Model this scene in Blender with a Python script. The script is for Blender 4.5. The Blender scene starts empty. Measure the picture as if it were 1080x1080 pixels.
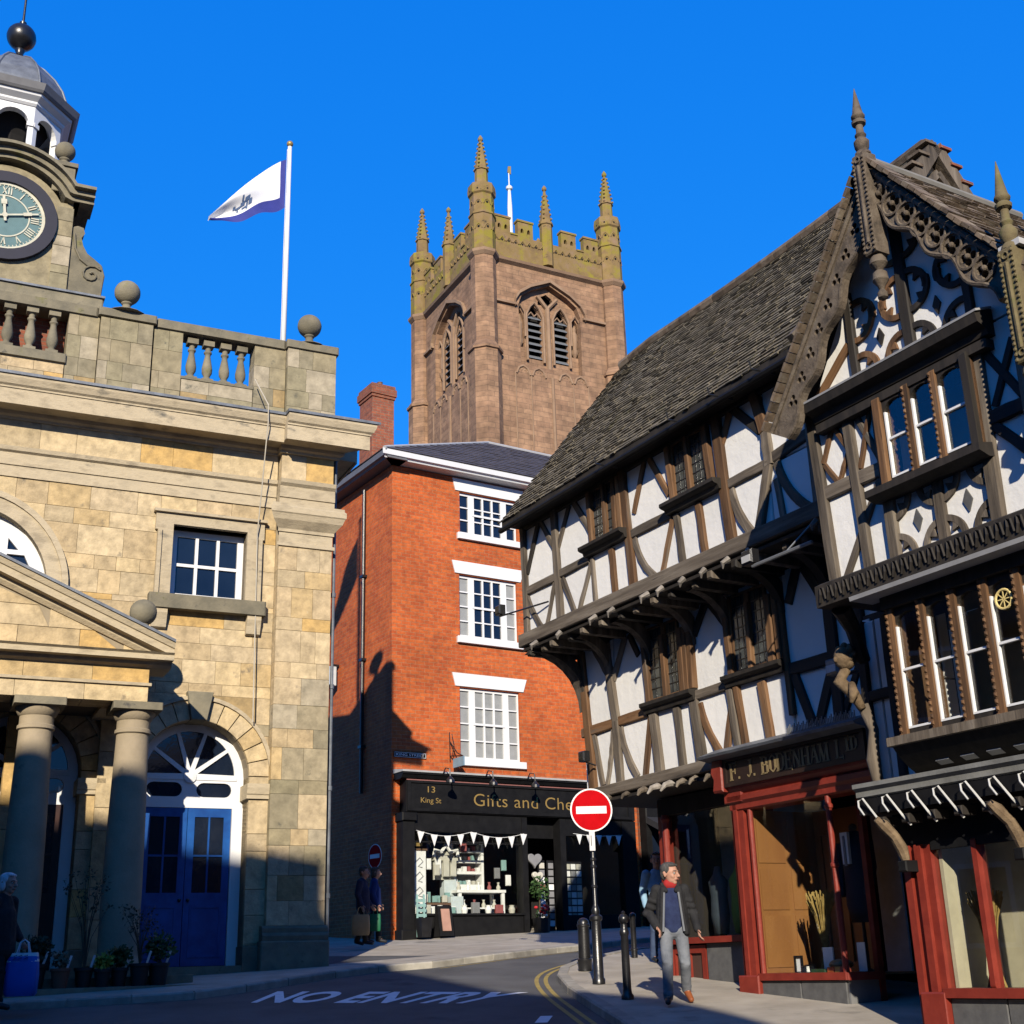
import bpy, bmesh, math, random
from mathutils import Vector, Matrix
from mathutils.geometry import tessellate_polygon
R = math.radians
rnd = random.Random(7)
S = bpy.context.scene
COL = S.collection

# ---------------------------------------------------------------- camera, sky, sun, exposure
CAM_H = 1.85
PITCH, ROLL = R(19.5), R(-1.7)
cd = bpy.data.cameras.new('camera'); cam = bpy.data.objects.new('camera', cd); COL.objects.link(cam)
cd.sensor_width = 36; cd.lens = 36 * 1353 / 1080
cd.clip_start = .1; cd.clip_end = 1500
_f = Vector((0, math.cos(PITCH), math.sin(PITCH))); _r0 = Vector((1, 0, 0)); _u0 = _r0.cross(_f)
_r = _r0 * math.cos(ROLL) + _u0 * math.sin(ROLL); _u = _u0 * math.cos(ROLL) - _r0 * math.sin(ROLL)
cam.matrix_world = Matrix(((_r.x, _u.x, -_f.x, 0), (_r.y, _u.y, -_f.y, 0), (_r.z, _u.z, -_f.z, CAM_H), (0, 0, 0, 1)))
S.camera = cam

SUN_EL, SUN_AZ = R(22.5), R(1)      # the rays travel towards this azimuth (from +Y towards +X)
SKY_CURVE = ((.14, 1.7), (1.36, .5), (4.5, .28))
W = bpy.data.worlds.new('World'); S.world = W; W.use_nodes = True
nt = W.node_tree; nt.nodes.clear()
sky = nt.nodes.new('ShaderNodeTexSky'); sky.sky_type = 'NISHITA'; sky.sun_disc = False
sky.sun_elevation = SUN_EL; sky.sun_rotation = math.pi + SUN_AZ
sky.air_density = 1.0; sky.dust_density = 0.0; sky.ozone_density = 6.0; sky.altitude = 800
# the photograph's strong, even polarised blue: one tone curve per channel over the whole sky
sep = nt.nodes.new('ShaderNodeSeparateColor'); hs = nt.nodes.new('ShaderNodeCombineColor'); nt.links.new(sky.outputs[0], sep.inputs[0])
for ch_, (k_, g_) in enumerate(SKY_CURVE):
    pw = nt.nodes.new('ShaderNodeMath'); pw.operation = 'POWER'; pw.inputs[1].default_value = g_; ml = nt.nodes.new('ShaderNodeMath'); ml.operation = 'MULTIPLY'; ml.inputs[1].default_value = k_
    nt.links.new(sep.outputs[ch_], pw.inputs[0]); nt.links.new(pw.outputs[0], ml.inputs[0]); nt.links.new(ml.outputs[0], hs.inputs[ch_])
bg = nt.nodes.new('ShaderNodeBackground'); bg.inputs['Strength'].default_value = .085
wo = nt.nodes.new('ShaderNodeOutputWorld')
nt.links.new(hs.outputs[0], bg.inputs[0]); nt.links.new(bg.outputs[0], wo.inputs[0])
sl = bpy.data.lights.new('sun', 'SUN'); sun = bpy.data.objects.new('sun', sl); COL.objects.link(sun)
sl.energy = 5.0; sl.angle = R(.5); sl.color = (1, .90, .74)
_d = Vector((math.sin(SUN_AZ) * math.cos(SUN_EL), math.cos(SUN_AZ) * math.cos(SUN_EL), -math.sin(SUN_EL)))
sun.rotation_euler = _d.to_track_quat('-Z', 'Y').to_euler(); sun.location = (0, -10, 40)
S.view_settings.view_transform = 'Standard'; S.view_settings.look = 'None'
S.view_settings.exposure = .8; S.view_settings.gamma = 1; S.view_settings.use_curve_mapping = False

# ---------------------------------------------------------------- materials
MATS = {}
ALB = .66      # the exposure is set for it
def mk(name, cols, rough=.8, scale=3, bump=0, bscale=20, rnd_amt=0, rcols=None, spec=.3, metal=0, stretch=(1, 1, 1), detail=6, spots=None, brick=None, coat=0):
    """cols: colours mixed by noise; rcols: colours picked per object; spots: (colour, scale, threshold)"""
    k = ALB; f3 = lambda c: tuple(x * k for x in c)
    cols = [f3(c) for c in cols]; rcols = rcols and [f3(c) for c in rcols]; spots = spots and [(f3(c), a, d) for c, a, d in spots]
    if brick: brick = (*brick[:3], *[f3(c) for c in brick[3:]])
    m = bpy.data.materials.new(name); m.use_nodes = True; n = m.node_tree.nodes; l = m.node_tree.links
    b = n['Principled BSDF']; b.inputs['Roughness'].default_value = rough; b.inputs['Specular IOR Level'].default_value = spec
    b.inputs['Metallic'].default_value = metal
    if coat: b.inputs['Coat Weight'].default_value = coat
    tc = n.new('ShaderNodeTexCoord'); oi = n.new('ShaderNodeObjectInfo')
    mp = n.new('ShaderNodeMapping'); mp.inputs['Scale'].default_value = stretch; l.new(tc.outputs['Object'], mp.inputs['Vector'])
    off = n.new('ShaderNodeVectorMath'); off.operation = 'ADD'; sc = n.new('ShaderNodeVectorMath'); sc.operation = 'SCALE'
    cx = n.new('ShaderNodeCombineXYZ'); l.new(oi.outputs['Random'], cx.inputs[0]); l.new(oi.outputs['Random'], cx.inputs[1])
    sc.inputs['Scale'].default_value = 37.; l.new(cx.outputs[0], sc.inputs[0]); l.new(mp.outputs[0], off.inputs[0]); l.new(sc.outputs[0], off.inputs[1])
    vec = off.outputs[0]
    def noise(s, d=detail, r=.6):
        t = n.new('ShaderNodeTexNoise'); t.inputs['Scale'].default_value = s; t.inputs['Detail'].default_value = d; t.inputs['Roughness'].default_value = r
        l.new(vec, t.inputs['Vector']); return t.outputs['Fac']
    def ramp(fac, cs, lo=.3, hi=.7, const=False):
        r = n.new('ShaderNodeValToRGB'); e = r.color_ramp.elements
        while len(e) < len(cs): e.new(.5)
        if const: r.color_ramp.interpolation = 'CONSTANT'
        for i, c in enumerate(cs):
            e[i].position = (i / len(cs)) if const else (lo + (hi - lo) * i / max(1, len(cs) - 1)); e[i].color = (*c, 1)
        l.new(fac, r.inputs[0]); return r.outputs[0]
    def mix(fac, a, c, mode='MIX'):
        x = n.new('ShaderNodeMix'); x.data_type = 'RGBA'; x.blend_type = mode
        if isinstance(fac, (int, float)): x.inputs[0].default_value = fac
        else: l.new(fac, x.inputs[0])
        l.new(a, x.inputs[6]); l.new(c, x.inputs[7]); return x.outputs[2]
    c = ramp(noise(scale), cols)
    if rcols:
        c2 = ramp(oi.outputs['Random'], rcols, const=True); g = ramp(noise(scale * 1.7), [(.62, .62, .62), (1.3, 1.3, 1.3)])
        c = mix(.8, c, mix(1., c2, g, 'MULTIPLY'))
    if rnd_amt:
        r2 = n.new('ShaderNodeMath'); r2.operation = 'MULTIPLY_ADD'; l.new(oi.outputs['Random'], r2.inputs[0])
        r2.inputs[1].default_value = 2 * rnd_amt; r2.inputs[2].default_value = 1 - rnd_amt
        h = n.new('ShaderNodeHueSaturation'); l.new(c, h.inputs['Color']); l.new(r2.outputs[0], h.inputs['Value']); c = h.outputs[0]
    hgt = None
    if brick:
        bw, bh, mort, c1, cc2, cm = brick
        sep = n.new('ShaderNodeSeparateXYZ'); l.new(tc.outputs['Object'], sep.inputs[0])
        ad = n.new('ShaderNodeMath'); ad.operation = 'ADD'; l.new(sep.outputs[0], ad.inputs[0]); l.new(sep.outputs[1], ad.inputs[1])
        cb = n.new('ShaderNodeCombineXYZ'); l.new(ad.outputs[0], cb.inputs[0]); l.new(sep.outputs[2], cb.inputs[1])
        t = n.new('ShaderNodeTexBrick'); t.inputs['Scale'].default_value = 1; t.inputs['Brick Width'].default_value = bw; t.inputs['Row Height'].default_value = bh
        t.inputs['Mortar Size'].default_value = mort; t.inputs['Color1'].default_value = (*c1, 1); t.inputs['Color2'].default_value = (*cc2, 1); t.inputs['Mortar'].default_value = (*cm, 1)
        t.inputs['Mortar Smooth'].default_value = .3; t.inputs['Bias'].default_value = -.1
        l.new(cb.outputs[0], t.inputs['Vector'])
        g = ramp(noise(scale * 2.5), [(.72, .72, .72), (1.2, 1.17, 1.14)]); c = mix(1., t.outputs['Color'], g, 'MULTIPLY')
        g = ramp(noise(.5, 3), [(.75, .75, .75), (1.15, 1.15, 1.15)]); c = mix(1., c, g, 'MULTIPLY'); hgt = t.outputs['Fac']
    if spots:
        for (sc_, ss, th) in spots:
            f = ramp(noise(ss, 5, .65), [(0, 0, 0), (1, 1, 1)], th, min(1, th + .12))
            v = n.new('ShaderNodeRGB'); v.outputs[0].default_value = (*sc_, 1); c = mix(f, c, v.outputs[0])
    l.new(c, b.inputs['Base Color'])
    if bump:
        bp = n.new('ShaderNodeBump'); bp.inputs['Strength'].default_value = 1; bp.inputs['Distance'].default_value = bump
        l.new(noise(bscale, 5), bp.inputs['Height'])
        if hgt is not None:
            b2 = n.new('ShaderNodeBump'); b2.invert = True; b2.inputs['Distance'].default_value = .006; l.new(hgt, b2.inputs['Height']); l.new(bp.outputs[0], b2.inputs['Normal']); l.new(b2.outputs[0], b.inputs['Normal'])
        else: l.new(bp.outputs[0], b.inputs['Normal'])
    MATS[name] = m; return m
def glassmat(name, tint=(.9, .95, .95), refl=1.0, ior=1.45):
    m = bpy.data.materials.new(name); m.use_nodes = True; n = m.node_tree.nodes; l = m.node_tree.links; n.clear()
    o = n.new('ShaderNodeOutputMaterial'); t = n.new('ShaderNodeBsdfTransparent'); t.inputs[0].default_value = (*tint, 1)
    g = n.new('ShaderNodeBsdfGlossy'); g.inputs['Roughness'].default_value = .01; g.inputs[0].default_value = (refl, refl, refl, 1)
    lw = n.new('ShaderNodeLayerWeight'); lw.inputs[0].default_value = .5; pw = n.new('ShaderNodeMath'); pw.operation = 'POWER'; pw.inputs[1].default_value = 5; l.new(lw.outputs['Facing'], pw.inputs[0])
    f = n.new('ShaderNodeMath'); f.operation = 'MULTIPLY_ADD'; f.inputs[1].default_value = .9; f.inputs[2].default_value = .05; l.new(pw.outputs[0], f.inputs[0]); x = n.new('ShaderNodeMixShader')
    l.new(f.outputs[0], x.inputs[0]); l.new(t.outputs[0], x.inputs[1]); l.new(g.outputs[0], x.inputs[2]); l.new(x.outputs[0], o.inputs[0])
    MATS[name] = m; return m
def flat(name, c, rough=.6, spec=.3, metal=0, bump=0, bscale=30, v=.12):
    a = tuple(x * (1 - v) for x in c); d = tuple(min(1, x * (1 + v)) for x in c)
    return mk(name, [a, d], rough, 6, bump, bscale, spec=spec, metal=metal)

STONE = mk('sandstone', [(.34, .26, .15), (.61, .47, .275)], .9, 3.5, .010, 22, .12,
           [(.57, .435, .25), (.54, .41, .235), (.60, .47, .285), (.56, .405, .20), (.49, .39, .24), (.55, .42, .25), (.57, .36, .12), (.53, .42, .265), (.59, .455, .255), (.45, .36, .23), (.55, .435, .265), (.53, .40, .225)],
           spots=[((.15, .13, .10), 2.3, .63), ((.60, .52, .38), 9, .70)])
STONEM = mk('sandstone_moulding', [(.34, .28, .19), (.52, .43, .29), (.42, .35, .24)], .9, 2.6, .007, 22, .06, stretch=(1, 1, 2.2), spots=[((.13, .12, .10), 1.3, .62)])
STONEG = mk('weathered_stone', [(.16, .145, .105), (.27, .235, .16)], .95, 4, .006, 30, .14, spots=[((.20, .19, .07), 3, .6), ((.09, .085, .075), 6, .62)])
STONEW = mk('weathered_ashlar', [(.24, .215, .14), (.33, .28, .18)], .95, 3, .006, 25, .08, [(.34, .285, .175), (.29, .25, .165), (.42, .29, .13), (.36, .30, .195), (.41, .35, .25), (.27, .235, .145)],
            spots=[((.10, .10, .08), 4, .63), ((.22, .22, .07), 2.5, .68)])
MORTAR = flat('mortar', (.33, .27, .185), .95)
LEAD = mk('lead', [(.12, .13, .15), (.22, .24, .27)], .55, 5, .003, 30, metal=.3)
WHITE = mk('white_paint', [(.74, .75, .76), (.82, .82, .82)], .45, 3, .001, 40)
BLUE = mk('blue_paint', [(.002, .042, .21), (.008, .10, .37)], .42, 3, .002, 15)
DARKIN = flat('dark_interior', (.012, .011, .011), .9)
NAVYGL = mk('dark_window_glass', [(.006, .01, .022), (.012, .02, .04)], .06, 1.2, .004, 1.1, spec=.5)
GLASS = glassmat('clear_glass', (.97, .98, .97), .9)
BRICK = mk('red_brick', [(.3, .07, .02), (.4, .1, .03)], .85, 3.5, .003, 40, brick=(.235, .08, .006, (.60, .135, .028), (.45, .085, .020), (.50, .22, .105)), spots=[((.55, .27, .15), 9, .70), ((.12, .045, .03), 5, .72)])
BRICKD = mk('old_brick', [(.2, .07, .04), (.3, .1, .05)], .9, 4, .004, 40, brick=(.235, .078, .007, (.33, .10, .05), (.22, .07, .045), (.25, .17, .12)))
SLATE = mk('slate', [(.055, .05, .055), (.10, .085, .085)], .6, 6, .004, 14, stretch=(1, 1, 1))
TOWER = mk('red_sandstone', [(.25, .12, .075), (.34, .19, .12)], .95, .8, .02, 6, brick=(.9, .34, .012, (.35, .215, .13), (.265, .158, .098), (.20, .13, .088)), spots=[((.16, .10, .07), 1.5, .66)])
TOWERM = mk('red_sandstone_dressing', [(.24, .15, .095), (.35, .235, .15)], .95, 1, .01, 8)
TOWERL = mk('lichen_stone', [(.17, .11, .06), (.25, .17, .065), (.27, .18, .11)], .95, 1.2, .01, 8, rnd_amt=.1, spots=[((.26, .215, .03), .8, .50), ((.05, .042, .03), 2.2, .62)])
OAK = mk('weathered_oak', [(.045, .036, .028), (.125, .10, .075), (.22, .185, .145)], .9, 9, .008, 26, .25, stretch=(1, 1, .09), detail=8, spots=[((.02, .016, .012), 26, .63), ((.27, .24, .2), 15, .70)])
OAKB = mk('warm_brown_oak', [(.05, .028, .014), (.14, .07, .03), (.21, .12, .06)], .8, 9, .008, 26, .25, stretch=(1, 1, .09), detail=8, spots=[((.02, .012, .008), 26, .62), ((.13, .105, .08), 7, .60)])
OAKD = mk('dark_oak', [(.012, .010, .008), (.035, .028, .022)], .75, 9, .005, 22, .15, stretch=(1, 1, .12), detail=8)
CARVED = mk('carved_oak', [(.05, .04, .03), (.13, .10, .072), (.17, .14, .105)], .85, 7, .008, 45, .1, detail=8)
PLASTER = mk('white_plaster', [(.80, .79, .76), (.90, .88, .84)], .9, 1.6, .008, 7, rnd_amt=.03, spots=[((.62, .60, .54), 3.2, .66), ((.45, .42, .36), 11, .74)])
CREAM = flat('cream_plaster', (.55, .38, .2), .9)
TILE = mk('stone_roof_tile', [(.045, .038, .026), (.125, .105, .07), (.215, .182, .128)], .95, 7, .010, 26, .38, spots=[((.095, .085, .034), 1.3, .60), ((.32, .28, .22), 10, .68), ((.035, .03, .024), 8, .66)])
TILEB = mk('clay_roof_tile', [(.07, .05, .035), (.15, .11, .075), (.2, .17, .13)], .95, 6, .006, 30, .4, spots=[((.26, .24, .2), 5, .68)])
REDP = mk('red_paint', [(.17, .020, .012), (.26, .036, .021)], .5, 5, .003, 20, spots=[((.42, .2, .15), 14, .72), ((.12, .02, .012), 6, .7)])
BLACKP = mk('black_paint', [(.006, .006, .007), (.013, .013, .014)], .6, 5, .001, 30, spec=.12)
BLACKI = mk('black_iron', [(.008, .008, .009), (.018, .018, .02)], .32, 8, .002, 40, spec=.5)
GREYSTONE = mk('grey_slab', [(.075, .075, .078), (.12, .12, .12)], .75, 8, .002, 40)
GILT = flat('gilt', (.42, .28, .09), .45, metal=.35)
GOLD = flat('gold', (.75, .6, .25), .45)
print('A ok')
# ---------------------------------------------------------------- mesh helpers
class MB:
    def __init__(s): s.v = []; s.f = []
    def add(s, vs, fs):
        o = len(s.v); s.v += [tuple(v) for v in vs]; s.f += [tuple(i + o for i in f) for f in fs]; return s
    def box(s, x0, x1, y0, y1, z0, z1):
        return s.add([(x0, y0, z0), (x1, y0, z0), (x1, y1, z0), (x0, y1, z0), (x0, y0, z1), (x1, y0, z1), (x1, y1, z1), (x0, y1, z1)],
                     [(3, 2, 1, 0), (4, 5, 6, 7), (0, 1, 5, 4), (1, 2, 6, 5), (2, 3, 7, 6), (3, 0, 4, 7)])
    def cbox(s, x0, x1, y0, y1, z0, z1, c=.006):      # stone: chamfered arrises on the front (-y) face
        return s.prism([(x0, z0), (x1, z0), (x1, z1), (x0, z1)], y0, y1, c)
    def prism(s, pts, y0, y1, c=0):
        """polygon in (x,z), extruded from y0 (front) to y1; c chamfers the front edge"""
        n = len(pts); vs = []
        if c:
            cx = sum(p[0] for p in pts) / n; cz = sum(p[1] for p in pts) / n
            inn = []
            for x, z in pts:
                d = math.hypot(x - cx, z - cz) or 1; k = max(0, 1 - 1.4 * c / d); inn.append((cx + (x - cx) * k, cz + (z - cz) * k))
            vs = [(x, y0, z) for x, z in inn] + [(x, y0 + c, z) for x, z in pts] + [(x, y1, z) for x, z in pts]
            fs = [tuple(range(n))] + [(i, n + i, n + (i + 1) % n, (i + 1) % n) for i in range(n)] + [(n + i, 2 * n + i, 2 * n + (i + 1) % n, n + (i + 1) % n) for i in range(n)] + [tuple(range(3 * n - 1, 2 * n - 1, -1))]
        else:
            vs = [(x, y0, z) for x, z in pts] + [(x, y1, z) for x, z in pts]
            fs = [tuple(range(n))] + [(i, n + i, n + (i + 1) % n, (i + 1) % n) for i in range(n)] + [tuple(range(2 * n - 1, n - 1, -1))]
        return s.add(vs, fs)
    def plate(s, outer, holes, y0, y1, T=None):
        """flat plate in (x,z) with holes, front at y0 and back at y1"""
        loops = [outer] + holes; flatp = [p for lp in loops for p in lp]; n = len(flatp)
        tris = tessellate_polygon([[Vector((p[0], p[1], 0)) for p in lp] for lp in loops])
        vs = [(p[0], y0, p[1]) for p in flatp] + [(p[0], y1, p[1]) for p in flatp]
        fs = [tuple(t) for t in tris] + [tuple(i + n for i in reversed(t)) for t in tris]; o = 0
        for lp in loops:
            m = len(lp); fs += [(o + i, o + n + i, o + n + (i + 1) % m, o + (i + 1) % m) for i in range(m)]; o += m
        if T: vs = [T(v) for v in vs]
        return s.add(vs, fs)
    def lathe(s, prof, c=(0, 0, 0), n=16, a0=0, sx=1, sy=1):
        """prof: (radius, z) from bottom to top"""
        vs = []; fs = []; k = len(prof)
        for i in range(n):
            a = a0 + 2 * math.pi * i / n
            for r, z in prof: vs.append((c[0] + r * math.cos(a) * sx, c[1] + r * math.sin(a) * sy, c[2] + z))
        for i in range(n):
            j = (i + 1) % n
            for q in range(k - 1): fs.append((i * k + q, j * k + q, j * k + q + 1, i * k + q + 1))
        fs.append(tuple(i * k for i in reversed(range(n)))); fs.append(tuple(i * k + k - 1 for i in range(n)))
        return s.add(vs, fs)
    def sphere(s, c, r, n=16, m=10, sc=(1, 1, 1)):
        prof = [(max(1e-4, r * math.sin(math.pi * i / m)), -r * math.cos(math.pi * i / m)) for i in range(m + 1)]
        vs = []; fs = []
        for i in range(n):
            a = 2 * math.pi * i / n
            for q, z in prof: vs.append((c[0] + q * math.cos(a) * sc[0], c[1] + q * math.sin(a) * sc[1], c[2] + z * sc[2]))
        k = m + 1
        for i in range(n):
            j = (i + 1) % n
            for q in range(m): fs.append((i * k + q, j * k + q, j * k + q + 1, i * k + q + 1))
        return s.add(vs, fs)
    def tube(s, pts, r, n=8, cap=True, sx=1.):
        pts = [Vector(p) for p in pts]; rr = r if isinstance(r, (list, tuple)) else [r] * len(pts); vs = []; fs = []
        up = None
        for i, p in enumerate(pts):
            t = (pts[min(i + 1, len(pts) - 1)] - pts[max(i - 1, 0)])
            t = t.normalized() if t.length > 1e-9 else Vector((0, 0, 1))
            if up is None: up = t.orthogonal().normalized()
            up = (up - t * up.dot(t)); up = up.normalized() if up.length > 1e-6 else t.orthogonal().normalized()
            b = t.cross(up)
            for k in range(n):
                a = 2 * math.pi * k / n; vs.append(p + (up * math.cos(a) * sx + b * math.sin(a)) * rr[i])
        for i in range(len(pts) - 1):
            for k in range(n): fs.append((i * n + k, i * n + (k + 1) % n, (i + 1) * n + (k + 1) % n, (i + 1) * n + k))
        if cap: fs.append(tuple(reversed(range(n)))); fs.append(tuple((len(pts) - 1) * n + k for k in range(n)))
        return s.add(vs, fs)
    def beam(s, p, q, w, t, nrm=(0, -1, 0)):
        """straight square-edged bar from p to q, w across (in the plane), t along nrm (p,q on its mid line)"""
        p = Vector(p); q = Vector(q); d = (q - p).normalized(); N = Vector(nrm); N = (N - d * N.dot(d)).normalized(); B = d.cross(N)
        vs = [c + B * (w / 2 * i) + N * (t / 2 * j) for c in (p, q) for i, j in ((-1, -1), (1, -1), (1, 1), (-1, 1))]
        return s.add(vs, [(3, 2, 1, 0), (4, 5, 6, 7), (0, 1, 5, 4), (1, 2, 6, 5), (2, 3, 7, 6), (3, 0, 4, 7)])
    def sweep(s, prof, x0, x1, m0=0, m1=0):
        """moulding: prof = (y,z) section; m0/m1 = mitre: end x shifts by -m*y (y negative outwards)"""
        n = len(prof); vs = [(x0 + m0 * y, y, z) for y, z in prof] + [(x1 - m1 * y, y, z) for y, z in prof]
        return s.add(vs, [(i, n + i, n + (i + 1) % n, (i + 1) % n) for i in range(n)] + [tuple(reversed(range(n))), tuple(range(n, 2 * n))])
    def mesh(s, name, smooth=False, fix=True):
        m = bpy.data.meshes.new(name); m.from_pydata(s.v, [], s.f); m.update()
        if fix and len(s.f) < 60000:
            b = bmesh.new(); b.from_mesh(m); bmesh.ops.recalc_face_normals(b, faces=b.faces); b.to_mesh(m); b.free()
        if smooth:
            for p in m.polygons: p.use_smooth = True
            if smooth == 'auto': m.set_sharp_from_angle(angle=R(38))
        return m
    def build(s, name, mat, parent=None, smooth=False, fix=True, loc=None):
        return link(name, s.mesh(name, smooth, fix), mat, parent, loc)
def link(name, mesh, mat, parent=None, loc=None):
    if mat is not None and not mesh.materials: mesh.materials.append(mat)
    o = bpy.data.objects.new(name, mesh); COL.objects.link(o)
    if parent is not None: o.parent = parent
    if loc is not None: o.location = loc
    return o
def tag(o, label, cat=None, group=None, kind=None):
    if label: o['label'] = label
    if cat: o['category'] = cat
    if group: o['group'] = group
    if kind: o['kind'] = kind
    return o
def thing(name, label, cat, loc, rot=0, group=None):
    o = bpy.data.objects.new(name, None); COL.objects.link(o); o.location = loc; o.rotation_euler = (0, 0, rot); o.empty_display_size = .3
    return tag(o, label, cat, group)
def dup(o, parent=None, loc=None):
    c = o.copy(); COL.objects.link(c)
    if parent is not None: c.parent = parent
    if loc is not None: c.location = loc
    for ch in o.children: dup(ch, c)
    return c
def arc(cx, cz, r, a0, a1, n, rz=None):
    rz = rz or r
    return [(cx + r * math.cos(R(a0 + (a1 - a0) * i / n)), cz + rz * math.sin(R(a0 + (a1 - a0) * i / n))) for i in range(n + 1)]
def rect(x0, x1, z0, z1): return [(x0, z0), (x1, z0), (x1, z1), (x0, z1)]
class Face:
    """a street front: u along it, d outwards, z up; local x=u, y=-d"""
    def __init__(s, loc, az, k=1.): s.loc = Vector(loc); s.az = R(az); s.rot = math.pi / 2 - s.az; s.M = Matrix.Translation(s.loc) @ Matrix.Rotation(s.rot, 4, 'Z') @ Matrix.Scale(k, 4)
    def W(s, u, d, z): return s.M @ Vector((u, -d, z))
GS = .085
def gz(x, y):       # the street climbs away from the viewer
    return GS * y
def text_mesh(txt, size, depth, name, bold=0, spacing=1.0):
    cu = bpy.data.curves.new(name, 'FONT'); cu.body = txt; cu.size = size; cu.extrude = depth; cu.offset = bold; cu.space_character = spacing; cu.align_x = 'LEFT'; cu.resolution_u = 4
    o = bpy.data.objects.new(name, cu); COL.objects.link(o)
    dg = bpy.context.evaluated_depsgraph_get(); m = bpy.data.meshes.new_from_object(o.evaluated_get(dg)); bpy.data.objects.remove(o); bpy.data.curves.remove(cu); return m
def text_on(txt, x0, x1, z0, zh, y, name, mat, parent, bold=0, depth=.006, spacing=1.):
    """upright text on a front face at depth y, stretched to x0..x1 and cap height zh"""
    m = text_mesh(txt, 1, 0, name, bold, spacing); xs = [v.co.x for v in m.vertices]; ys = [v.co.y for v in m.vertices]
    a, b = min(xs), max(xs); c, d = min(ys), max(ys); cap = .7
    for v in m.vertices: v.co = Vector((x0 + (v.co.x - a) / (b - a) * (x1 - x0), y, z0 + (v.co.y) / cap * zh))
    return link(name, m, mat, parent)
# ---------------------------------------------------------------- ground
ASPH = mk('asphalt', [(.075, .074, .072), (.13, .128, .125)], .92, 1.1, .006, 90, spots=[((.17, .165, .16), 26, .66), ((.035, .035, .036), .8, .6), ((.14, .14, .135), .5, .62)])
PAVE = mk('pavement_surface', [(.34, .30, .24), (.50, .45, .37)], .92, 1.6, .003, 70, spots=[((.22, .20, .165), 1.1, .6), ((.12, .11, .1), 9, .72)])
KERB = mk('kerb_stone', [(.26, .24, .2), (.42, .39, .33)], .9, 5, .004, 40, rnd_amt=.15)
YEL = mk('yellow_line_paint', [(.30, .22, .06), (.48, .36, .10)], .8, 8, spots=[((.09, .085, .075), 5, .6)])
WHP = mk('white_road_paint', [(.75, .76, .78), (.95, .95, .95)], .8, 8, spots=[((.14, .14, .15), 10, .66)])
def gz(x, y): return GS * max(-40, min(23, y)) + .054 * max(0, min(60, y) - 23)
g = MB(); ys = [-400, -40, -10, 0, 10, 20, 23, 35, 60, 120, 600]
for y in ys: g.v += [(-500, y, gz(0, y)), (500, y, gz(0, y))]
g.f = [(2 * i, 2 * i + 1, 2 * i + 3, 2 * i + 2) for i in range(len(ys) - 1)]
tag(g.build('road', ASPH, fix=False), 'dark asphalt street climbing away to the right past the shops', kind='structure')
def slab(pts, h, name, mat, label, w=.14):
    n = len(pts); v = [(x, y, gz(x, y) + h) for x, y in pts] + [(x, y, gz(x, y) - .1) for x, y in pts]
    m = MB(); tr = tessellate_polygon([[Vector((x, y, 0)) for x, y in pts]])
    m.add(v, [tuple(t) for t in tr] + [(i, (i + 1) % n, n + (i + 1) % n, n + i) for i in range(n)])
    return tag(m.build(name, mat), label, kind='structure')
def kerbs(parent, line, h, inside=1):
    for (a, b) in zip(line, line[1:]):
        a = Vector(a); b = Vector(b); L = (b - a).length; n = max(1, round(L / .85))
        for i in range(n):
            p = a.lerp(b, (i + .012 / L) / n); q = a.lerp(b, (i + 1 - .012 / L) / n); d = (q - p).normalized(); nn = Vector((-d.y, d.x)) * inside
            c = [p - nn * .02, q - nn * .02, q + nn * .13, p + nn * .13]
            m = MB(); k = .012
            c2 = [p - nn * .005, q - nn * .005, q + nn * .13, p + nn * .13]
            m.add([(w.x, w.y, gz(0, w.y) - .05) for w in c] + [(w.x, w.y, gz(0, w.y) + h - .012) for w in c] + [(w.x, w.y, gz(0, w.y) + h + .008) for w in c2],
                  [(0, 1, 5, 4), (1, 2, 6, 5), (2, 3, 7, 6), (3, 0, 4, 7), (4, 5, 9, 8), (5, 6, 10, 9), (6, 7, 11, 10), (7, 4, 8, 11), (8, 9, 10, 11)])
            m.build('kerb_stone', KERB, parent)
KL = [(-14, 14.6), (-9, 16.75), (-6.77, 17.62), (-5.2, 18.0), (-4.45, 18.3), (-3.9, 19.0), (-3.45, 19.75), (-2.9, 20.66), (-2.33, 21.4), (-1.5, 21.9), (-.55, 23.0), (.1, 24.2), (1.04, 25.6), (2.07, 27.7), (5, 31), (9, 34)]
pl = slab(KL + [(9, 40), (-14, 40)], .09, 'pavement', PAVE, 'grey pavement in front of the stone hall and the gift shop')
kerbs(pl, KL, .095, 1)
KR = [(1.9, 6.5), (1.3, 11), (.98, 14.2), (.76, 15.9), (.55, 17.6), (.46, 19.2), (.53, 20.3), (.8, 21.3), (1.35, 22.5), (1.95, 23.7), (2.9, 24.7), (5, 26.3), (9, 29)]
pr = slab(list(reversed(KR)) + [(9, 6.5)], .09, 'pavement', PAVE, 'sunlit grey pavement under the timber-framed shops')
kerbs(pr, KR, .095, -1)
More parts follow.
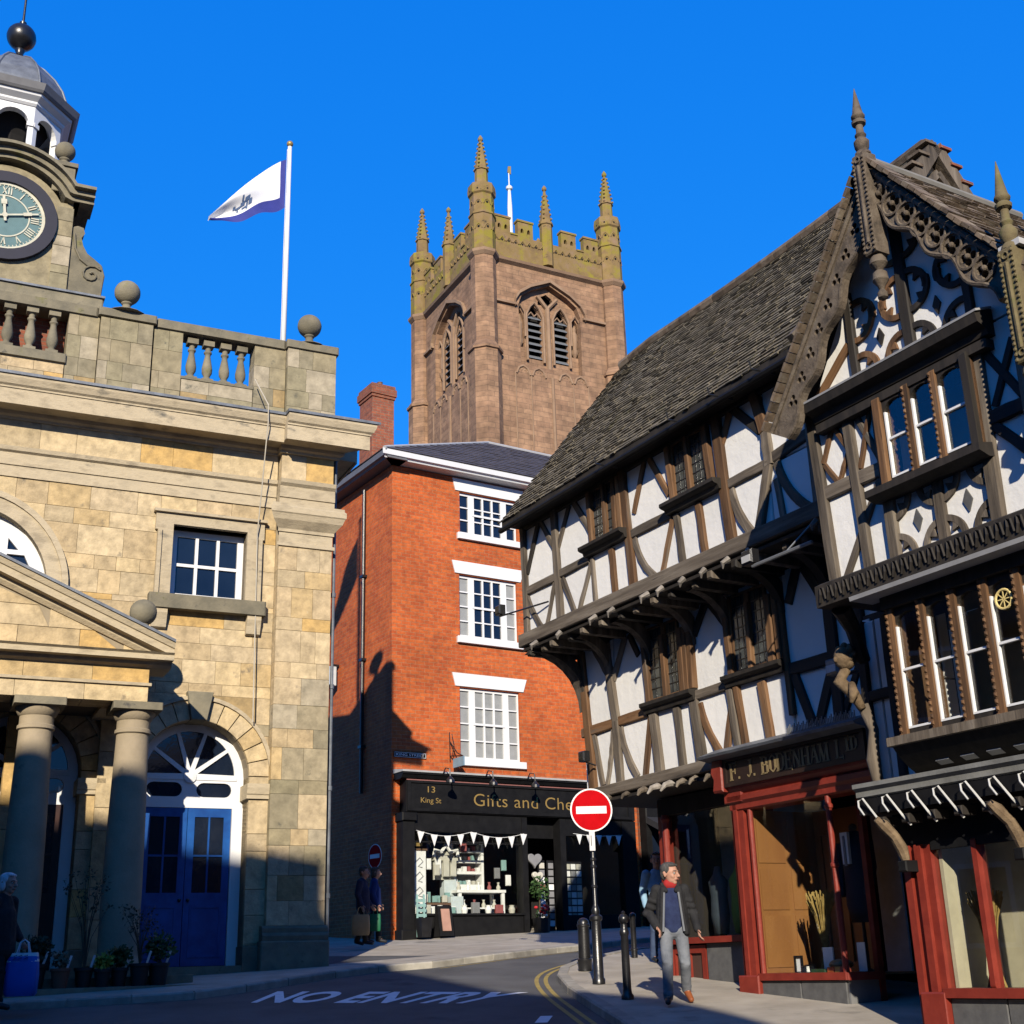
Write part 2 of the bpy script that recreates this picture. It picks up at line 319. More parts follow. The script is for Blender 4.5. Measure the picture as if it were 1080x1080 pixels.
# painted lines and letters lie on the road as thin sheets
def ribbon(name, line, off, w, mat, label):
    m = MB(); pts = [Vector(p) for p in line]; L = []
    for i, p in enumerate(pts):
        t = (pts[min(i + 1, len(pts) - 1)] - pts[max(i - 1, 0)]).normalized(); nn = Vector((-t.y, t.x)); L.append((p + nn * off, p + nn * (off + w)))
    for a, b in L: m.v += [(a.x, a.y, gz(0, a.y) + .004), (b.x, b.y, gz(0, b.y) + .004)]
    m.f = [(2 * i, 2 * i + 1, 2 * i + 3, 2 * i + 2) for i in range(len(L) - 1)]
    return tag(m.build(name, mat, fix=False), label, kind='structure')
def smooth(line, it=2):
    for _ in range(it):
        o = [line[0]]
        for a, b in zip(line, line[1:]): o += [(a[0] * .75 + b[0] * .25, a[1] * .75 + b[1] * .25), (a[0] * .25 + b[0] * .75, a[1] * .25 + b[1] * .75)]
        line = o + [line[-1]]
    return line
KRs = smooth(KR[1:12])
ribbon('yellow_line', KRs, .17, .06, YEL, 'inner yellow line round the right-hand kerb')
ribbon('yellow_line', KRs, .30, .06, YEL, 'outer yellow line round the right-hand kerb')
ribbon('yellow_line', smooth(KL[9:14]), -.2, .05, YEL, 'worn yellow line along the gift shop kerb')
m = MB(); 
for x, y in ((.13, 15.15),): m.add([(x - .05, y - .25, gz(0, y - .25) + .004), (x + .09, y - .25, gz(0, y - .25) + .004), (x + .16, y + .3, gz(0, y + .3) + .004), (x + .02, y + .3, gz(0, y + .3) + .004)], [(0, 1, 2, 3)])
tag(m.build('road_marking', WHP, fix=False), 'short white dash painted on the road by the yellow lines', kind='structure')
tm = text_mesh('NO ENTRY', 1, 0, 'no_entry_marking', .03, 1.04)
xs = [v.co.x for v in tm.vertices]; x0, x1 = min(xs), max(xs)
# corners of the lettering on the ground: baseline left, baseline right, top left, top right
A_, B_, C_, D_ = Vector((-3.55, 17.72)), Vector((-.60, 16.9)), Vector((-3.45, 18.95)), Vector((.02, 17.9))
for v in tm.vertices:
    s = (v.co.x - x0) / (x1 - x0); t = v.co.y / .7; p = (A_ * (1 - s) + B_ * s) * (1 - t) + (C_ * (1 - s) + D_ * s) * t
    v.co = Vector((p.x, p.y, gz(0, p.y) + .004))
tag(link('road_marking', tm, WHP), 'white NO ENTRY lettering painted across the road', kind='structure')
# ---------------------------------------------------------------- the houses across the street behind the viewer (they shade the foreground)
REND = flat('cream_render', (.45, .40, .32), .9)
bh = thing('town_house', 'tall rendered town house across the street behind the viewer', 'house', (-8, -9, gz(0, -9)))
zb = -gz(0, -9)
MB().box(-9, 4.0, -8, 0, -1, 16.55 + zb).build('wall', REND, bh)
m = MB(); m.add([(-9.3, .35, 16.55 + zb), (4.1, .35, 16.55 + zb), (4.1, -8.3, 16.55 + zb), (-9.3, -8.3, 16.55 + zb), (-6, -4, 18.0 + zb), (1.5, -4, 18.0 + zb)], [(0, 1, 5, 4), (1, 2, 5), (2, 3, 4, 5), (3, 0, 4), (3, 2, 1, 0)]); m.build('roof', SLATE, bh)
for k in range(5):
    for j in range(4):
        x = -8 + k * 2.2; z = 1.4 + j * 3.9
        f = MB().plate(rect(x, x + 1.2, z, z + 2), [rect(x + .08, x + .57, z + .08, z + 1.92), rect(x + .63, x + 1.12, z + .08, z + 1.92)], .08, .01).build('window', WHITE, bh)
        MB().box(x + .05, x + 1.15, .012, .03, z + .05, z + 1.95).build('pane', NAVYGL, f)
bh2 = thing('town_house', 'lower house with a steep sloping roof beside the tall house behind the viewer', 'house', (1, -9, gz(0, -9)))
pts = [(-4.98, -1), (3.0, -1), (3.0, 7.2 + zb), (2.0, 8.9 + zb), (.8, 11.0 + zb), (.15, 11.9 + zb), (-1.8, 12.8 + zb), (-4.98, 16.0 + zb)]
m = MB(); n = len(pts); m.add([(x, -.1, z) for x, z in pts] + [(x, -8, z) for x, z in pts], [tuple(range(n))] + [(i, n + i, n + (i + 1) % n, (i + 1) % n) for i in range(n)] + [tuple(reversed(range(n, 2 * n)))]); m.build('wall', REND, bh2)
for k in range(3):
    for j in range(1):
        x = -4 + k * 2.2; z = 1.4 + j * 3.9
        f = MB().plate(rect(x, x + 1.1, z, z + 1.9), [rect(x + .08, x + 1.02, z + .08, z + 1.82)], -.02, -.09).build('window', WHITE, bh2)
        MB().box(x + .05, x + 1.05, -.088, -.06, z + .05, z + 1.85).build('pane', NAVYGL, f)
# ---------------------------------------------------------------- the stone hall (left)
BCF = Face((-3.44, 22.71, 1.93), 64.2)
BC = thing('market_hall', 'pale sandstone hall with a columned porch, clock turret and balustraded parapet', 'building', BCF.loc, BCF.rot)
UC = -6.2
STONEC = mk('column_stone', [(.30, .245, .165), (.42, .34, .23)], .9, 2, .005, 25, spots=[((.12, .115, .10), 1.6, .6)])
stone_n = [0]; stuff = MB()
def stone(pts, y0, y1, mat=STONE, c=.007):
    if stone_n[0] < 300:
        stone_n[0] += 1; MB().prism(pts, y0, y1, c).build('stone', mat, BC)
    else: stuff.prism(pts, y0, y1, c)
def ashlar(x0, x1, zs, y, mat=STONE, ex=(), avg=.62, dep=.14, gap=.004, jit=.008, seed=1):
    """coursed stones; zs are the course lines, ex functions z -> (xa, xb) cut openings"""
    rr = random.Random(seed)
    for z0, z1 in zip(zs, zs[1:]):
        samp = [z0 + gap / 2 + (z1 - z0 - gap) * i / 4 for i in range(5)]
        cuts = [[e(z) for z in samp] for e in ex]; cuts = [c for c in cuts if any(q for q in c)]
        spans = [([x0] * 5, [x1] * 5)]
        for c in cuts:
            mid = [q for q in c if q]; cx = (mid[0][0] + mid[0][1]) / 2
            lo = [q[0] if q else cx for q in c]; hi = [q[1] if q else cx for q in c]; ns = []
            for a, b in spans:
                if max(hi) <= min(a) or min(lo) >= max(b): ns.append((a, b)); continue
                if max(lo) > max(a) + .02: ns.append((a, [min(l, r) for l, r in zip(lo, b)]))
                if min(hi) < min(b) - .02: ns.append(([max(h, l) for h, l in zip(hi, a)], b))
            spans = ns
        for a, b in spans:
            xa, xb = max(a), min(b)
            if xb - xa < -.5: continue
            xs = []; x = xa + rr.uniform(.35, 1.1) * avg
            while x < xb - .22: xs.append(x); x += avg * rr.uniform(.55, 1.5)
            L = [a] + [[x] * 5 for x in xs] + [b]
            for l, r in zip(L, L[1:]):
                g = gap / 2
                lp = [(l[i] + g, samp[i]) for i in range(5)]; rp = [(max(r[i] - g, l[i] + g + .004), samp[i]) for i in range(5)]
                if max(l) - min(l) < 1e-6: lp = [lp[0], lp[4]]
                if max(r) - min(r) < 1e-6: rp = [rp[0], rp[4]]
                if max(p[0] for p in rp) - min(p[0] for p in lp) < .03: continue
                stone(rp + lp[::-1], y - rr.uniform(0, jit), y + dep, STONEW if mat is STONE and z0 < 4.4 and rr.random() < (.5 if x0 > -1.1 else .3) else mat, .0035)
def lines(z0, z1, h, forced=()):
    out = []; f = sorted([z0, z1] + [q for q in forced if z0 < q < z1])
    for a, b in zip(f, f[1:]):
        n = max(1, round((b - a) / h)); out += [a + (b - a) * (i + (0 if i == 0 else .22 * math.sin(i * 2.7 + a))) / n for i in range(n)]
    return out + [z1]
def circ(cx, cz, r): return lambda z: (cx - math.sqrt(r * r - (z - cz) ** 2), cx + math.sqrt(r * r - (z - cz) ** 2)) if cz <= z < cz + r - 1e-4 else None
def rec(x0, x1, z0, z1): return lambda z: (x0, x1) if z0 < z < z1 else None
ARCH = [(-2.25, .92), (-5.0, .92), (-7.4, .92), (-10.15, .92)]; ZS = 3.1
# backing wall with its openings
wins = [(-2.86, -1.54, 6.16, 7.46), (-10.86, -9.54, 6.16, 7.46)]
lun = [(UC + 1.33, 5.2)] + arc(UC, 6.1, 1.33, 0, 180, 20) + [(UC - 1.33, 5.2)]
holes = [[(cx + r, -.2)] + arc(cx, ZS, r, 0, 180, 18) + [(cx - r, -.2)] for cx, r in ARCH] + [rect(*w) for w in wins] + [lun]
m = MB(); m.plate([(-12.4, -.8), (0, -.8), (0, 9.8), (-12.4, 9.8)], holes, .02, .5); m.box(-12.4, 0, .5, 9, -.8, 9.7); m.build('wall', MORTAR, BC)
ex = [circ(cx, ZS, 1.1) for cx, r in ARCH] + [rec(cx - 1.12, cx + 1.12, -1, ZS) for cx, r in ARCH] + [rec(-3.05, -1.35, 6.0, 7.58), circ(UC, 6.1, 1.5), rec(UC - 1.5, UC + 1.5, 5.5, 6.1), rec(-11.0, -9.4, 6.0, 7.58)]
ashlar(-7.6, -1.0, lines(0, 8.0, .335, (3.1, 6.0, 6.1, 7.58)), 0, STONE, ex, .66, seed=3)
# corner pilaster: two stones a course
ashlar(-1.0, 0, lines(.66, 7.22, .40), -.22, STONE, avg=.46, dep=.26, seed=5)
ashlar(-1.0, 0, [8.52, 9.02], -.24, STONE, avg=.5, dep=.3, seed=6)
ashlar(-7.0, -1.02, [8.52, 9.02], -.06, STONE, avg=.9, dep=.1, seed=8)
# parapet courses
ashlar(-.94, .02, [9.72, 10.02, 10.36, 10.84, 11.24], -.20, STONEW, avg=.42, dep=.6, seed=9)
ashlar(-1.56, -.95, [9.72, 10.0, 10.36, 10.8, 11.22], -.1, STONEW, avg=.4, dep=.4, seed=10)
ashlar(-2.9, -1.57, [9.72, 10.02, 10.3], -.1, STONEW, avg=.7, dep=.4, seed=11)
ashlar(-3.44, -2.91, [9.72, 10.02, 10.36, 10.8, 11.22], -.1, STONEW, avg=.36, dep=.4, seed=12)
ashlar(-4.4, -3.47, [9.72, 10.0, 10.36, 10.8, 11.22], -.17, STONEW, avg=.36, dep=.5, seed=13)
ashlar(-4.94, -4.41, [9.72, 10.0, 10.36, 10.8, 11.22], -.1, STONEW, avg=.4, dep=.4, seed=14)
ashlar(-7.3, -4.95, [9.72, 10.0, 10.2], -.1, STONE, avg=.4, dep=.4, seed=15)
stone_n[0] = 999
ashlar(-12.4, -7.6, lines(0, 8.0, .335, (3.1, 6.0, 6.1, 7.58)), 0, STONE, ex, .66, seed=4)
ashlar(-12.4, -11.4, lines(.66, 7.22, .40), -.22, STONE, avg=.46, dep=.26, seed=16)
ashlar(-12.4, -7.0, [8.52, 9.02], -.06, STONE, avg=.9, dep=.1, seed=17)
ashlar(-12.4, -7.45, [9.72, 10.0, 10.36, 10.8, 11.22], -.1, STONEW, avg=.5, dep=.4, seed=18)
tag(stuff.build('stone', STONE, BC), None, kind='stuff')
# plinth and pilaster base
def pil(x0, x1):
    MB().cbox(x0 - .1, x1 + .06, -.34, .3, -.8, .42, .02).build('plinth', STONEG, BC)
    m = MB(); m.sweep([(-.30, .42), (-.31, .5), (-.29, .53), (-.26, .55), (-.265, .62), (-.23, .66), (.2, .66), (.2, .42)], x0 - .07, x1 + .05); m.build('pilaster_base', STONEG, BC)
    cap = [(-.22, 7.22), (-.26, 7.23), (-.26, 7.29), (-.225, 7.31), (-.225, 7.5), (-.25, 7.5), (-.25, 7.56), (-.30, 7.62), (-.37, 7.7), (-.41, 7.80), (-.43, 7.82), (-.43, 7.92), (-.40, 7.95), (-.40, 8.0), (.2, 8.0), (.2, 7.22)]
    m = MB(); m.sweep(cap, x0 + .22, x1 - .22, 1, 1)
    m.build('capital', STONEM, BC)
    MB().sweep([(-.24, 8.0), (-.24, 8.16), (-.265, 8.165), (-.265, 8.38), (-.32, 8.43), (-.34, 8.5), (-.24, 8.52), (.2, 8.52), (.2, 8.0)], x0 - .02, x1 + .03).build('architrave', STONEM, BC)
pil(-1.0, 0); pil(-12.4, -11.4)
m = MB(); m.sweep([(-.08, -.8), (-.08, .40), (-.05, .45), (.1, .45), (.1, -.8)], -1.3, -1.1); m.build('plinth', STONEG, BC)
# long mouldings of the wall
MB().sweep([(-.035, 8.0), (-.035, 8.2), (-.06, 8.205), (-.06, 8.42), (-.11, 8.45), (-.13, 8.52), (.1, 8.52), (.1, 8.0)], -11.4, -1.03).build('architrave', STONEM, BC)
cor = [(.1, 9.02), (-.10, 9.02), (-.10, 9.06), (-.16, 9.09), (-.18, 9.15), (-.50, 9.15), (-.50, 9.12), (-.54, 9.12), (-.54, 9.40), (-.56, 9.40), (-.56, 9.43), (-.60, 9.46), (-.645, 9.56), (-.65, 9.61), (.1, 9.61)]
cor2 = [(y - .2 if y < 0 else y, z) for y, z in cor]
xs = [-12.4, -11.35, -1.05, .0]
MB().sweep(cor, -11.35, -1.05).build('cornice', STONEM, BC)
MB().sweep(cor2, -1.05 - .0, -.2, 0, 1).build('cornice', STONEM, BC)
MB().sweep(cor2, -12.4, -11.35, 1, 0).build('cornice', STONEM, BC)
m = MB(); m.sweep([(-.68, 9.61), (-.68, 9.66), (-.2, 9.73), (.1, 9.73), (.1, 9.61)], -11.37, -1.03); m.sweep([(-.88, 9.612), (-.88, 9.662), (-.2, 9.735), (.1, 9.735), (.1, 9.612)], -1.07, -.17, 0, 1); m.build('lead_flashing', LEAD, BC)
# return of the cornice along the alley side
m = MB(); m.add([(-.2 - y, yy, z) for yy in (.0, 9) for y, z in cor2], [(i, (i + 1) % 15, 15 + (i + 1) % 15, 15 + i) for i in range(15)] + [tuple(range(15))]); m.build('cornice', STONEM, BC)
# parapet caps, piers and balustrades
m = MB()
for x0, x1, y in ((-.97, .06, -.25), (-4.45, -3.42, -.22), (-3.40, -.98, -.15), (-8.0, -4.46, -.15), (-12.4, -8.0, -.15)): m.cbox(x0, x1, y, .32, 11.24 if x1 - x0 < 1.3 else 11.22, 11.40, .02)
m.build('parapet_cap', STONEG, BC)
bal = MB().lathe([(.085, .07), (.085, .10), (.055, .12), (.06, .15), (.095, .22), (.10, .30), (.075, .44), (.052, .56), (.056, .60), (.075, .62), (.075, .65), (.052, .67), (.055, .72), (.08, .745)], n=14).box(-.105, .105, -.105, .105, 0, .07).box(-.10, .10, -.10, .10, .745, .85).mesh('baluster', 'auto')
blk = MB()
for x in (-2.71, -2.41, -2.09, -1.78): link('baluster', bal, STONEG, BC, (x, .06, 10.32))
MB().cbox(-2.92, -1.55, -.12, .28, 10.28, 10.33, .01).build('parapet_sill', STONEG, BC)
for k in range(8): link('baluster', bal, STONEG, BC, (-5.18 - k * .375 + .0, .0, 10.37))
MB().cbox(-8.0, -4.93, -.16, .28, 10.2, 10.37, .015).build('parapet_sill', STONEG, BC)
MB().box(-7.95, -4.95, .3, .6, 9.7, 11.3).build('brick_backing', BRICKD, BC)
MB().box(-7.95, -4.955, .29, .3, 9.7, 9.8).build('gutter', LEAD, BC)
def ball(x, y, z, r, ph=.12, pw=.30):
    m = MB(); m.lathe([(pw, 0), (pw * .9, .03), (pw * .45, ph * .55), (.085, ph * .8), (.075, ph + .08), (.10, ph + .11), (.10, ph + .13)], (x, y, z), 16); m.sphere((x, y, z + ph + .12 + r * .95), r, 20, 14)
    return m.build('ball_finial', STONEG, BC, 'auto')
ball(-.46, .05, 11.4, .235, .16, .36); ball(-3.95, .05, 11.4, .235, .16, .40)
# sash window with eared surround
def sash(x0, x1, z0, z1, parent, nx, nz, y=.16, fw=.085, gb=.03, mat=WHITE, glass=NAVYGL, name='window', meet=True, dep=.07):
    w = (x1 - x0 - 2 * fw - (nx - 1) * gb) / nx; h = (z1 - z0 - 2 * fw - (nz - 1) * gb) / nz; hs_ = []; P = []
    for i in range(nx):
        for j in range(nz):
            a = x0 + fw + i * (w + gb); b = z0 + fw + j * (h + gb); P.append((a, a + w, b, b + h)); hs_.append(rect(a, a + w, b, b + h))
    o = MB().plate(rect(x0, x1, z0, z1), hs_, y, y + dep).build(name, mat, parent)
    for p in P: MB().box(p[0] - .003, p[1] + .003, y + dep * .55, y + dep * .55 + .004, p[2] - .003, p[3] + .003).build('pane', glass, o)
    if meet: MB().box(x0 + .01, x1 - .01, y - .018, y + .002, (z0 + z1) / 2 - .03, (z0 + z1) / 2 + .03).build('meeting_rail', mat, o)
    return o
for wx0, wx1, wz0, wz1 in wins:
    sash(wx0 + .02, wx1 - .0, wz0 + .01, wz1 - .02, BC, 3, 2, .2, .11, .055, meet=False)
    m = MB(); m.plate([(wx0 - .2, wz0), (wx0, wz0), (wx0, wz1), (wx1, wz1), (wx1, wz0), (wx1 + .2, wz0), (wx1 + .2, wz1 - .12), (wx1 + .31, wz1 - .12), (wx1 + .31, wz1 + .2), (wx0 - .31, wz1 + .2), (wx0 - .31, wz1 - .12), (wx0 - .2, wz1 - .12)], [], -.08, .2)
    m.plate([(wx0 - .27, wz0), (wx0 - .2, wz0), (wx0 - .2, wz1 - .12), (wx0 - .27, wz1 - .12)], [], -.12, .1); m.plate([(wx1 + .2, wz0), (wx1 + .27, wz0), (wx1 + .27, wz1 - .12), (wx1 + .2, wz1 - .12)], [], -.12, .1)
    m.box(wx0 - .35, wx1 + .35, -.14, .1, wz1 + .2, wz1 + .25); m.build('window_surround', STONEM, BC)
    MB().cbox(wx0 - .36, wx1 + .36, -.2, .2, wz0 - .26, wz0, .02).build('window_sill', STONEG, BC)
    for bx in (wx0 - .28, wx1 + .04):
        MB().add([(bx + q, y, z) for q in (0, .25) for y, z in ((-.16, wz0 - .26), (-.16, wz0 - .34), (-.12, wz0 - .45), (-.09, wz0 - .58), (-.05, wz0 - .6), (.05, wz0 - .6), (.05, wz0 - .26))], [(i, (i + 1) % 7, 7 + (i + 1) % 7, 7 + i) for i in range(7)] + [tuple(range(6, -1, -1)), tuple(range(7, 14))]).build('sill_bracket', STONEM, BC)
# lunette over the porch
m = MB()
ro = arc(UC, 6.1, 1.65, 0, 180, 28); ri = arc(UC, 6.1, 1.32, 0, 180, 28)
m.plate(ro + ri[::-1], [], -.06, .2); m.plate(arc(UC, 6.1, 1.66, 0, 180, 28) + arc(UC, 6.1, 1.56, 180, 0, 28), [], -.1, .1); m.plate(arc(UC, 6.1, 1.43, 0, 180, 28) + arc(UC, 6.1, 1.32, 180, 0, 28), [], -.03, .1); m.build('lunette_arch', STONEM, BC)
MB().cbox(UC - 1.75, UC + 1.75, -.14, .15, 5.95, 6.1, .01).build('lunette_sill', STONEG, BC)
hs_ = []; r = 1.1
def cut(x0, x1, z0, top=None):
    pts = [(x0, z0), (x1, z0)]; n = 8
    return pts + [(x1 + (x0 - x1) * i / n, 6.1 + math.sqrt(max(.0, r * r - (x1 + (x0 - x1) * i / n - UC) ** 2))) for i in range(n + 1)]
H3 = [[(UC + .66, 6.2), (UC + 1.08, 6.2), (UC + 1.03, 6.5), (UC + .94, 6.68), (UC + .66, 6.68)], [(UC + .66, 6.76), (UC + .84, 6.76), (UC + .66, 6.96)]]
H3 += [[(2 * UC - x, z) for x, z in h][::-1] for h in H3]
H3 += [[(UC - .36, 6.2), (UC + .36, 6.2), (UC + .36, 6.72), (UC - .36, 6.72)], [(UC - .36, 6.78), (UC + .36, 6.78)] + arc(UC, 6.1, 1.12, 71, 109, 8)]
lw = MB().plate([(UC - 1.34, 6.08), (UC + 1.34, 6.08)] + arc(UC, 6.1, 1.34, 0, 180, 28)[1:-1], H3, .14, .24).build('lunette_window', WHITE, BC)
for h in H3: MB().prism(h, .2, .21).build('pane', NAVYGL, lw)
# arches: voussoirs, keystone, imposts, jambs, fanlights and doors
def varch(cx, ri, ro, n, y0, y1, key=True, cz=ZS):
    for i in range(n):
        a0 = 180 * i / n + .4; a1 = 180 * (i + 1) / n - .4
        if key and abs((a0 + a1) / 2 - 90) < 7: continue
        MB().prism(arc(cx, cz, ro, a0, a1, 4) + arc(cx, cz, ri, a1, a0, 4), y0 - rnd.uniform(0, .006), y1, .006).build('voussoir', STONE, BC)
    MB().plate(arc(cx, cz, ro + .05, 0, 180, 24) + arc(cx, cz, ro - .015, 180, 0, 24), [], y0 - .045, y1 - .1).build('arch_moulding', STONEM, BC)
    if key: MB().prism([(cx - .13, cz + ri - .02), (cx + .13, cz + ri - .02), (cx + .22, cz + ro + .1), (cx - .22, cz + ro + .1)], y0 - .13, y1, .01).build('keystone', STONEG, BC)
def door_bay(cx, doors):
    varch(cx, .92, 1.28, 13, -.06, .42)
    for sgn in (-1, 1):
        a, b = sorted((cx + sgn * .92, cx + sgn * 1.27))
        a2, b2 = (a, b)
        MB().sweep([(-.13, 2.72), (-.13, 2.78), (-.15, 2.8), (-.17, 2.9), (-.17, 2.97), (.4, 2.97), (.4, 2.72)], a2 - (.05 if sgn > 0 else .03), b2 + (.03 if sgn > 0 else .05)).build('impost', STONEM, BC)
        for z0, z1 in zip(lines(.35, 2.72, .5), lines(.35, 2.72, .5)[1:]): MB().cbox(a, b, -.08, .42, z0 + .003, z1 - .003, .006).build('jamb_stone', STONE, BC)
        MB().cbox(a - .02, b + .03, -.13, .42, -.7, .35, .01).build('jamb_base', STONEG, BC)
        MB().cbox(a, b, -.075, .42, 2.973, 3.09, .006).build('jamb_stone', STONE, BC)
    ho = []
    c2 = ZS + .0
    for i in range(5):
        a0 = 180 * i / 5 + 2.2; a1 = 180 * (i + 1) / 5 - 2.2; ho.append([(cx + .13 * math.cos(R((a0 + a1) / 2)), c2 + .03 + .13 * math.sin(R((a0 + a1) / 2)))] + arc(cx, c2 + .03, .76, a0, a1, 6))
    for sgn in (-1, 1):
        x0 = cx + sgn * .42; hw, hh = .3, .12
        ho.append(arc(x0 + (hw - hh), c2 - .2, hh, -90, 90, 8) + arc(x0 - (hw - hh), c2 - .2, hh, 90, 270, 8))
    fl = MB().plate([(cx - .925, 2.6), (cx + .925, 2.6)] + arc(cx, ZS, .925, 0, 180, 28), ho, .34, .42).build('fanlight', WHITE, BC)
    for h in ho: MB().prism(h, .375, .38).build('pane', NAVYGL, fl)
    MB().lathe([(.11, -.02), (.11, .02), (.05, .03)], n=16).build('hub', WHITE, fl, loc=(cx, .33, ZS + .02)).rotation_euler = (R(90), 0, 0)
    MB().box(cx - .8, cx + .8, .325, .345, ZS - .035, ZS + .02).build('bar', WHITE, fl)
    for sgn in (-1, 1):
        a, b = sorted((cx + sgn * .74, cx + sgn * .925)); MB().box(a, b, .30, .42, -.25, 2.605).build('door_post', WHITE, BC)
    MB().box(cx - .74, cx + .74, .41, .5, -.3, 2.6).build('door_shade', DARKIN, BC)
    MB().cbox(cx - .9, cx + .9, -.15, .6, -.35, .06, .015).build('door_step', STONEG, BC)
    for sgn in (-1, 1):
        a, b = sorted((cx + sgn * .005, cx + sgn * .735)); w = b - a
        H = [rect(a + .12, a + w / 2 - .015, 1.22, 1.80), rect(a + w / 2 + .015, b - .12, 1.22, 1.80), rect(a + .12, a + w / 2 - .015, 1.83, 2.45), rect(a + w / 2 + .015, b - .12, 1.83, 2.45)]
        d = MB().plate(rect(a, b, .07, 2.595), H, .35, .40).build('door', doors, BC)
        for h in H: MB().prism(h, .372, .378).build('pane', NAVYGL, d)
        m = MB(); m.plate(rect(a + .1, b - .1, .2, 1.02), [rect(a + .14, b - .14, .24, .98)], .338, .352); m.build('panel_moulding', doors, d)
        MB().sphere((cx + sgn * .07, .32, 1.1), .03, 10, 8).build('door_knob', BLACKI, d, True)
REDDOOR = mk('dark_red_door', [(.025, .008, .006), (.05, .015, .01)], .5, 5)
door_bay(ARCH[0][0], BLUE)
door_bay(ARCH[1][0], REDDOOR)
door_bay(ARCH[2][0], REDDOOR)
varch(ARCH[3][0], .92, 1.28, 13, -.06, .42); MB().box(-11.1, -9.2, .35, .5, -.3, 4.1).build('door', REDDOOR, BC)
for z, w in ((1.9, .1), (1.62, .1), (1.2, .12)): MB().box(-4.62, -4.62 + w, .325, .33, z, z + .2).build('notice', WHITE, BC)
# the porch: platform, columns, responds, entablature, pediment
PD = 1.5
m = MB(); m.cbox(-9.9, -2.55, -2.15, -.01, -.9, -.06, .02); m.build('porch_floor', STONEG, BC)
m = MB(); m.cbox(-10.2, -2.3, -2.5, -2.15, -.9, -.19, .02); m.build('porch_step', STONEG, BC)
colm = MB().lathe([(.37, -.06), (.37, .05), (.34, .06), (.355, .11), (.33, .16), (.30, .19), (.292, .25), (.292, 1.2), (.275, 2.2), (.245, 3.40), (.245, 3.45), (.275, 3.47), (.275, 3.52), (.25, 3.54), (.25, 3.66), (.275, 3.68), (.32, 3.77), (.32, 3.80)], n=28).mesh('column', 'auto')
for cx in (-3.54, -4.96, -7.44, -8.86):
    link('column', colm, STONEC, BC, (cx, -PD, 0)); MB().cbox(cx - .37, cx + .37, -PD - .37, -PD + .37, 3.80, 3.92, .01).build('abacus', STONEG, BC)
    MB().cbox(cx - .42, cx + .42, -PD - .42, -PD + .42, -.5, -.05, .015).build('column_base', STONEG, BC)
    for z0, z1 in zip(lines(.1, 3.92, .62), lines(.1, 3.92, .62)[1:]): MB().cbox(cx - .3, cx + .33, -.17, .1, z0 + .003, z1 - .003, .006).build('respond_stone', STONE, BC)
ent = [(-PD - .30, 3.92), (-PD - .30, 4.17), (-PD - .34, 4.18), (-PD - .34, 4.215), (-PD - .30, 4.22), (-PD - .30, 4.46), (-PD - .38, 4.5), (-PD - .40, 4.55), (-PD - .58, 4.55), (-PD - .58, 4.63), (-PD - .62, 4.66), (-PD + .3, 4.66), (-PD + .3, 3.92)]
low = [p for p in ent if p[1] < 4.47]; 
bl = [-9.16, -8.1, -6.9, -6.2, -5.35, -4.35, -3.4]
for a, b in zip(bl, bl[1:]):
    MB().sweep([(-PD - .30, 3.92), (-PD - .30, 4.17), (-PD + .3, 4.17), (-PD + .3, 3.92)], a + .003, b - .003).build('lintel_stone', STONE, BC)
    MB().sweep([(-PD - .30, 4.222), (-PD - .30, 4.46), (-PD + .3, 4.46), (-PD + .3, 4.222)], a + .003 + .1, b - .003 + (.1 if b < -3.5 else 0)).build('frieze_stone', STONE, BC)
MB().sweep([(-PD - .34, 4.172), (-PD - .34, 4.218), (-PD + .3, 4.218), (-PD + .3, 4.172)], -9.2, -3.36).build('fillet', STONEM, BC)
for xa, xb in ((-9.16, -8.56), (-4.0, -3.4)): MB().box(xa, xb, -PD + .3, -.01, 3.92, 4.46).build('side_beam', STONEM, BC)
MB().box(-8.56, -4.0, -PD + .3, -.01, 3.98, 4.1).build('porch_ceiling', flat('ceiling_brown', (.1, .085, .07), .9), BC)  # porch ceiling has one even dark brown
cprof = [(-PD - .30, 4.46), (-PD - .37, 4.5), (-PD - .39, 4.55), (-PD - .55, 4.55), (-PD - .55, 4.63), (-PD - .60, 4.66), (-PD + .3, 4.66), (-PD + .3, 4.46)]
MB().sweep(cprof, -9.48, -3.08).build('porch_cornice', STONEM, BC)
AP = 5.98; XE = 3.12
MB().prism([(UC - 2.95, 4.67), (UC + 2.95, 4.67), (UC, 5.86)], -PD - .255, -PD + .2).build('tympanum', MORTAR, BC)
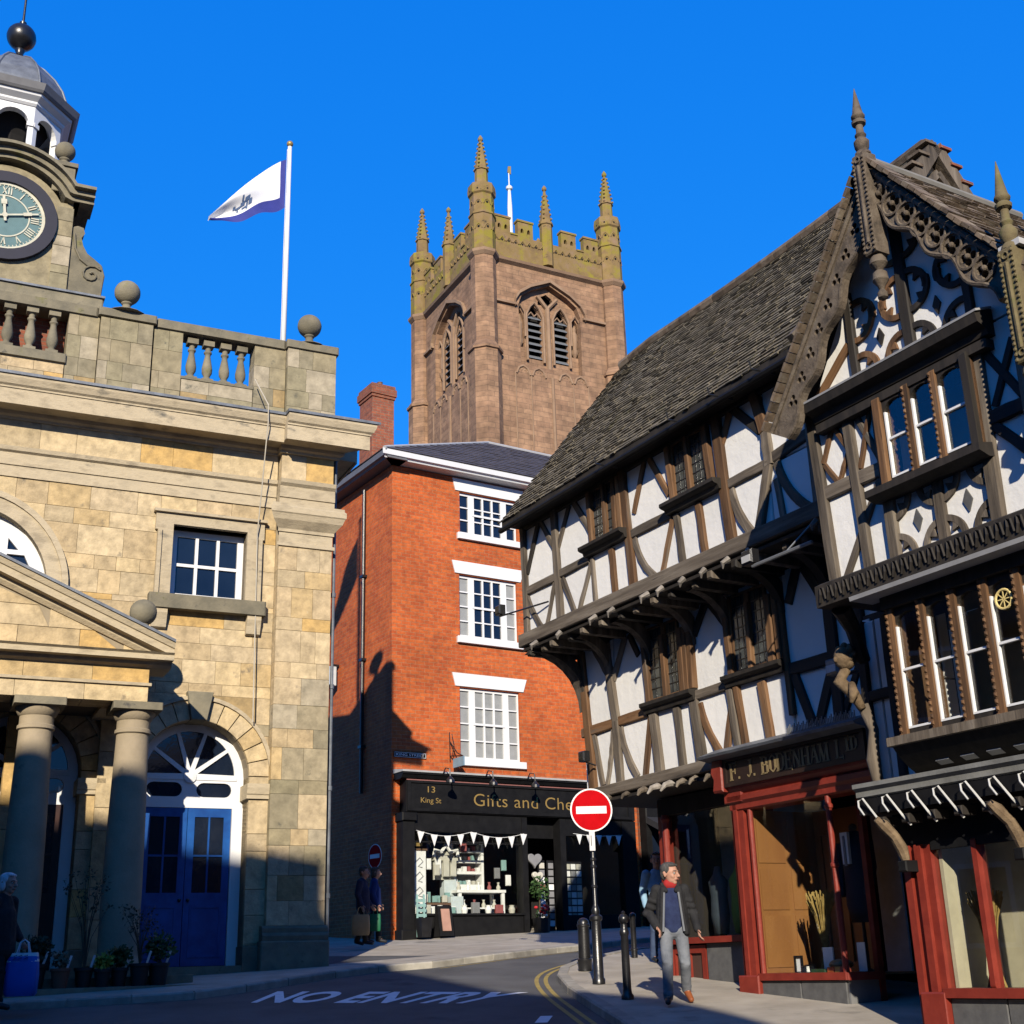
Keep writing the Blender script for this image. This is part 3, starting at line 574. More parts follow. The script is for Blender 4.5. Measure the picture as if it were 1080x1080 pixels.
for j, (a, b) in enumerate(((.0, .0),)):
    tz = lambda x: 4.66 + (AP - .22 - 4.66) * (1 - abs(x - UC) / 2.8)
    xs_ = [-9.0, -8.2, -7.4, -6.7, -6.0, -5.3, -4.6, -3.9, -3.4]
    for z0, z1 in ((4.66, 5.0), (5.0, 5.33), (5.33, 5.66)):
        hw0 = 2.8 * (1 - (z0 - 4.66) / 1.1); hw1 = max(.0, 2.8 * (1 - (z1 - 4.66) / 1.1)); x = UC - hw0; st = rnd.uniform(.5, .8)
        L = [-1e9]; q = UC - hw0 + .5
        while q < UC + hw0 - .4: L.append(q); q += rnd.uniform(.6, 1.0)
        L.append(1e9)
        for l, r_ in zip(L, L[1:]):
            pts = [(max(l + .003, UC - hw0), z0 + .003), (min(r_ - .003, UC + hw0), z0 + .003), (min(r_ - .003, UC + hw1), z1 - .003), (max(l + .003, UC - hw1), z1 - .003)]
            if pts[2][0] - pts[3][0] < .02: pts = [pts[0], pts[1], ((pts[0][0] if l > -1e8 else pts[1][0]), z1 - .003 if abs(pts[2][0] - pts[3][0]) < .3 else z0 + .2)]
            MB().prism(pts, -PD - .27 - rnd.uniform(0, .004), -PD + .2, .005).build('tympanum_stone', STONE, BC)
for sg in (-1, 1):
    def slope(prof, name, mat, T=0):
        m = MB(); n = len(prof); ang = math.atan2(AP - 4.66, XE)
        vs = []
        for t in (0, 1):
            x = UC + sg * XE * (1 - t); zb = 4.62 + (AP - 4.66) * t
            vs += [(x, y, zb + z) for y, z in prof]
        m.add(vs, [(i, (i + 1) % n, n + (i + 1) % n, n + i) for i in range(n)] + [tuple(range(n)), tuple(range(2 * n - 1, n - 1, -1))]); return m.build(name, mat, BC)
    slope([(-PD - .30, -.12), (-PD - .36, -.06), (-PD - .38, 0), (-PD - .53, 0), (-PD - .53, .11), (-PD - .56, .12), (-PD - .60, .2), (-PD + .2, .2), (-PD + .2, -.12)], 'raking_cornice', STONEM)
    slope([(-PD - .63, .205), (-PD - .63, .25), (.0, .26), (.0, .205)], 'porch_roof', LEAD)
ball(-3.5, -PD + .05, 4.98, .215, .13, .26); ball(-8.9, -PD + .05, 4.98, .215, .13, .26)
# clock turret
CT = thing
tw = 1.15
m = MB(); m.plate([(UC - tw, 11.6), (UC + tw, 11.6), (UC + tw, 13.5)] + arc(UC, 12.98, 1.06, 29, 151, 16) + [(UC - tw, 13.5)], [], 0, 2.4); m.build('clock_turret', STONEW, BC)
m = MB(); m.cbox(-8.02, -4.38, -.12, 2.5, 11.4, 11.6, .02); m.build('turret_base', STONEG, BC)
MB().box(-8.04, -4.36, -.16, 2.4, 11.6, 11.64).build('lead_flashing', LEAD, BC)
for z0, z1 in zip(lines(11.66, 13.4, .3), lines(11.66, 13.4, .3)[1:]):
    for sg in (-1, 1):
        a, b = sorted((UC + sg * .86, UC + sg * (tw + .02))); MB().cbox(a, b, -.035, .1, z0 + .003, z1 - .003, .006).build('turret_stone', STONEW, BC)
# curved hood over the clock
hp = []
hood = [(UC - 1.5, 13.5), (UC - 1.12, 13.5)] + arc(UC, 12.98, 1.14, 150, 30, 20) + [(UC + 1.12, 13.5), (UC + 1.5, 13.5)]
def offs(o): return [(UC - 1.5, 13.5 + o), (UC - 1.12 , 13.5 + o)] + arc(UC, 12.98, 1.14 + o, 150 - o * 10, 30 + o * 10, 20) + [(UC + 1.12, 13.5 + o), (UC + 1.5, 13.5 + o)]
m = MB()
for o0, o1, y in ((0, .09, -.14), (.09, .19, -.24), (.19, .25, -.36)): m.plate(offs(o0) + offs(o1)[::-1], [], y, .4)
m.build('clock_hood', STONEG, BC)
for sg in (-1, 1):
    m = MB()
    for o0, o1, y in ((0, .09, .1), (.09, .19, .2), (.19, .25, .34)):
        a, b = sorted((UC + sg * tw, UC + sg * (tw + y))); m.box(a, b, -.1, 2.4, 13.5 + o0, 13.5 + o1)
    m.build('turret_cornice', STONEG, BC)
    a, b = sorted((UC + sg * .74, UC + sg * 1.13)); MB().cbox(a, b, -.02, .5, 13.72, 14.27, .01).build('pedestal', STONEG, BC)
    MB().cbox(a - .04, b + .04, -.06, .55, 14.27, 14.36, .01).build('pedestal_cap', STONEG, BC)
    ball(UC + sg * .93, .25, 14.36, .19, .1, .17)
    # scroll bracket
    sp = [(1.17, 11.66), (1.78, 11.66), (1.80, 11.95), (1.82, 12.15), (1.76, 12.35), (1.62, 12.46), (1.48, 12.56), (1.38, 12.72), (1.34, 12.88), (1.40, 12.98), (1.37, 13.08), (1.27, 13.1), (1.17, 13.05)]
    MB().prism([(UC + sg * x, z) for x, z in (sp if sg > 0 else sp)][::sg], .02, .3, .02).build('scroll', STONEG, BC)
    m = MB(); m.tube([(UC + sg * (1.58 + .2 * (1 - t / 16) * math.cos(R(t * 33 + 40))), .0, 12.12 + .2 * (1 - t / 16) * math.sin(R(t * 33 + 40))) for t in range(15)] , .022, 6)
    m.tube([(UC + sg * x, .0, z) for x, z in ((1.22, 12.9), (1.26, 12.6), (1.36, 12.4), (1.5, 12.3), (1.7, 12.3))], .022, 6); m.build('volute', STONEG, BC)
# the clock
DIAL = flat('dial_blue', (.10, .19, .20), .6); RIMB = flat('clock_rim', (.014, .014, .03), .6); IVORY = flat('ivory_ring', (.58, .56, .44), .6)
CX, CZ = UC, 12.96
clk = MB().plate(arc(CX, CZ, .90, 0, 360, 40)[:-1], [arc(CX, CZ, .69, 0, 360, 40)[:-1]], -.1, .02).build('clock', RIMB, BC)
MB().prism(arc(CX, CZ, .7, 0, 360, 40)[:-1], -.04, .0).build('dial', DIAL, clk)
MB().plate(arc(CX, CZ, .69, 0, 360, 40)[:-1], [arc(CX, CZ, .635, 0, 360, 40)[:-1]], -.055, -.03).build('minute_ring', IVORY, clk)
MB().plate(arc(CX, CZ, .43, 0, 360, 40)[:-1], [arc(CX, CZ, .405, 0, 360, 40)[:-1]], -.052, -.03).build('inner_ring', IVORY, clk)
m = MB()
for k in range(60):
    a = R(k * 6); c, s_ = math.sin(a), math.cos(a); m.beam((CX + c * .60, -.05, CZ + s_ * .60), (CX + c * .64, -.05, CZ + s_ * .64), .014, .01)
m.build('minute_marks', IVORY, clk)
NUM = ['XII', 'I', 'II', 'III', 'IIII', 'V', 'VI', 'VII', 'VIII', 'IX', 'X', 'XI']
for k, t in enumerate(NUM):
    a = R(k * 30); m = MB(); wd = {'I': .045, 'V': .09, 'X': .09}; tot = sum(wd[c] for c in t); x = -tot / 2
    def P(px, pr): return (CX + math.sin(a) * pr + math.cos(a) * px, -.052, CZ + math.cos(a) * pr - math.sin(a) * px)
    for c in t:
        w_ = wd[c]
        if c == 'I': m.beam(P(x + w_ / 2, .445), P(x + w_ / 2, .585), .022, .012)
        if c == 'V': m.beam(P(x + w_ / 2, .445), P(x + .012, .585), .022, .012); m.beam(P(x + w_ / 2, .445), P(x + w_ - .012, .585), .012, .012)
        if c == 'X': m.beam(P(x + .012, .445), P(x + w_ - .012, .585), .012, .012); m.beam(P(x + w_ - .012, .445), P(x + .012, .585), .022, .012)
        x += w_
    m.build('numeral', IVORY, clk)
def hand(ang, L, w_):
    a = R(ang); c, s_ = math.sin(a), math.cos(a); m = MB(); m.beam((CX - c * .12, -.08, CZ - s_ * .12), (CX + c * L, -.08, CZ + s_ * L), w_, .012); m.beam((CX + c * L * .55, -.085, CZ + s_ * L * .55), (CX + c * L * .8, -.085, CZ + s_ * L * .8), w_ * 2.2, .012); m.build('clock_hand', IVORY, clk)
hand(76, .58, .03); hand(352, .40, .045)
MB().lathe([(.05, 0), (.05, .03)], n=12).build('hand_boss', IVORY, clk, loc=(CX, -.06, CZ)).rotation_euler = (R(90), 0, 0)
# octagonal cupola
cu = (UC - .05, 1.3, 0); O8 = R(22.5)
MB().lathe([(1.12, 13.2), (1.12, 13.85), (1.0, 13.86), (1.0, 13.95)], cu, 8, O8).build('cupola_base', STONEG, BC)
Rc = .98; ap = Rc * math.cos(O8); hw = Rc * math.sin(O8)
cupola = MB().lathe([(1.0, 15.70), (1.04, 15.74), (1.04, 15.78), (1.16, 15.85), (1.18, 15.9)], cu, 8, O8).build('cupola_frieze', WHITE, BC)
MB().lathe([(1.22, 15.9), (1.26, 15.94), (1.30, 16.02), (1.32, 16.06), (1.0, 16.14)], cu, 8, O8).build('cupola_cornice', flat('cornice_grey', (.2, .2, .21), .6), BC)
for k in range(8):
    a = R(45 * k); n_ = Vector((math.cos(a), math.sin(a), 0)); t_ = Vector((-math.sin(a), math.cos(a), 0)); c_ = Vector(cu)
    def T(v): p = c_ + n_ * (ap - v[1]) + t_ * v[0]; return (p.x, p.y, v[2])
    w2 = hw - .10
    MB().plate([(-hw, 13.9), (-w2, 13.9), (-w2, 15.3)] + arc(0, 15.32, w2, 180, 0, 12) + [(w2, 15.3), (w2, 13.9), (hw, 13.9), (hw, 15.74), (-hw, 15.74)], [], 0, .14, T).build('cupola_arch', WHITE, BC)
    m = MB()
    for s_ in (-1, 1): m.plate(rect(*sorted((s_ * (w2 - .025), s_ * hw)), 15.25, 15.34), [], -.03, .1, T)
    m.build('impost', WHITE, BC)
MB().lathe([(.7, 13.9), (.7, 14.0), (.3, 14.05), (.3, 14.6), (.5, 15.3), (.7, 15.7)], cu, 12).build('cupola_inside', DARKIN, BC)
dm = [(1.06, 16.08), (1.03, 16.3), (.93, 16.58), (.76, 16.85), (.53, 17.1), (.27, 17.28), (.12, 17.35)]
MB().lathe(dm, cu, 8, O8).build('cupola_dome', LEAD, BC)
for k in range(8):
    a = R(22.5 + 45 * k); MB().tube([(cu[0] + r_ * math.cos(a) * 1.0, cu[1] + r_ * math.sin(a), z) for r_, z in dm], .025, 6).build('dome_rib', LEAD, BC)
MB().lathe([(.16, 17.34), (.1, 17.4), (.07, 17.5), (.1, 17.58), (.07, 17.62)] + [(max(.03, .285 * math.cos(R(q))), 17.9 + .285 * math.sin(R(q))) for q in range(-75, 80, 15)] + [(.06, 18.2), (.07, 18.26), (.025, 18.3), (.02, 19.6)], cu, 18).build('ball_finial', BLACKI, BC, 'auto')
MB().prism([(-.9, 18.7), (-.3, 18.75), (-.02, 18.72), (-.02, 18.86), (-.3, 18.9), (-.6, 19.1), (-.95, 18.95)], -.01, .01).build('weather_vane', GILT, BC, loc=(cu[0], cu[1], .2))
MB().lathe([(.03, 0), (.03, 9.2)], n=10).build('drainpipe', LEAD, BC, loc=(.10, -.05, -.05))
for z in (1.1, 2.9, 4.7, 6.4): MB().lathe([(.045, 0), (.045, .08)], n=10).build('pipe_bracket', LEAD, BC, loc=(.10, -.05, z))
MB().tube([(-1.58, -.3, 10.4), (-1.42, -.75, 9.72), (-1.4, -.7, 9.4), (-1.38, -.14, 7.4), (-1.34, -.2, 4.0)], .012, 5).build('rope', flat('rope', (.5, .45, .36), .8), BC)
# ---------------------------------------------------------------- the red brick house with the gift shop
BK_ = 1.16
BFF = Face((-3.20, 32.32, 2.453), 57, BK_)
_before = set(COL.objects)
BB = thing('brick_house', 'tall orange-red brick house with white sash windows above a black gift shop front', 'building', BFF.loc, BFF.rot)
WN = [(1.80, 3.42, 9.2, 10.25, 3), (1.76, 3.36, 6.68, 8.18, 4), (1.73, 3.34, 3.88, 5.5, 4)]
MB().plate([(.3, 0), (.3, -.5), (0, -.5), (0, 10.6), (6.6, 10.6), (6.6, -.5), (6.2, -.5), (6.2, 3.45), (.3, 3.45)], [rect(*w[:4]) for w in WN], 0, .3).build('wall', BRICK, BB)
m = MB(); m.box(0.0, .3, .3, 9, -.5, 10.6); m.box(6.3, 6.6, .3, 9, -.5, 10.6); m.box(.3, 6.3, 8.7, 9, -.5, 10.6); m.box(.3, 6.3, .3, 8.7, 3.5, 3.6); m.build('side_wall', BRICK, BB)
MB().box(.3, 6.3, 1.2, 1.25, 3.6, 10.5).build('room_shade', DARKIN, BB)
NET = flat('net_curtain', (.30, .31, .31), .6)
for k, (x0, x1, z0, z1, nz) in enumerate(WN):
    MB().prism([(x0 - .12, z1 + .02), (x1 + .10, z1 + .02), (x1 + .2, z1 + .32), (x0 - .2, z1 + .32)], -.03, .1).build('window_lintel', WHITE, BB)
    MB().cbox(x0 - .09, x1 + .1, -.09, .2, z0 - .15, z0 + .0, .01).build('window_sill', WHITE, BB)
    H = []; sw = .27; mw = .11; fz = .05; cw = x1 - x0 - 2 * (sw + mw) - .06
    zz = [z0 + fz + (z1 - z0 - 2 * fz) * i / nz for i in range(nz + 1)]
    for i in range(nz):
        a, b = zz[i] + .015, zz[i + 1] - .015
        H.append(rect(x0 + .04, x0 + sw, a, b)); H.append(rect(x1 - sw, x1 - .04, a, b))
        for j in range(3): H.append(rect(x0 + sw + mw + .04 + j * cw / 3 + .015, x0 + sw + mw + .02 + (j + 1) * cw / 3 - .01, a, b))
    w = MB().plate(rect(x0, x1, z0, z1), H, .06, .13).build('window', WHITE, BB)
    MB().box(x0 + sw + mw, x1 - sw - mw, .045, .062, (z0 + z1) / 2 - .025, (z0 + z1) / 2 + .025).build('meeting_rail', WHITE, w)
    for q, h in enumerate(H):
        mt = NAVYGL if k == 0 or (k == 1 and q % 5 > 1) else NET
        MB().prism([(x - .003 if x == min(p[0] for p in h) else x + .003, z) for x, z in h], .1, .105).build('pane', mt, w)
# eaves, roof, chimney
m = MB(); m.sweep([(-.32, 10.62), (-.34, 10.66), (-.40, 10.68), (-.42, 10.80), (.2, 10.80), (.2, 10.62)], -.05, 6.7, 1, 0); m.build('eaves_gutter', WHITE, BB)
m = MB(); m.add([(y + .05 - .05, t, z) for t in (-.37, 9.2) for y, z in ((-.30, 10.62), (-.33, 10.66), (-.39, 10.68), (-.41, 10.796), (.2, 10.796), (.2, 10.62))], [(i, (i + 1) % 6, 6 + (i + 1) % 6, 6 + i) for i in range(6)] + [tuple(range(6)), tuple(range(11, 5, -1))]); m.build('eaves_gutter', flat('gutter_grey', (.16, .16, .17), .5), BB)  # side run of the gutter is greyer than the front run
E0, E1 = (4.5, 3.0, 13.15), (8.5, 3.0, 13.15); A0 = (-.42, -.42, 10.81); B0 = (6.9, -.42, 10.81); C0 = (6.9, 9.2, 10.81); D0 = (-.42, 9.2, 10.81)
roof = MB().add([A0, B0, C0, D0, E0, E1], [(0, 1, 5, 4), (1, 2, 5), (2, 3, 4, 5), (3, 0, 4), (3, 2, 1, 0)]).build('roof', SLATE, BB)
# slate courses on the front and side slopes, joined: each row a thin lapped strip
def slates(A, B, P, Q, rows, wslate, name, parent, mat, up=(0, 0, 1)):
    m = MB(); A, B, P, Q = map(Vector, (A, B, P, Q)); nrm = (B - A).cross(P - A).normalized()
    if nrm.z < 0: nrm = -nrm
    for r_ in range(rows):
        l0, r0 = A.lerp(P, r_ / rows), B.lerp(Q, r_ / rows); l1, r1 = A.lerp(P, min(1, (r_ + 1.25) / rows)), B.lerp(Q, min(1, (r_ + 1.25) / rows))
        L = (r0 - l0).length
        if L < .1: continue
        n = max(1, int(L / wslate)); sh = .5 * (r_ % 2) / n
        for i in range(n):
            a, b = i / n, (i + 1) / n; j = rnd.uniform(0, .012); g = .004 / L
            p = [l0.lerp(r0, a + g) + nrm * (.02 + j), l0.lerp(r0, b - g) + nrm * (.02 + j), l1.lerp(r1, b - g) + nrm * .004, l1.lerp(r1, a + g) + nrm * .004]
            q = [p[0] - nrm * .015, p[1] - nrm * .015]
            m.add(p + q, [(0, 1, 2, 3), (4, 5, 1, 0)])
    return tag(m.build(name, mat, parent, fix=False), None, kind='stuff')
slates(A0, B0, E0, E1, 16, .3, 'slate', BB, SLATE)
slates(D0, A0, E0, E0, 16, .3, 'slate', BB, SLATE)
m = MB(); m.tube([A0, E0], .05, 6); m.tube([E0, E1], .055, 6); m.build('ridge_flashing', flat('pale_lead', (.42, .42, .42), .6), BB)
ch = MB(); ch.box(1.0, 1.64, 3.1, 3.85, 9.5, 13.85).build('chimney', BRICKD, BB)
ch = BB.children[-1]
for k, (o, z) in enumerate(((.03, 13.85), (.06, 13.93), (.03, 14.13))): MB().box(1.0 - o, 1.64 + o, 3.1 - o, 3.85 + o, z, z + (.2 if k == 1 else .1)).build('brick_course', BRICKD, ch)
for y in (3.3, 3.75): MB().lathe([(.09, 14.2), (.08, 14.3), (.07, 14.36), (.08, 14.38)], (1.32, y, 0), 12).build('chimney_pot', flat('clay_pot', (.16, .09, .06)), ch)
MB().lathe([(.045, 0), (.045, 7.2)], n=10).build('drainpipe', BLACKI, BB, loc=(-.06, 1.35, 3.2))
for z in (4.2, 6.2, 8.2): MB().box(-.12, .0, 1.27, 1.43, z, z + .06).build('pipe_bracket', BLACKI, BB)
# street name plate
sg_ = MB().plate(rect(.05, .84, 3.82, 3.94), [], -.03, .0).build('street_sign', BLACKP, None); sg_.parent = None
sgn = thing('street_sign', 'small black KING STREET nameplate with white letters on the brick wall', 'sign', BFF.W(.45, 0, 3.88), BFF.rot)
sg_.name = 'plate'; sg_.parent = sgn; sg_.location = (-.45, 0, -3.88)
b_ = MB().plate(rect(.06, .83, 3.828, 3.932), [rect(.068, .822, 3.836, 3.924)], -.034, -.028).build('border', WHITE, sgn, loc=(-.45, 0, -3.88))
text_on('KING STREET', .10, .79, 3.855, .055, -.033, 'lettering', WHITE, sgn, .01).location = (-.45, 0, -3.88)
# hanging sign on an iron bracket
hsn = thing('hanging_sign', 'small blue-grey sign board hanging from a scrolled iron bracket', 'sign', BFF.W(1.45, 0, 3.9), BFF.rot)
m = MB(); m.tube([(0, 0, .55), (0, -.02, -.1)], .012, 6); m.tube([(0, 0, .35), (.02, -.3, .05), (.02, -.55, -.05)], .012, 6); m.tube([(0, -.01, .02), (.02, -.55, -.05)], .014, 6); m.tube([(0, -.12, .02), (0, -.2, .25), (0, -.1, .5)], .008, 5); m.build('bracket', BLACKI, hsn)
MB().box(.0, .03, -.6, -.14, -.26, -.06).build('board', flat('blue_grey_board', (.20, .32, .42), .4), hsn)
# shopfront
SF = thing
BK = BLACKP
m = MB(); m.plate([(.12, -.1), (.40, -.1), (.40, 2.62), (.12, 2.62)], [], -.3, .0); m.build('shop_pilaster', BK, BB)
MB().cbox(.08, .44, -.34, -.02, -.1, .25, .02).build('pilaster_base', BK, BB); MB().cbox(.08, .44, -.36, -.02, 2.45, 2.62, .02).build('pilaster_cap', BK, BB)
MB().cbox(3.12, 3.26, -.28, 0, -.1, 2.62, .01).build('shop_mullion', BK, BB)
MB().cbox(4.15, 4.3, -.28, 0, -.1, 2.62, .01).build('shop_mullion', BK, BB); MB().cbox(5.9, 6.3, -.3, 0, -.1, 2.62, .01).build('shop_pilaster', BK, BB)
fas = MB().plate(rect(.2, 6.3, 2.64, 3.32), [], -.3, 0).build('shop_fascia', BK, BB)
m = MB(); m.plate(rect(.22, 6.2, 2.66, 3.30), [rect(.30, 6.1, 2.72, 3.25)], -.33, -.29); m.build('fascia_frame', BK, fas)
MB().sweep([(-.30, 3.32), (-.36, 3.34), (-.42, 3.42), (-.44, 3.42), (-.44, 3.46), (0, 3.46), (0, 3.32)], .05, 6.35).build('shop_cornice', BK, BB)
MB().sweep([(-.46, 3.46), (-.46, 3.50), (.0, 3.56), (0, 3.46)], .03, 6.37).build('lead_capping', flat('pale_lead2', (.4, .4, .4), .6), BB)
MB().sweep([(-.305, 3.30), (-.33, 3.30), (-.33, 3.32), (-.305, 3.32)], .2, 6.2).build('pink_trim', flat('faded_pink', (.28, .12, .11)), BB)
text_on('Gifts and Che', 1.87, 4.50, 2.82, .27, -.306, 'lettering', GILT, fas, -.006, spacing=1.05)
text_on('13', .72, .90, 3.06, .13, -.306, 'lettering', GILT, fas); text_on('King St', .55, 1.05, 2.84, .11, -.306, 'lettering', GILT, fas)
for x in (1.02, 2.1, 3.2):
    L_ = thing('fascia_lamp', 'black swan-neck lamp over the gift shop lettering, ' + {1.02: 'above King St', 2.1: 'above the word Gifts', 3.2: 'above the word and'}[x], 'lamp', BFF.W(x, .44, 3.44), BFF.rot, 'lamps over the shop fascia')
    MB().tube([(0, .0, 0), (0, -.12, .12), (0, -.3, .08), (0, -.32, -.1)], .014, 6).build('arm', BLACKI, L_); MB().lathe([(.10, -.22), (.09, -.16), (.04, -.1), (.03, -.08)], (0, -.32, 0), 14).build('lamp_shade', BLACKI, L_); MB().sphere((0, -.32, -.2), .035, 10, 8).build('bulb', flat('bulb_glass', (.8, .8, .78), .2), L_)
MB().cbox(.40, 3.12, -.25, .1, -.1, .53, .01).build('stall_riser', BK, BB)
MB().box(.38, 3.14, -.3, .0, .53, .57).build('shop_sill', BK, BB); MB().box(.4, 3.12, -.26, -.1, 2.25, 2.64).build('shop_head', BK, BB)
MB().box(.40, 3.12, -.2, -.194, .57, 2.25).build('shop_pane', GLASS, BB)
MB().box(.40, 3.12, -.22, -.18, 2.02, 2.05).build('transom_bar', BK, BB)
MB().cbox(4.3, 5.9, -.25, .1, -.1, .53, .01).build('stall_riser', BK, BB); MB().box(4.3, 5.9, -.26, -.1, 2.25, 2.64).build('shop_head', BK, BB); MB().box(4.3, 5.9, -.2, -.194, .53, 2.25).build('shop_pane', GLASS, BB)
MB().box(3.26, 4.15, .0, .1, 2.2, 2.64).build('door_head', BK, BB)
# inside of the shop
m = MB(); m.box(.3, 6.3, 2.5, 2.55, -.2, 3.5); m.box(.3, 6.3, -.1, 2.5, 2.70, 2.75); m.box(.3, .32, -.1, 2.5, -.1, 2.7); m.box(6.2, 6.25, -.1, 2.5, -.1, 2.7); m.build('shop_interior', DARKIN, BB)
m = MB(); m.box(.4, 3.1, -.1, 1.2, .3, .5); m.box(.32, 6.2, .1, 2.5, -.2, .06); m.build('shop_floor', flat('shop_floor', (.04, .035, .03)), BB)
def at(x, d, z): return BFF.W(x, d, z)
def lk(name, label, cat, x, d, z, grp=None): return thing(name, label, cat, at(x, d, z), BFF.rot, grp)
bt = thing('bunting', 'string of white triangular flags hung across the gift shop window', 'bunting', at(.45, .28, 2.36), BFF.rot)
P0 = [(2.72 * i / 36, -.0, -.10 - .10 * abs(math.sin(math.pi * i / 18))) for i in range(37)]
MB().tube(P0, .006, 4).build('cord', WHITE, bt)
for k in range(9):
    x = .02 + k * .325; z = -.10 - .10 * abs(math.sin(math.pi * (x + .08) / 1.36)); t = rnd.uniform(-.03, .03)
    MB().prism([(x, z - .0), (x + .17, z + t * .3), (x + .085 + t, z - .24)], rnd.uniform(-.02, -.008), -.004).build('flag', WHITE, bt)
WS = flat('shop_white', (.98, .98, .95), .5); GREYP = flat('sketch_grey', (.25, .25, .26)); TEAL = flat('teal', (.25, .42, .40)); CARD = flat('card', (.6, .58, .5)); PINK = flat('dusty_red', (.35, .10, .10)); BROWNW = flat('brown_wood', (.16, .09, .05))
t = lk('banner', 'tall white banner with small grey sketches at the left of the gift shop window', 'banner', .66, -.0, .52)
MB().box(-.17, .17, 0, .02, .08, 1.35).build('cloth', WS, t)
m = MB()
for z, s_ in ((1.1, .1), (.8, .11), (.5, .1)): m.tube([(-.1, -.004, z), (.02, -.004, z + s_), (.1, -.004, z + .02), (-.02, -.004, z - .08), (.08, -.004, z - .1)], .012, 4)
m.build('sketch', GREYP, t); MB().box(-.2, .2, -.02, .03, 1.35, 1.39).build('rail', BROWNW, t)
t = lk('gilt_sign', 'little yellow sign above the white banner', 'sign', .62, -.0, 1.96); MB().box(-.13, .13, 0, .02, 0, .07).build('board', GILT, t)
t = lk('shelf_unit', 'white open shelf unit crowded with small goods in the gift shop window', 'shelf', 2.13, -.45, 1.13)
m = MB(); m.plate(rect(-.42, .42, -.05, 1.0), [rect(-.36, .36, .08, .30), rect(-.36, .36, .36, .54), rect(-.36, .36, .60, .76), rect(-.36, .36, .80, .95)], 0, .28); m.build('frame', WS, t); MB().box(-.4, .4, .28, .3, 0, .98).build('back', GREYP, t)
for j, z in enumerate((.08, .36, .60, .80)):
    for i in range(6): MB().cbox(-.33 + i * .115, -.33 + i * .115 + rnd.uniform(.06, .09), .01, .12, z, z + rnd.uniform(.06, .13), .004).build('goods', rnd.choice([WS, CARD, PINK, WS, TEAL, GREYP]), t)
t = lk('display_table', 'white painted display table under the shelf unit in the gift shop window', 'table', 2.30, -.12, .52)
MB().cbox(-.62, .62, 0, .55, .50, .56, .01).build('table_top', WS, t)
for x in (-.58, .52): 
    for y in (.02, .48): MB().cbox(x, x + .07, y, y + .06, 0, .5, .008).build('leg', WS, t)
MB().cbox(-.55, .55, .02, .5, .16, .19, .005).build('shelf', WS, t)
for i in range(9):
    o = MB().lathe([(.04, 0), (.05, .06), (.02, .12), (.035, .17)], n=10).build('ornament', rnd.choice([WS, WS, CARD, PINK]), None); tag(o, (['leftmost small ornament on the top of the white display table', 'leftmost small ornament on the lower shelf of the white display table', 'second small ornament from the left on the white table top', 'second small ornament on the lower shelf of the white table', 'middle small ornament on the white table top', 'third small ornament on the lower shelf of the white table', 'second small ornament from the right on the white table top', 'rightmost small ornament on the lower shelf of the white table', 'rightmost small ornament on the white table top'][i]), 'ornament', 'ornaments on the display table'); o.location = at(1.78 + i * .13, -.25 - .02 * (i % 3), 1.08 if i % 2 == 0 else .71); o.rotation_euler.z = BFF.rot
t = lk('ornate_shelf', 'scroll-topped white wall shelf with hanging fabrics in the gift shop window', 'shelf', 1.50, -.3, 1.0)
m = MB(); m.tube([(-.3, 0, .78), (-.28, 0, .92), (-.12, 0, .88), (0, 0, 1.02), (.12, 0, .88), (.28, 0, .92), (.3, 0, .78)], .045, 6); m.build('scroll_top', WS, t)
m = MB(); m.box(-.3, .3, 0, .2, .7, .76); m.box(-.26, .26, .1, .13, .3, .9); m.build('frame', CARD, t)
for x in (-.2, 0, .18): MB().cbox(x - .07, x + .07, -.02, .04, .36 + rnd.uniform(0, .1), .72, .01).build('fabric', rnd.choice([WS, CARD, PINK]), t)
t = lk('goods_table', 'low brown table of cards and pots at the left of the gift shop window', 'table', 1.08, -.12, .5)
MB().cbox(-.5, .5, 0, .5, .26, .31, .01).build('table_top', BROWNW, t)
for x in (-.45, .4): MB().box(x, x + .05, .02, .07, 0, .26).build('leg', BROWNW, t)
for i in range(8):
    o = MB().cbox(-.06, .06, 0, .05, 0, rnd.uniform(.12, .24), .006).build('gift_card', rnd.choice([WS, WS, CARD, TEAL]), None); tag(o, ['first', 'second', 'third', 'fourth', 'fifth', 'sixth', 'seventh', 'eighth'][i] + ' pale gift from the left propped up on the low brown table', 'gift', 'gifts on the low table'); o.location = at(.68 + i * .12, -.18 - .1 * (i % 2), .82); o.rotation_euler.z = BFF.rot
for i in range(3):
    o = MB().cbox(-.11, .11, 0, .03, 0, .2, .008).build('gift_card', rnd.choice([WS, TEAL]), None); tag(o, ['left', 'middle', 'right'][i] + ' card of three leaning below the low brown table', 'gift', 'cards in front of the low table'); o.location = at(.95 + i * .26, -.02, .53); o.rotation_euler.z = BFF.rot
for i, z in enumerate((.52, .96)):
    o = MB().cbox(-.15, .15, 0, .2, 0, .42, .01).build('gift_box', flat('pale_box%d' % i, (.62, .70, .72)), None); tag(o, ('lower' if i == 0 else 'upper') + ' of two tall pale blue boxes stacked beside the white shelf unit', 'box'); o.location = at(1.66, -.1 - .3 * i, z); o.rotation_euler.z = BFF.rot
HANG = ['hanging bag', 'hanging apron', 'hanging lantern', 'hanging towel', 'hanging sign', 'hanging basket']
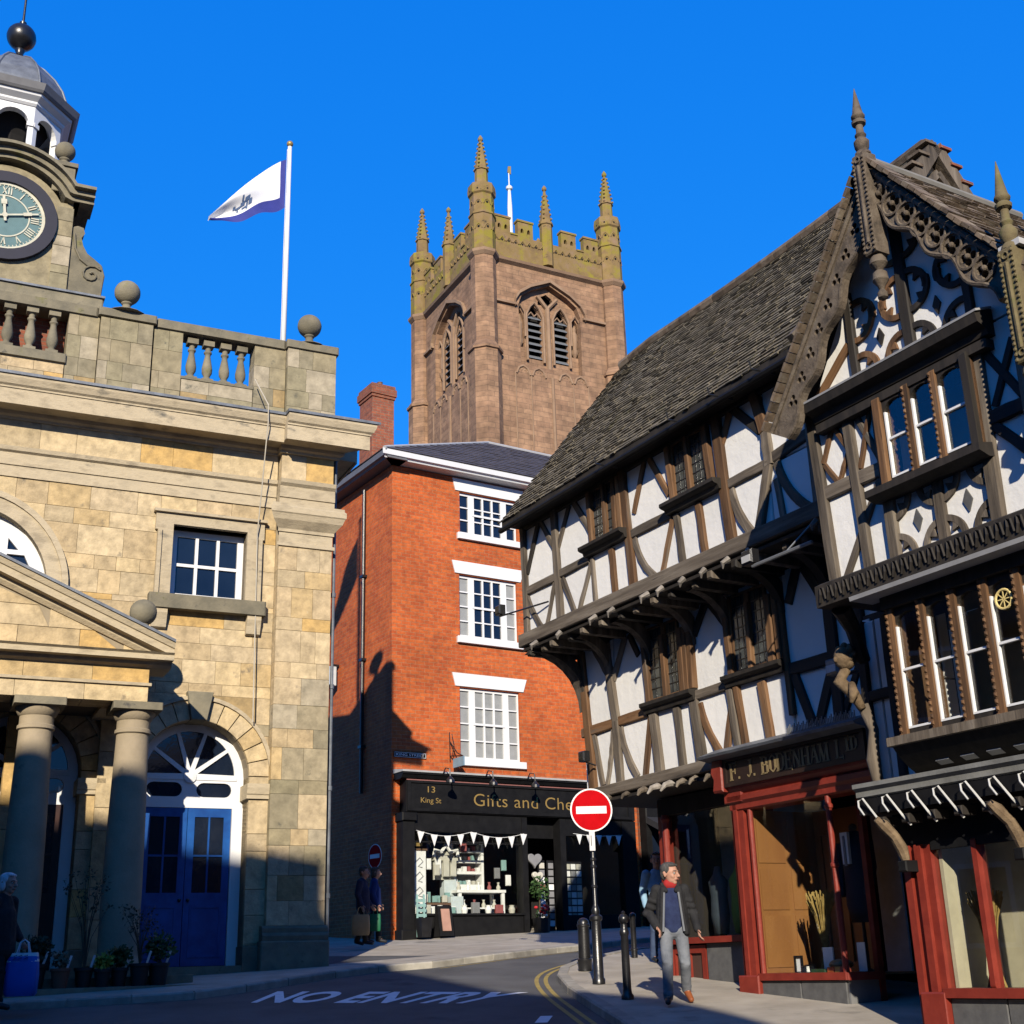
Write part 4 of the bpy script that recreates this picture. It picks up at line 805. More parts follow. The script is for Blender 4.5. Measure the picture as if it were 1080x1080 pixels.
for i in range(6):
    x = [.98, 1.18, 2.72, 2.88, 3.0, 1.86][i]; z = [1.62, 1.5, 1.45, 1.62, 1.3, 2.0][i]
    o = MB().cbox(-.055 - .012 * (i % 3), .055 + .012 * (i % 2), 0, .05, -.13, .10, .012).build('hanging_gift', [WS, CARD, GREYP, TEAL, WS, PINK][i], None); tag(o, ['white', 'buff', 'grey', 'teal', 'small white', 'red'][i] + ' gift hanging in the gift shop window ' + ['left of the ornate shelf', 'beside the ornate shelf', 'right of the shelf unit', 'near the window\'s right edge', 'lowest at the window\'s right edge', 'above the shelf unit'][i], 'gift', 'gifts hung in the shop window'); o.location = at(x, -.12, z); o.rotation_euler.z = BFF.rot
for i in range(9):
    x = .5 + i * .3; o = (MB().cbox(-.09, .09, 0, .08, 0, .13 + .05 * (i % 3), .01) if i % 2 else MB().lathe([(.06, 0), (.075, .08), (.05, .14), (.06, .17)], n=12)).build('gift', [WS, CARD, WS, TEAL, WS, GREYP, WS, PINK, CARD][i], None); tag(o, ['first', 'second', 'third', 'fourth', 'fifth', 'sixth', 'seventh', 'eighth', 'ninth'][i] + ' from the left of the gifts along the front of the gift shop window', 'gift', 'gifts along the shop window front'); o.location = at(x, .12, .575); o.rotation_euler.z = BFF.rot
# in front of the shop
t = lk('garden_chair', 'folded pale green chair leaning beside the black shop pilaster', 'chair', .5, .42, .1)
for x in (-.1, .06): MB().beam((x, 0, 0), (x + .05, .12, .85), .035, .03).build('leg', TEAL, t)
for z in (.4, .5, .6, .7): MB().box(-.09, .14, z * .13, z * .13 + .02, z, z + .06).build('slat', TEAL, t)
t = lk('planter', 'square black planter standing at the left end of the gift shop', 'planter', .45, .6, .09)
MB().lathe([(.14, 0), (.19, .38), (.17, .38), (.16, .34)], n=4, a0=R(45)).build('tub', BLACKI, t)
t = lk('pavement_sign', 'small black A-board with a pink picture panel before the gift shop', 'sign', .98, .62, .09)
MB().beam((0, 0, .02), (0, .12, .62), .34, .03).build('board', BLACKP, t); MB().beam((0, .30, .02), (0, .14, .62), .34, .03).build('board', BLACKP, t); MB().beam((0, -.02 + .01, .12), (0, .085, .56), .2, .02).build('picture', flat('pink_picture', (.42, .24, .18)), t)
LEAF = mk('leaf', [(.02, .05, .012), (.05, .11, .025)], .7, 8, rnd_amt=.3); LEAFY = mk('yellow_leaf', [(.12, .16, .02), (.3, .3, .04)], .7, 8, rnd_amt=.2); LEAFD = mk('dark_leaf', [(.015, .025, .01), (.04, .05, .02)], .7, 8, rnd_amt=.3); TWIG = flat('twig', (.07, .05, .03))
def foliage(mb, c, rad, n, size, rr, sc=(1, 1, 1)):
    for _ in range(n):
        u = rr.uniform(-1, 1); a = rr.uniform(0, 6.283); q = rad * rr.uniform(.35, 1) ; s_ = math.sqrt(1 - u * u)
        p = Vector((c[0] + q * s_ * math.cos(a) * sc[0], c[1] + q * s_ * math.sin(a) * sc[1], c[2] + q * u * sc[2]))
        d = Vector((rr.gauss(0, 1), rr.gauss(0, 1), rr.gauss(0, 1))).normalized(); e = d.orthogonal().normalized(); k = size * rr.uniform(.6, 1.3)
        n_ = d.cross(e) * k * .12
        mb.add([p, p + d * k * .5 + e * k * .28 + n_, p + d * k, p + d * k * .5 - e * k * .28 - n_], [(0, 1, 2, 3)])
t = lk('topiary', 'small green ball tree in a black pot by the gift shop door', 'plant', 3.38, .5, .09)
MB().lathe([(.12, 0), (.17, .32), (.15, .32), (.14, .28)], n=14).build('pot', BLACKI, t); MB().tube([(0, 0, .3), (.01, 0, .9)], .018, 6).build('trunk', TWIG, t)
m = MB(); foliage(m, (0, 0, 1.0), .22, 260, .09, random.Random(4), (1, 1, 1.3)); m.build('crown', LEAF, t, fix=False)
t = lk('flower_tub', 'black tub of red and white flowers beside the gift shop door', 'plant', 3.30, .68, .09)
MB().lathe([(.16, 0), (.2, .36), (.18, .36), (.17, .3)], n=14).build('tub', BLACKI, t)
m = MB(); foliage(m, (0, 0, .42), .16, 90, .08, random.Random(5)); m.build('leaves', LEAF, t, fix=False)
RED = flat('red_petal', (.5, .02, .03)); rr = random.Random(6)
for i in range(16):
    MB().sphere((rr.uniform(-.16, .16), rr.uniform(-.16, .05), rr.uniform(.42, .62) - (.14 if i > 10 else 0)), .045, 8, 6, (1, 1, .7)).build('flower', RED if i <= 10 else WS, t)
def heart(s_): return [(s_ * .06 * 16 * math.sin(a) ** 3 / 16 * 1.1, s_ * .06 * (13 * math.cos(a) - 5 * math.cos(2 * a) - 2 * math.cos(3 * a) - math.cos(4 * a)) / 16) for a in [2 * math.pi * i / 28 for i in range(28)]][::-1]
for k, (x, z, s_, mt, lab) in enumerate(((3.55, 1.72, 2.9, GREYP, 'large grey wicker heart hanging in the gift shop doorway'), (3.62, 1.36, 2.2, CARD, 'smaller pale heart hanging below the grey heart'), (3.72, 1.12, 1.6, PINK, 'little red heart hanging lowest in the gift shop doorway'))):
    o = MB().prism(heart(s_), -.03, .03, .012).build('hanging_heart', mt, None); tag(o, lab, 'heart', 'hearts hung in the shop doorway'); o.location = at(x, .1, z); o.rotation_euler.z = BFF.rot
for k, (x, lab) in enumerate(((3.78, 'narrow white postcard rack left of the gift shop doorway'), (4.02, 'narrow white postcard rack right of the gift shop doorway'), (4.75, 'wide postcard rack in the shaded right window of the gift shop'))):
    t = lk('postcard_rack', lab, 'rack', x, .05 if k < 2 else -.1, .1); w = .08 if k < 2 else .24
    MB().box(-w - .01, w + .01, .03, .05, .1, 1.62).build('frame', BLACKI, t)
    for j in range(9):
        for i in range(1 if k < 2 else 3):
            q = -w + .01 + i * .155; MB().box(q, q + .13, .0, .012, .2 + j * .155, .2 + j * .155 + .12).build('postcard', rnd.choice([WS, CARD, GREYP, WS]), t)
t = thing('bunting', 'second string of white flags in the shade at the right end of the gift shop', 'bunting', at(4.5, .30, 2.3), BFF.rot)
MB().tube([(0, 0, 0), (.6, 0, -.05), (1.4, 0, 0)], .006, 4).build('cord', WHITE, t)
for k in range(5): MB().prism([(.08 + k * .28, -.02), (.24 + k * .28, -.02), (.16 + k * .28, -.24)], -.012, 0).build('flag', WHITE, t)
NB = thing('neighbour_house', 'dark shop with an awning beyond the gift shop, half hidden by the timber house', 'building', at(6.66, 0, 0), BFF.rot)
MB().box(0, 6, 0, 8, -.5, 8.2).build('wall', BRICKD, NB)
MB().cbox(0, 6, -.28, -.01, 2.6, 3.3, .02).build('shop_fascia', BLACKP, NB); MB().cbox(0, 6, -.24, -.01, -.3, .55, .02).build('stall_riser', BLACKP, NB)
for x in (0, 1.6, 3.2, 4.8): MB().cbox(x, x + .16, -.26, -.01, .55, 2.6, .015).build('shop_mullion', BLACKP, NB); MB().box(x + .16, x + 1.6, -.2, -.19, .55, 2.6).build('shop_pane', NAVYGL, NB)
MB().add([(x, y, z) for x in (0, 5.5) for y, z in ((-.28, 2.75), (-1.5, 2.2), (-1.5, 2.05), (-.28, 2.6))], [(0, 1, 5, 4), (1, 2, 6, 5), (2, 3, 7, 6), (0, 3, 2, 1), (4, 5, 6, 7)]).build('awning', flat('dark_canvas', (.02, .02, .025), .9), NB)
m = MB(); m.add([(-.1, -.3, 8.2), (6.2, -.3, 8.2), (6.2, 4, 10.2), (-.1, 4, 10.2), (6.2, 8, 8.2), (-.1, 8, 8.2)], [(0, 1, 2, 3), (3, 2, 4, 5)]); m.build('roof', SLATE, NB)
for o in set(COL.objects) - _before:
    if o.parent is None: o.scale = (BK_,) * 3
# no-entry sign in the alley and the lamp on the alley wall
REDS = flat('sign_red', (.48, .004, .008), .8, .03); GREYM = flat('grey_steel', (.22, .23, .24), .5, metal=.4)
def no_entry(loc, rot, zc, r_, label, base):
    t = thing('no_entry_sign', label, 'road sign', loc, rot)
    d = MB().lathe([(r_, 0), (r_, .006)], n=40).build('sign_plate', WHITE, t, loc=(0, -.05, zc)); d.rotation_euler = (R(90), 0, 0)
    e = MB().lathe([(r_ * .93, 0), (r_ * .93, .004)], n=40).build('red_disc', REDS, d, loc=(0, 0, .006))
    MB().box(-r_ * .72, r_ * .72, -r_ * .17, r_ * .17, .0102, .013).build('white_bar', WHITE, d)
    b2 = MB().lathe([(r_, 0), (r_, .004)], n=40).build('back_plate', GREYM, t, loc=(0, -.040, zc)); b2.rotation_euler = (R(90), 0, 0)
    return t
p = (-3.55, 32.3); t = no_entry((*p, gz(*p) + .09), R(-50), 1.93, .29, 'no entry sign on a grey post in the dark alley', 0)
MB().lathe([(.04, 0), (.04, 2.1)], n=12).build('post', GREYM, t); MB().box(-.09, .09, -.05, -.03, 1.36, 1.58).build('plate', flat('pale_plate', (.6, .6, .62)), t)
L_ = thing('wall_lantern', 'pale box lantern on the alley wall of the brick house', 'lamp', BFF.W(-.02, -2.75, 6.35), BFF.rot)
MB().box(-.2, 0, -.06, .06, .0, .06).build('bracket', BLACKI, L_); MB().cbox(-.3, -.1, -.12, .12, -.55, -.02, .01).build('lantern', flat('lantern_glass', (.55, .58, .6), .3), L_)
# ---------------------------------------------------------------- the church tower
TWF = Face((-1.505, 70, 5), 62)
TW = thing('church_tower', 'tall red sandstone church tower with lichened battlements and pinnacles', 'tower', TWF.loc, TWF.rot)
TB = -5.      # heights below are measured from the viewer's street level
N_ = 10.3
def zz(z): return z + TB
hood = [(5 - 2.55, 41.0), (5 - 2.5, 41.45), (5 - 2.2, 41.95), (5 - 1.4, 42.55), (5, 43.2), (5 + 1.4, 42.55), (5 + 2.2, 41.95), (5 + 2.5, 41.45), (5 + 2.55, 41.0)]
inner = [(5 - 2.2, 36.9), (5 + 2.2, 36.9), (5 + 2.25, 41.0), (5 + 2.0, 41.7), (5 + 1.25, 42.25), (5, 42.85), (5 - 1.25, 42.25), (5 - 2.0, 41.7), (5 - 2.25, 41.0)]
Z = lambda L: [(x, zz(z)) for x, z in L]
def face_T(side):
    if side == 0: return lambda v: v
    return lambda v: (v[1], N_ - v[0], v[2])       # left-hand (alley) face, same design turned a quarter
for side in (0, 1):
    T = face_T(side)
    MB().plate(Z([(0, 5), (N_, 5), (N_, 44), (0, 44)]), [Z(inner)], .3, .98, T).build('wall', TOWER, TW)
    # recessed window panel with lights and niches
    L1 = lambda c, w, z0, z1, h: [(c - w, z0), (c + w, z0), (c + w, z1), (c + w * .6, z1 + h * .65), (c, z1 + h), (c - w * .6, z1 + h * .65), (c - w, z1)]
    lights = [L1(4.05, .50, 37.6, 40.6, .8), L1(5.95, .50, 37.6, 40.6, .8)]
    tra = [L1(5.0, .62, 41.55, 41.75, .65)]
    win = MB().plate(Z(inner), [Z(h) for h in lights + tra + [L1(3.0, .34, 38.3, 40.3, .7), L1(7.0, .34, 38.3, 40.3, .7)]], .72, .98, T).build('belfry_window', TOWER, TW)
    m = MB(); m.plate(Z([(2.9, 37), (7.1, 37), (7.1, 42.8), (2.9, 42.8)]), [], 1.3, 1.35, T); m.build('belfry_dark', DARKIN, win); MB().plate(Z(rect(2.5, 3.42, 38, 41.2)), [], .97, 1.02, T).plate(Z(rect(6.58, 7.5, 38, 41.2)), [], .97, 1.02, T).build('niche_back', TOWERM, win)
    for c in (4.05, 5.95):
        for j in range(7):
            z = 37.65 + j * .46; m = MB(); vs = [(c - .5, .66, z), (c + .5, .66, z), (c + .5, .98, z + .3), (c - .5, .98, z + .3)]; vs += [(x, y, q + .06) for x, y, q in vs]
            m.add([T((x, y, zz(q))) for x, y, q in vs], [(0, 1, 2, 3), (7, 6, 5, 4), (0, 4, 5, 1), (1, 5, 6, 2), (2, 6, 7, 3), (3, 7, 4, 0)]); m.build('louvre', flat('louvre_wood', (.16, .17, .18)) if 'louvre_wood' not in MATS else MATS['louvre_wood'], win)
    def bar(pts, r_, name, par, mat=TOWERM, y=.5):
        MB().tube([T((x, y, zz(z))) for x, z in pts], r_, 6).build(name, mat, par)
    bar([(5, 36.9), (5, 41.3)], .17, 'mullion', win, y=.60); bar([(5, 41.3), (4.3, 42.1)], .13, 'tracery', win, y=.60); bar([(5, 41.3), (5.7, 42.1)], .13, 'tracery', win, y=.60)
    for c in (4.05, 5.95):
        bar([(c - .6, 37.4), (c - .6, 40.6), (c - .36, 41.15), (c, 41.55), (c + .36, 41.15), (c + .6, 40.6), (c + .6, 37.4)], .09, 'light_moulding', win, y=.58)
        for a in (-.22, .22): bar([(c - a * 2.2, 40.55), (c - a, 40.85), (c, 40.6)], .05, 'cusp', win, y=.66)
    for c in (3.0, 7.0):
        n_ = MB(); n_.lathe([(.02, 38.2), (.2, 38.55), (.27, 38.8), (.16, 38.85), (.2, 39.3), (.22, 39.9), (.12, 40.15), (.14, 40.4), (.02, 40.5)], (c, .78, TB), 8); n_.v = [T(v) for v in n_.v]; n_.build('niche_statue', TOWERM, win)
        bar([(c - .33, 39), (c - .33, 40.7), (c, 41.2), (c + .33, 40.7), (c + .33, 39)], .07, 'niche_canopy', win, y=.55)
    # blind arcade below
    for c in (2.95, 4.05, 5.95, 7.05):
        for s_ in (0,): bar([(c - .48, 36.2), (c - .3, 36.62), (c, 36.78), (c + .3, 36.62), (c + .48, 36.2)], .09, 'blind_arch', TW, y=.3)
        m = MB()
        for q in (-.3, -.1, .1, .3): m.sphere(T((c + q, .33, zz(36.4 + .12 * (abs(q) < .2)))), .08, 6, 5)
        m.build('cusp', DARKIN if False else TOWERM, TW)
    for c in (2.4, 3.5, 5.0, 6.5, 7.6): bar([(c, 25), (c, 36.3)], (.06 if c != 5 else .13), 'panel_rib', TW, y=.32)
    m = MB(); m.plate(Z(hood + [(x, z - .22) for x, z in hood[::-1]]), [], .08, .4, T); m.plate(Z(rect(.8, 2.6, 40.85, 41.0)), [], .1, .4, T); m.plate(Z(rect(7.4, 9.3, 40.85, 41.0)), [], .1, .4, T); m.build('hood_mould', TOWERM, TW)
    # string course, parapet and battlements
    m = MB(); m.v = []; pr = [(.30, 43.7), (.05, 43.85), (-.02, 44.0), (.05, 44.05), (.30, 44.1)]
    m.sweep([(y, zz(z)) for y, z in pr], .5, N_ - .5); m.v = [T(v) for v in m.v]; m.build('string_course', TOWERM, TW)
    m = MB(); m.plate(Z(rect(0, N_, 44.05, 45.9)), [], .22, .62, T); m.build('parapet', TOWERL, TW)
    for c in (1.75, 3.4, 6.6, 8.3):
        MB().plate(Z(rect(c - .55, c + .55, 45.9, 47.0)), [Z(L1(c - .24, .11, 46.2, 46.4, .15)), Z(L1(c + .24, .11, 46.2, 46.4, .15))], .22, .62, T).build('merlon', TOWERL, TW)
        m = MB(); m.plate(Z(rect(c - .6, c + .6, 47.0, 47.14)), [], .16, .68, T); m.build('coping', TOWERL, TW)
    for c in (2.55, 7.45): m = MB(); m.plate(Z(rect(c - .26, c + .26, 45.9, 46.02)), [], .16, .68, T); m.build('coping', TOWERL, TW)
    for i in range(17):
        c = 1.2 + i * .49; bar([(c - .2, 45.3), (c, 45.6), (c + .2, 45.3)], .05, 'parapet_tracery', TW, TOWERL, .2)
        m = MB(); m.sphere(T((c, .25, zz(45.36))), .09, 6, 5, (1, 1, 1)); m.build('hole_shade', DARKIN, TW)  # black balls stand for the shade in pierced holes; the parapet is solid
    # middle pinnacle of the face
    m = MB(); m.lathe([(.42, 44.2), (.42, 47.2), (.5, 47.25), (.5, 47.4), (.40, 47.45), (.08, 49.9), (.16, 50.0), (.16, 50.15), (.02, 50.35)], (*T((5, .35, 0))[:2], TB), 8, R(22.5)); m.build('pinnacle', TOWERL, TW)
    for k in range(4):
        a = R(45 + 90 * k); m = MB()
        for j in range(6): q = .38 - .05 * j; m.sphere((T((5, .35, 0))[0] + math.cos(a) * q, T((5, .35, 0))[1] + math.sin(a) * q, zz(47.7 + j * .36)), .09, 6, 5)
        m.build('crocket', TOWERL, TW)
m = MB(); m.box(N_ - .9, N_ - .3, .9, N_, 0, 39); m.box(.9, N_ - .3, N_ - .9, N_ - .3, 0, 39); m.box(.9, N_ - .9, .9, N_ - .9, 38.5, 38.9); m.build('wall', TOWER, TW)
for s_ in (0, 1):
    m = MB()
    if s_: m.box(N_ - .62, N_ - .22, 0, N_, 39, 40.9)
    else: m.box(0, N_, N_ - .62, N_ - .22, 39, 40.9)
    m.build('parapet', TOWERL, TW)
    for c in (1.75, 3.4, 6.6, 8.3):
        m = MB(); m.box(*((N_ - .62, N_ - .22, c - .55, c + .55) if s_ else (c - .55, c + .55, N_ - .62, N_ - .22)), 40.9, 42.1); m.build('merlon', TOWERL, TW)
for (x, y) in ((.4, .4), (N_ - .5, .4), (.4, N_ - .5), (N_ - .5, N_ - .5)):
    c = (x, y, TB); O = R(22.5)
    MB().lathe([(.98, 5), (.98, 37.1), (1.1, 37.15), (1.12, 37.3), (1.02, 37.4), (.8, 37.75)], c, 8, O).build('turret_base', TOWER, TW)
    MB().lathe([(.8, 37.7), (.8, 43.65)], c, 8, O).build('turret', TOWER, TW)
    MB().lathe([(.83, 43.65), (1.0, 43.85), (1.03, 44.0), (.96, 44.06), (.83, 44.1)], c, 8, O).build('string_course', TOWERM, TW)
    tp = MB().lathe([(.82, 44.05), (.82, 46.6), (.89, 46.64), (.89, 46.76), (.79, 46.82), (.79, 48.1), (.9, 48.2), (.92, 48.5), (.87, 48.9), (.7, 49.0), (.68, 48.9)], c, 8, O).build('turret_top', TOWERL, TW)
    for k in range(8):
        a = R(45 * k); n_ = Vector((math.cos(a), math.sin(a), 0)); t_ = Vector((-math.sin(a), math.cos(a), 0))
        for z in (45.7, 47.5, 48.45):
            ap_ = .79 * .924 + (.03 if z < 46 else .0) + (.08 if z > 48 else 0)
            m = MB(); cc = Vector((x, y, 0))
            m.tube([cc + n_ * ap_ + t_ * q + Vector((0, 0, zz(z + h))) for q, h in ((-.24, -.2), (-.14, .06), (0, .16), (.14, .06), (.24, -.2))], .045, 5); m.build('tracery', TOWERL, tp)
            m = MB(); m.sphere(cc + n_ * (ap_ - .03) + Vector((0, 0, zz(z - .05))), .1, 6, 5); m.build('hole_shade', DARKIN, tp)  # dark ball paints the shade of a hole onto the solid turret
    sp = MB().lathe([(.44, 48.8), (.42, 50.1), (.5, 50.14), (.48, 50.25), (.42, 50.3), (.09, 52.4), (.17, 52.5), (.17, 52.65), (.02, 52.9)], c, 8, O).build('pinnacle', TOWERL, TW)
    for k in range(4):
        a = R(45 + 90 * k); m = MB()
        for j in range(7): q = .46 - .052 * j; m.sphere((x + math.cos(a) * q, y + math.sin(a) * q, zz(50.3 + j * .32)), .085, 6, 5)
        m.build('crocket', TOWERL, sp)
fp = thing('flag_pole', 'white pole with a small vane rising behind the tower battlements', 'flagpole', TWF.W(4.9, -5, 34 + 5), TWF.rot)
MB().lathe([(.2, -5), (.17, 7.4), (.10, 8.75), (.22, 8.85), (.24, 9.0), (.10, 9.15), (.045, 9.2), (.035, 10.7)], n=12).build('pole', WHITE, fp)
MB().prism([(-.1, 10.2), (.15, 10.1), (.17, 10.75), (-.05, 10.7)], -.04, .04).build('vane', GILT, fp)
# ---------------------------------------------------------------- the long timber-framed house
TFF = Face((2.71, 16.35, 1.39), 149.9)
TH = thing('timber_house', 'long jettied black and white timber-framed house with a steep stone-tiled roof', 'building', TFF.loc, TFF.rot)
LEADGL = mk('leaded_glass', [(.02, .025, .026), (.05, .06, .06), (.09, .1, .1)], .12, 9, .004, 9, spec=.5)
def timber(pts, w, d, mat=OAK, par=TH, name='beam', t=.16, proud=.05, taper=1., jit=.05, off0=None):
    """a hewn timber along pts (u,z), lying in the plane d and standing proud of it; its grain runs along its own z axis"""
    P = [Vector((u, 0, z)) for u, z in pts]
    if len(P) == 3:      # curved piece
        a, b, c = P; b2 = b * 2 - (a + c) / 2; P = [a * (1 - s) ** 2 + b2 * 2 * s * (1 - s) + c * s * s for s in [i / 8 for i in range(9)]]
    elif len(P) == 2: P = [P[0].lerp(P[1], i / 4) for i in range(5)]
    ax = (P[-1] - P[0]).normalized(); ly = Vector((0, 1, 0)); lx = ly.cross(ax)
    M = Matrix((lx, ly, ax)).transposed().to_4x4(); M.translation = P[0] + Vector((0, -(d + proud) , 0)); Mi = M.inverted()
    m = MB(); n = len(P); off = Vector((0, -(d + proud), 0)); ch = min(.012, w * .14)
    for i, p in enumerate(P):
        tg = (P[min(i + 1, n - 1)] - P[max(i - 1, 0)]).normalized(); b = ly.cross(tg); k = w / 2 * (1 + (taper - 1) * i / (n - 1)); s0 = k * (1 + rnd.uniform(-jit, jit)) ; s1 = k * (1 + rnd.uniform(-jit, jit)); fy = rnd.uniform(-.006, .006)
        for q, y in ((-s0, fy + ch), (-s0 + ch, fy), (s1 - ch, fy), (s1, fy + ch), (s1, t), (-s0, t)):
            m.v.append(Mi @ (p + off + b * q + Vector((0, y, 0))))
    for i in range(n - 1):
        for q in range(6): m.f.append((i * 6 + q, i * 6 + (q + 1) % 6, i * 6 + 6 + (q + 1) % 6, i * 6 + 6 + q))
    m.f += [(5, 4, 3, 2, 1, 0), tuple((n - 1) * 6 + q for q in range(6))]
    o = m.build(name, mat, par); o.matrix_local = M if off0 is None else Matrix.Translation(off0) @ M; return o
def panels(us, zs, d, par, mat=PLASTER, t=.12):
    for a, b in zip(us, us[1:]):
        for z0, z1 in zip(zs, zs[1:]):
            MB().cbox(a + .01, b - .01, -d - rnd.uniform(0, .008), -d + t, z0 + .01, z1 - .01, .012).build('plaster_panel', mat, par)
# --- upper storey (jetty at d = .7)
D2 = .7
panels([-3.8, -2.85, -1.92, -.96, .1, 1.16, 1.95, 2.75, 3.6], [5.2, 6.02, 7.02], D2, TH)
MB().box(-3.85, 3.6, -D2 + .12, -D2 + .16, 5.15, 7.1).build('wall_core', OAKD, TH)
MB().box(-3.85, -3.72, -D2 + .02, 3.2, 5.2, 7.1).build('end_wall', PLASTER, TH)
timber([(-3.95, 5.19), (3.6, 5.19)], .20, D2, OAK, name='bressumer', t=.3, proud=.1, jit=.03)
timber([(-3.9, 7.03), (3.6, 7.03)], .16, D2, OAKD, name='wall_plate', t=.2, proud=.05)
for pts, w, mt in [([(-3.82, 7.0), (-3.79, 5.25)], .13, OAK), ([(-2.88, 7.0), (-2.8, 5.25)], .15, OAK), ([(-1.03, 7.0), (-.9, 5.25)], .15, OAKB), ([(1.08, 7.0), (1.2, 5.25)], .17, OAKB),
                   ([(1.84, 7.0), (1.98, 6.45)], .16, OAKB), ([(1.98, 6.5), (2.0, 6.0)], .15, OAK), ([(2.0, 6.05), (1.72, 5.28)], .13, OAK), ([(2.75, 7.0), (2.75, 5.25)], .15, OAK)]:
    timber(pts, w, D2, mt, name='post', proud=.06)
for pts, w in [([(-3.76, 5.96), (-2.9, 5.95)], .13), ([(-2.78, 5.97), (-1.98, 5.98)], .13), ([(-.9, 6.02), (.03, 6.02)], .13), ([(1.2, 6.03), (1.95, 6.04)], .13), ([(2.05, 6.08), (2.75, 6.16)], .14)]:
    timber(pts, w, D2, OAK, name='rail', proud=.045)
for pts, w, mt in [([(-3.3, 6.95), (-2.86, 6.35)], .1, OAK), ([(-2.46, 6.95), (-2.84, 6.35)], .1, OAK), ([(-3.36, 6.95), (-3.75, 6.25)], .1, OAKD), ([(-2.32, 6.95), (-1.92, 6.4)], .11, OAK), ([(-.5, 6.95), (-.82, 6.3)], .1, OAKB), ([(-.38, 6.95), (0, 6.3)], .1, OAKB),
                   ([(1.36, 6.95), (1.15, 6.6)], .12, OAKB), ([(1.44, 6.95), (1.88, 6.5)], .12, OAKD), ([(-3.76, 5.86), (-3.62, 5.6), (-3.36, 5.27)], .10, OAK), ([(-2.94, 5.9), (-3.22, 5.27)], .085, OAK), ([(-2.72, 5.88), (-2.42, 5.26)], .1, OAK), ([(-1.94, 5.9), (-2.32, 5.27)], .085, OAK),
                   ([(-.84, 5.94), (-.68, 5.55), (-.38, 5.25)], .11, OAK), ([(.04, 5.94), (-.28, 5.24)], .10, OAKB), ([(1.25, 5.95), (1.36, 5.6), (1.58, 5.27)], .13, OAK), ([(2.12, 6.0), (2.28, 5.6), (2.6, 5.26)], .12, OAK), ([(2.08, 5.8), (2.14, 5.26)], .1, OAK), ([(2.2, 6.9), (2.7, 6.3)], .11, OAK)]:
    timber(pts, w, D2, mt, name='brace', proud=.035)
for pts, w, mt in [([(-1.9, 5.95), (-1.86, 5.26)], .08, OAK), ([(-1.4, 5.95), (-1.36, 5.26)], .12, OAKB), ([(.13, 5.98), (.2, 5.26)], .11, OAK), ([(.6, 5.98), (.66, 5.27)], .12, OAKB)]:
    timber(pts, w, D2, mt, name='stud', proud=.045)
def lead_window(u0, u1, z0, z1, d, mull, par, nm='window', boards=(), lean=.06):
    win = MB().plate(rect(u0, u1, z0, z1), [rect(a + .045, b - .045, z0 + .03, z1 - .03) for a, b in zip([u0] + mull, mull + [u1])], -d - .04, -d + .02).build(nm, OAKB, par)
    for a, b in zip([u0] + mull, mull + [u1]):
        MB().box(a + .04, b - .04, -d - .012, -d - .006, z0 + .02, z1 - .02).build('pane', LEADGL, win)
        m = MB(); n = max(2, round((b - a) / .12)); k = max(3, round((z1 - z0) / .15))
        for i in range(1, n): x = a + .04 + (b - a - .08) * i / n; m.box(x - .006, x + .006, -d - .02, -d - .012, z0 + .03, z1 - .03)
        for j in range(1, k): z = z0 + .03 + (z1 - z0 - .06) * j / k; m.box(a + .045, b - .045, -d - .0205, -d - .0125, z - .006, z + .006)
        m.build('lead_cames', BLACKI, win)
    return win
def sillbeam(u0, u1, z, d, par=TH, h=.13, p=.2):
    m = MB(); m.sweep([(-d - p, z - h * .35), (-d - p, z), (-d + .05, z + .02), (-d + .05, z - h), (-d - p * .5, z - h), (-d - p * .6, z - h * .6), (-d - p * .85, z - h * .5)], u0, u1); m.build('window_sill', OAKD, par)
lead_window(-1.86, -1.1, 6.12, 6.96, D2, [-1.49], TH); sillbeam(-2.0, -.95, 6.12, D2)
for u, du in ((-1.88, .04), (-1.5, .02), (-1.13, .03), (-1.24, .02)): timber([(u, 6.95), (u + du, 6.12)], .1 if u != -1.5 else .07, D2, OAKB, name='jamb', proud=.075)
lead_window(.12, .9, 6.12, 6.96, D2, [.48], TH); sillbeam(.0, 1.13, 6.13, D2)
for u, du in ((.06, .07), (.45, .06), (.86, .06)): timber([(u, 6.95), (u + du, 6.12)], .11 if u != .45 else .085, D2, OAKB, name='jamb', proud=.075)
# --- jetty under the upper storey
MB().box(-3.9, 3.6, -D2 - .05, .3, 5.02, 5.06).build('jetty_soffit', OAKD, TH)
GREYEND = mk('bleached_oak', [(.16, .14, .12), (.33, .30, .27)], .95, 12, .006, 30, .25)
k = 0; u = -3.75
while u < 3.5:
    MB().prism([(u - .06, 4.93), (u + .05, 4.93), (u + .055, 5.04), (u - .06, 5.04)], -D2 - rnd.uniform(-.02, .07), .1, .02).build('joist', OAK if k % 3 else OAKD, TH)
    if rnd.random() < .7:
        L = rnd.uniform(.03, .1); q = rnd.uniform(-.05, .03); m = MB(); m.tube([(u + q, -D2 - .10, 5.06), (u + q - .03, -D2 - .12 - L, 5.0), (u + q - .05, -D2 - .10 - L, 4.96 - L * .4)], [.04, rnd.uniform(.02, .035), .008], 6); m.build('joist_end', GREYEND, TH)
    u += rnd.uniform(.3, .5); k += 1
